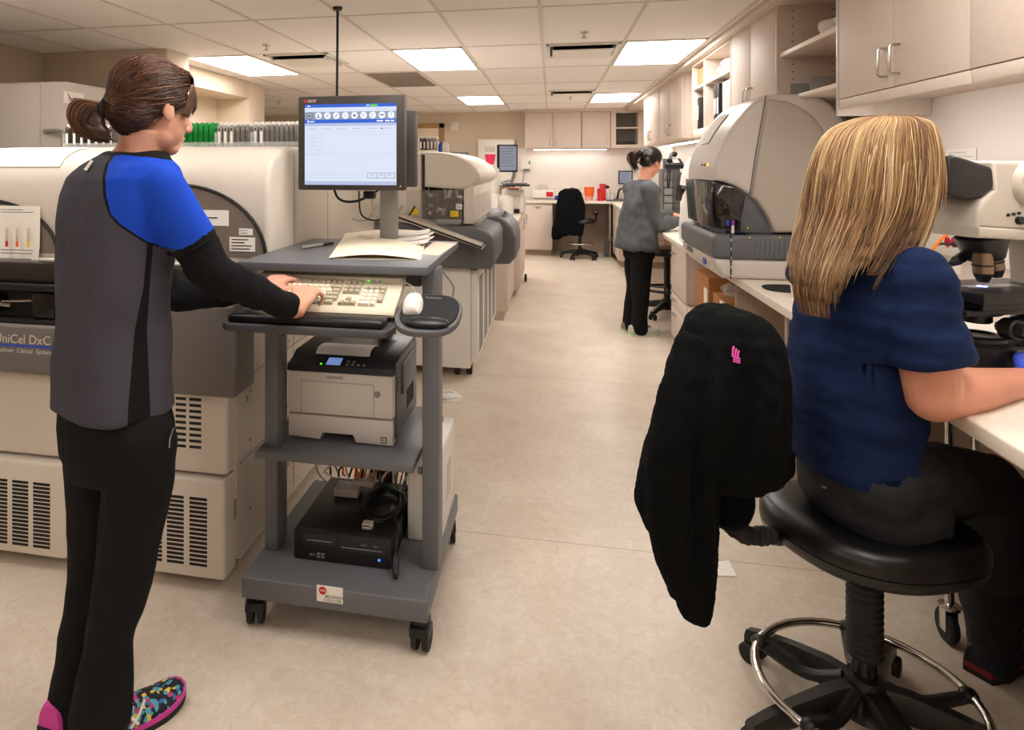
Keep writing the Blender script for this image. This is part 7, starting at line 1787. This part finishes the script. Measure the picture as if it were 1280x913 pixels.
# ---------------------------------------------------------------- B: the seated blonde woman
fB = cvec(1., .08).normalized(); rB = V((fB.y, -fB.x, 0)); ZB = 1.735
B = thing('person', 'seated blonde person in navy t-shirt looking into the microscope', 'person', at(1080, 640, ZB))
skinB = mat('skin_tanned', '#cf9077', .48, spec=.35, var=(10, '#c5866d', 3))
hB = headframe(at(1100, 217, ZB + .01), cvec(1., .12), .12)
Rs, Re, Rw = at(1146, 350, 1.585), at(1166, 496, 1.56), at(1287, 476, 1.71)
Ls, Le, Lw = at(1024, 350, 1.89), at(1095, 428, 1.97), at(1213, 432, 1.985)
q = MB(); head(q, hB, 1., at(1090, 312, ZB), .056)
torB = [(296, 1092, .06, .055), (315, 1086, .12, .07), (335, 1080, .165, .09), (370, 1076, .16, .105), (430, 1072, .14, .11), (500, 1072, .135, .11), (560, 1076, .125, .105), (605, 1082, .13, .11), (632, 1088, .12, .10)]
q.rings([ering(at(px, py, ZB), rB, fB, a, b) for py, px, a, b in torB])
limb(q, [Rs, (Rs + Re) / 2, Re], (.066, .069, .056)); limb(q, [Re, Re.lerp(Rw, .35), Rw], (.056, .054, .031))
limb(q, [Ls, (Ls + Le) / 2, Le], (.06, .056, .048)); limb(q, [Le, Le.lerp(Lw, .4), Lw], (.048, .045, .03))
hipR, kneeR, ankR = at(1098, 604, 1.64), at(1236, 606, 1.80), at(1241, 822, 1.96)
hipL, kneeL, ankL = at(1085, 600, 1.84), at(1222, 600, 1.93), at(1240, 800, 2.0)
for a, b, c_ in ((hipR, kneeR, ankR), (hipL, kneeL, ankL)): limb(q, [a, (a + b) / 2, b], (.066, .062, .052)); limb(q, [b, b.lerp(c_, .4), c_], (.05, .046, .033))
hand(q, Rw, cvec(.9, .35) + UP * .12, UP * .6 - cvec(-.2, .75), 1, (.5, .5, .4), .08)
hand(q, Lw, cvec(.9, .3) - UP * .1, UP, -1, (.4, .5, .4), .08)
q.fuse(.0042, 4); bodyB = q.build('body', skinB, B, ang=180); eyes(bodyB, hB)
# blue nitrile gloves follow the hands
gl_m = mat('blue_nitrile', '#3f55c8', .4, spec=.5)
q = MB(); q.tube([Rw - (Rw - Re).normalized() * .018, Rw + (Rw - Re).normalized() * .02], lambda t: .037 - .003 * t, 18)
hand(q, Rw + V((0, 0, 0)), cvec(.9, .35) + UP * .12, UP * .6 - cvec(-.2, .75), 1, (.5, .5, .4), .08, 1.08); q.fuse(.0035, 3); cloth_noise(q, .0012, 120); q.build('glove', gl_m, B, ang=180)
navy = mat('navy_cotton', '#152344', .9, spec=.15, bump=(700, .25))
q = MB()
tB2 = [(301, 1090, .080, .066), (308, 1087, .11, .078), (322, 1082, .152, .095), (342, 1078, .180, .110), (375, 1076, .182, .128), (420, 1073, .168, .135), (470, 1070, .160, .138), (520, 1070, .162, .142), (565, 1075, .170, .150), (598, 1081, .178, .157), (610, 1083, .178, .157), (614, 1083, .165, .14)]
q.rings([ering(at(px, py, ZB), rB, fB, a, b, p=2.3) for py, px, a, b in tB2])
rs_ = []
ax_ = (Re - Rs).normalized()
limb(q, [Rs + V((0, 0, .012)), Rs.lerp(Re, .35), Rs.lerp(Re, .66)], (.073, .082, .089))
limb(q, [Ls + V((0, 0, .012)), Ls.lerp(Le, .35), Ls.lerp(Le, .62)], (.078, .078, .08))
cut = Rs.lerp(Re, .70)
q.fuse(.0058, 6)
for v in q.bm.verts:      # flat cut sleeve end
    d = (v.co - cut).dot(ax_)
    if d > 0 and (v.co - cut).length < .14: v.co -= ax_ * d
hz = at(1080, 603, ZB - .1).z; hc = at(1083, 600, ZB); kill = []
for v in q.bm.verts:
    s_ = (v.co - hc).dot(fB)
    if v.co.z < hz + max(0, s_ + .07) * .72 + max(0, s_ + .01) * .8 and (v.co - cut).length > .13: kill.append(v)
bmesh.ops.delete(q.bm, geom=kill, context='VERTS')
cloth_noise(q, .016, 7, (.5, .5, 1.3)); cloth_noise(q, .009, 15, (.5, .5, 1.7), 6); cloth_noise(q, .003, 34, (.6, .6, 1.5), 2)
q.build('t_shirt', navy, B, ang=180)
trg = mat('charcoal_trousers', '#2b2c30', .85, spec=.2, bump=(700, .25))
q = MB(); q.rings([ering(at(px, py, ZB), rB, fB, a, b, p=2.4) for py, px, a, b in ((540, 1074, .145, .125), (575, 1078, .152, .132), (600, 1083, .160, .140), (622, 1089, .168, .150), (640, 1094, .155, .14), (646, 1096, .11, .10))])
limb(q, [hipR, (hipR + kneeR) / 2 + V((0, 0, .008)), kneeR], (.092, .090, .074)); limb(q, [kneeR, kneeR.lerp(ankR, .4), ankR], (.074, .072, .062))
limb(q, [hipL, (hipL + kneeL) / 2 + V((0, 0, .008)), kneeL], (.092, .088, .074)); limb(q, [kneeL, kneeL.lerp(ankL, .4), ankL], (.072, .07, .06))
q.fuse(.006, 6); cloth_noise(q, .012, 10, (.8, .8, 1)); cloth_noise(q, .005, 24, (1, 1, 1), 2)
kill = [v for v in q.bm.verts if v.co.z > hz + max(0, (v.co - hc).dot(fB) + .07) * .72 + max(0, (v.co - hc).dot(fB) + .01) * .8 + .03 and (v.co - hc).dot(fB) < .15]
bmesh.ops.delete(q.bm, geom=kill, context='VERTS')
bt = BVHTree.FromBMesh(q.bm)
trB = q.build('trousers', trg, B, ang=180)
h0, n0 = cam_hit(bt, 1031, 609)
if h0:
    q = MB(); q.text('koi', .012, frame(h0 + n0 * .0015, Rv + n0 * -(Rv.dot(n0)), UP), .0003); q.build('embroidery', mat('pale_thread', '#b9b1a8', .7), trB)
shoeB = (mat('dark_clog', '#1d1a1c', .5), mat('clog_red', '#7a1f2a', .5), M_['rubber'], M_['black'])
sR = shoe(B, ankR - cvec(.06, .02) - V((0, 0, ankR.z - .0)), cvec(.9, .43), '', shoeB, laces=False)
# hair B
hairB = ramp_mat('blonde_hair', 'tone', [(0, '#4b3524'), (.3, '#7d5c3e'), (.6, '#b18c61'), (.85, '#dabd90'), (1, '#f2e0bd')], .42, .45, const=False)
lims = [(985, 350), (996, 366), (1006, 380), (1018, 391), (1035, 384), (1045, 364), (1053, 347), (1063, 326), (1073, 316), (1083, 336), (1092, 350), (1101, 330), (1111, 311), (1126, 306), (1140, 302), (1150, 288), (1160, 266), (1170, 240)]
lvl = [(146, 1092, 1118, .03, 0), (148.5, 1076, 1140, .065, 0), (155, 1056, 1154, .09, 0), (168, 1037, 1163, .105, 0), (190, 1025, 1168, .115, -.002), (215, 1018, 1169, .119, -.004), (240, 1013, 1168, .120, -.006), (265, 1009, 1163, .116, -.012), (290, 1002, 1156, .106, -.03), (315, 996, 1145, .095, -.055), (340, 991, 1132, .085, -.085), (365, 992, 1120, .075, -.10), (392, 1000, 1112, .065, -.108)]
def hair_pt(theta, t, out=0.):
    f_ = t * (len(lvl) - 1.0001); i = int(f_); w_ = f_ - i
    py, a, b, d, off = [lvl[i][k] * (1 - w_) + lvl[i + 1][k] * w_ for k in range(5)]
    zc = ZB + off; xa, xb = (a - CX) / FPX * zc, (b - CX) / FPX * zc; z = EYE + (CY - py) / FPX * zc
    return cw((xa + xb) / 2 - .004 + ((xb - xa) / 2 * .925 + out) * math.cos(theta), zc + (d + out) * math.sin(theta), z)
q = MB()
rs = [[hair_pt(2 * PI * k / 40, j / 14, -.012) for k in range(40)] for j in range(9)]
q.rings(rs); q.fuse(.007, 3)
# open the curtain round the face so that the head shows from the front
mB_inv = hB.inverted(); kill = []
for v in q.bm.verts:
    l = mB_inv @ v.co; v[q.tone] = .28
    if l.y > .06 and abs(l.x) < .045 and l.z < .045: kill.append(v)
bmesh.ops.delete(q.bm, geom=kill, context='VERTS')
rb = random.Random(4)
nclump = 210
for c_ in range(nclump):
    thc = rb.uniform(PI * .93, PI * 2.22) if rb.random() < .88 else rb.uniform(0, 2 * PI)
    ctone = min(.95, max(.12, rb.gauss(.52, .17))); camp = rb.uniform(.03, .13); cph = rb.uniform(0, 6.3); cend = rb.gauss(-4, 13); cout = rb.uniform(-.007, .006); cfreq = rb.uniform(2.2, 4.5)
    t0c = rb.choice((0., 0., 0., 0., rb.uniform(.1, .5)))
    for k in range(20):
        off = rb.gauss(0, .065); out = cout + rb.gauss(0, .0022); endj = cend + rb.gauss(0, 7); jt = rb.gauss(0, .1); ph = cph + rb.gauss(0, .35)
        t0 = max(0, t0c + rb.uniform(-.03, .03)) if t0c else 0.; pts = []; ts = []
        stray = rb.random() < .06
        for j in range(18):
            t = t0 + (1 - t0) * j / 17
            gath = 1 - .72 * max(0, (t - .25) / .75) ** .8
            thj = thc + off * gath + camp * t ** .6 * math.sin(cfreq * t + ph) + .02 * math.sin(13 * t + ph * 3) * t + (.12 * math.sin(5 * t + jt * 40) * t if stray else 0)
            p = hair_pt(thj, t, out + .0035 * math.sin(7 * t + ph) + (.008 * t if stray else 0))
            l = mB_inv @ p
            if l.y > .075 and abs(l.x) < .04 and l.z < .05: break
            x, y, zc = px_of(p)
            if y > interp(lims, x) + endj * (1. if x < 1090 else 1.7): break
            pts.append(p); ts.append(t)
        if len(pts) >= 3:
            base = ctone + jt * .9; te = ts[-1]
            strand(q, pts, rb.uniform(.0009, .0018), (lambda u, b_=base, t0_=t0, te_=te: min(1, max(0, b_ + .10 * math.sin(PI * min(1, (t0_ + (te_ - t0_) * u) * 1.7)) - .26 * max(0, 1 - (t0_ + (te_ - t0_) * u) / .10) - .16 * max(0, u - .7) / .3))), 3, 2)
for k in range(34):      # flyaway hairs
    th = rb.uniform(PI * .9, PI * 2.1); p0 = hair_pt(th, rb.uniform(.0, .12)); d = (p0 - hair_pt(th, .3, -.1)); d.z = abs(d.z) * .4 + .02; d.normalize()
    L_ = rb.uniform(.015, .045); strand(q, [p0, p0 + d * L_ * .5 + V((0, 0, .004)), p0 + d * L_ + V((rb.uniform(-.02, .02), rb.uniform(-.02, .02), -.004))], .00035, .7, 3, 3)
q.build('hair', hairB, B, ang=180)

# ---------------------------------------------------------------- C: the far standing woman
fC = cvec(.86, .5).normalized(); rC = V((fC.y, -fC.x, 0)); ZC = 5.9
Cc = thing('person', 'standing person in grey jacket and black trousers working at the far worktop', 'person', at(797, 417, ZC))
hC = headframe(at(814, 203, ZC), cvec(.88, .47), .5)
Rs, Re, Rw = at(811, 236, ZC - .14), at(820, 281, ZC - .10), at(849, 276, ZC + .06)
Ls, Le, Lw = at(790, 236, ZC + .16), at(796, 275, ZC + .3), at(838, 268, ZC + .45)
q = MB(); head(q, hC, .98, at(804, 229, ZC), .048)
tC = [(225, 805, .055, .055), (231, 804, .11, .075), (236, 803, .165, .09), (250, 802, .15, .1), (275, 800, .13, .1), (300, 798, .15, .11), (312, 798, .14, .1)]
q.rings([ering(at(px, py, ZC), rC, fC, a, b, n=24) for py, px, a, b in tC])
limb(q, [Rs, (Rs + Re) / 2, Re], (.05, .045, .038)); limb(q, [Re, (Re + Rw) / 2, Rw], (.038, .035, .025)); limb(q, [Ls, (Ls + Le) / 2, Le], (.05, .045, .038)); limb(q, [Le, (Le + Lw) / 2, Lw], (.038, .035, .025))
hR, kR, aR = at(802, 312, ZC - .07), at(801, 360, ZC - .06), at(798, 408, ZC - .05)
hL, kL, aL = at(794, 312, ZC + .08), at(793, 360, ZC + .09), at(789, 406, ZC + .08)
for a, b, c_ in ((hR, kR, aR), (hL, kL, aL)): limb(q, [a, (a + b) / 2, b, (b + c_) / 2, c_], (.075, .068, .05, .046, .034))
hand(q, Rw, cvec(.9, .3) + UP * .18, UP - cvec(0, .3), 1, (.35, .5, .4), .08); hand(q, Lw, cvec(.9, .1) - UP * .1, UP, -1, (.4, .5, .4), .08)
q.fuse(.0065, 3); bodyC = q.build('body', mat('skin_light_brown', '#d79b80', .5, spec=.35), Cc, ang=180); eyes(bodyC, hC, .98)
jm = mat('grey_jacket', '#55595c', .75, spec=.25, bump=(300, .2))
q = MB(); tC2 = [(226, 805, .07, .065), (230, 804, .11, .085), (236, 803, .17, .105), (250, 801, .165, .125), (272, 798, .165, .13), (292, 796, .185, .14), (308, 795, .2, .15), (312, 795, .19, .14)]
q.rings([ering(at(px, py, ZC), rC, fC, a, b, n=28) for py, px, a, b in tC2])
for a, b, c_ in ((Rs, Re, Rw), (Ls, Le, Lw)): limb(q, [a, (a + b) / 2, b, b.lerp(c_, .5), b.lerp(c_, .86)], (.072, .068, .064, .058, .05)); limb(q, [b.lerp(c_, .88), b.lerp(c_, .96)], (.042, .040))
q.fuse(.009, 3); cloth_noise(q, .022, 10, (1, 1, .5)); cloth_noise(q, .01, 24, (1, 1, .6), 2); q.build('jacket', jm, Cc, ang=180)
q = MB(); q.rings([ering(at(px, py, ZC), rC, fC, a, b, n=28) for py, px, a, b in ((296, 797, .15, .115), (310, 798, .155, .12), (322, 798, .13, .11))])
limb(q, [hR, at(801, 335, ZC - .06), kR, at(800, 385, ZC - .05), at(799, 411, ZC - .05)], (.092, .088, .078, .07, .075)); limb(q, [hL, at(793, 335, ZC + .08), kL, at(790, 385, ZC + .08), at(787, 408, ZC + .08)], (.088, .085, .076, .068, .07))
q.fuse(.008, 4); cloth_noise(q, .016, 10, (1, 1, .5)); q.build('trousers', trm, Cc, ang=180)
gm = mat('lime_foam', '#a9cf94', .6); wm = mat('pale_trainer', '#cfc9c0', .6)
shoe(Cc, V((aR.x, aR.y, 0)) - cvec(.9, .2) * .09, cvec(.95, .2), '', (wm, gm, M_['white'], wm), w=.045)
shoe(Cc, V((aL.x, aL.y, 0)) - cvec(.9, .2) * .09, cvec(.95, .25), '', (mat('tan_trainer', '#8f8470', .6), gm, M_['white'], wm), w=.045)
hairC = ramp_mat('black_brown_hair', 'tone', [(0, '#0f0a08'), (.6, '#21150f'), (1, '#4a3020')], .35, .5, const=False)
q = MB(); HC = lambda x, y, z: hC @ V((x, y, z)); r3 = hC.to_3x3().to_4x4()
q.ell(HC(0, -.024, .040), .083, .1, .089, m=r3); q.ell(HC(0, -.062, -.018), .066, .052, .06, m=r3); tie = HC(0, -.135, .02); q.tube([HC(0, -.08, .0), tie], .035, 12); q.fuse(.008, 2)
for v in q.bm.verts: v[q.tone] = .25
rc = random.Random(6)
for k in range(420):
    s0 = V((rc.gauss(0, .7), rc.uniform(-.6, .75), rc.uniform(-.3, 1))).normalized(); e1 = V((0, -1, -.1))
    if s0.y > .55 and s0.z < .3: continue
    pts = [HC(*skull_hit(s0.lerp(e1, j / 6), .003)) for j in range(7)] + [tie]
    strand(q, pts, .0025, rc.random() * .7, 3, 1)
for k in range(150):
    j1, j2, j3 = rc.gauss(0, 1), rc.gauss(0, 1), rc.gauss(0, 1)
    strand(q, [tie, tie - Rv * (.05 + .018 * j1) + UP * .008 * j2 + Fv * .02 * j3, tie - Rv * (.075 + .018 * j1) - UP * (.05 + .02 * j2) + Fv * .02 * j3, tie - Rv * (.06 + .02 * j3) - UP * (.12 + .03 * j2)], .004, .4 + rc.random() * .6, 3, 3)
hc_ = q.build('hair', hairC, Cc, ang=180)
q = MB(); q.ell(tie, .024, .024, .024, n=12, k=8); q.build('hair_tie', M_['black'], hc_)
# ================================================================ CAMERA, WORLD
cam = bpy.data.cameras.new('camera'); co = bpy.data.objects.new('camera', cam); COL.objects.link(co)
cam.sensor_width = 36; cam.sensor_fit = 'HORIZONTAL'
cam.lens = 36 * FPX / 1280
cam.shift_x = (640 - CX) / 1280; cam.shift_y = -(456.5 - CY) / 1280
cam.clip_start = .05
co.location = (0, 0, EYE); co.rotation_euler = (PI / 2, 0, YAW)
S.camera = co
w = bpy.data.worlds.new('world'); S.world = w; w.use_nodes = True
w.node_tree.nodes['Background'].inputs[0].default_value = (.9, .82, .74, 1)
w.node_tree.nodes['Background'].inputs[1].default_value = .15
S.view_settings.view_transform = 'Standard'
S.view_settings.look = 'None'
S.view_settings.exposure = -.35
S.view_settings.gamma = 1
S.view_settings.use_curve_mapping = False
S.cycles.max_bounces = 8; S.cycles.diffuse_bounces = 5; S.cycles.transparent_max_bounces = 12
S.cycles.use_denoising = True
S.cycles.sample_clamp_indirect = 6
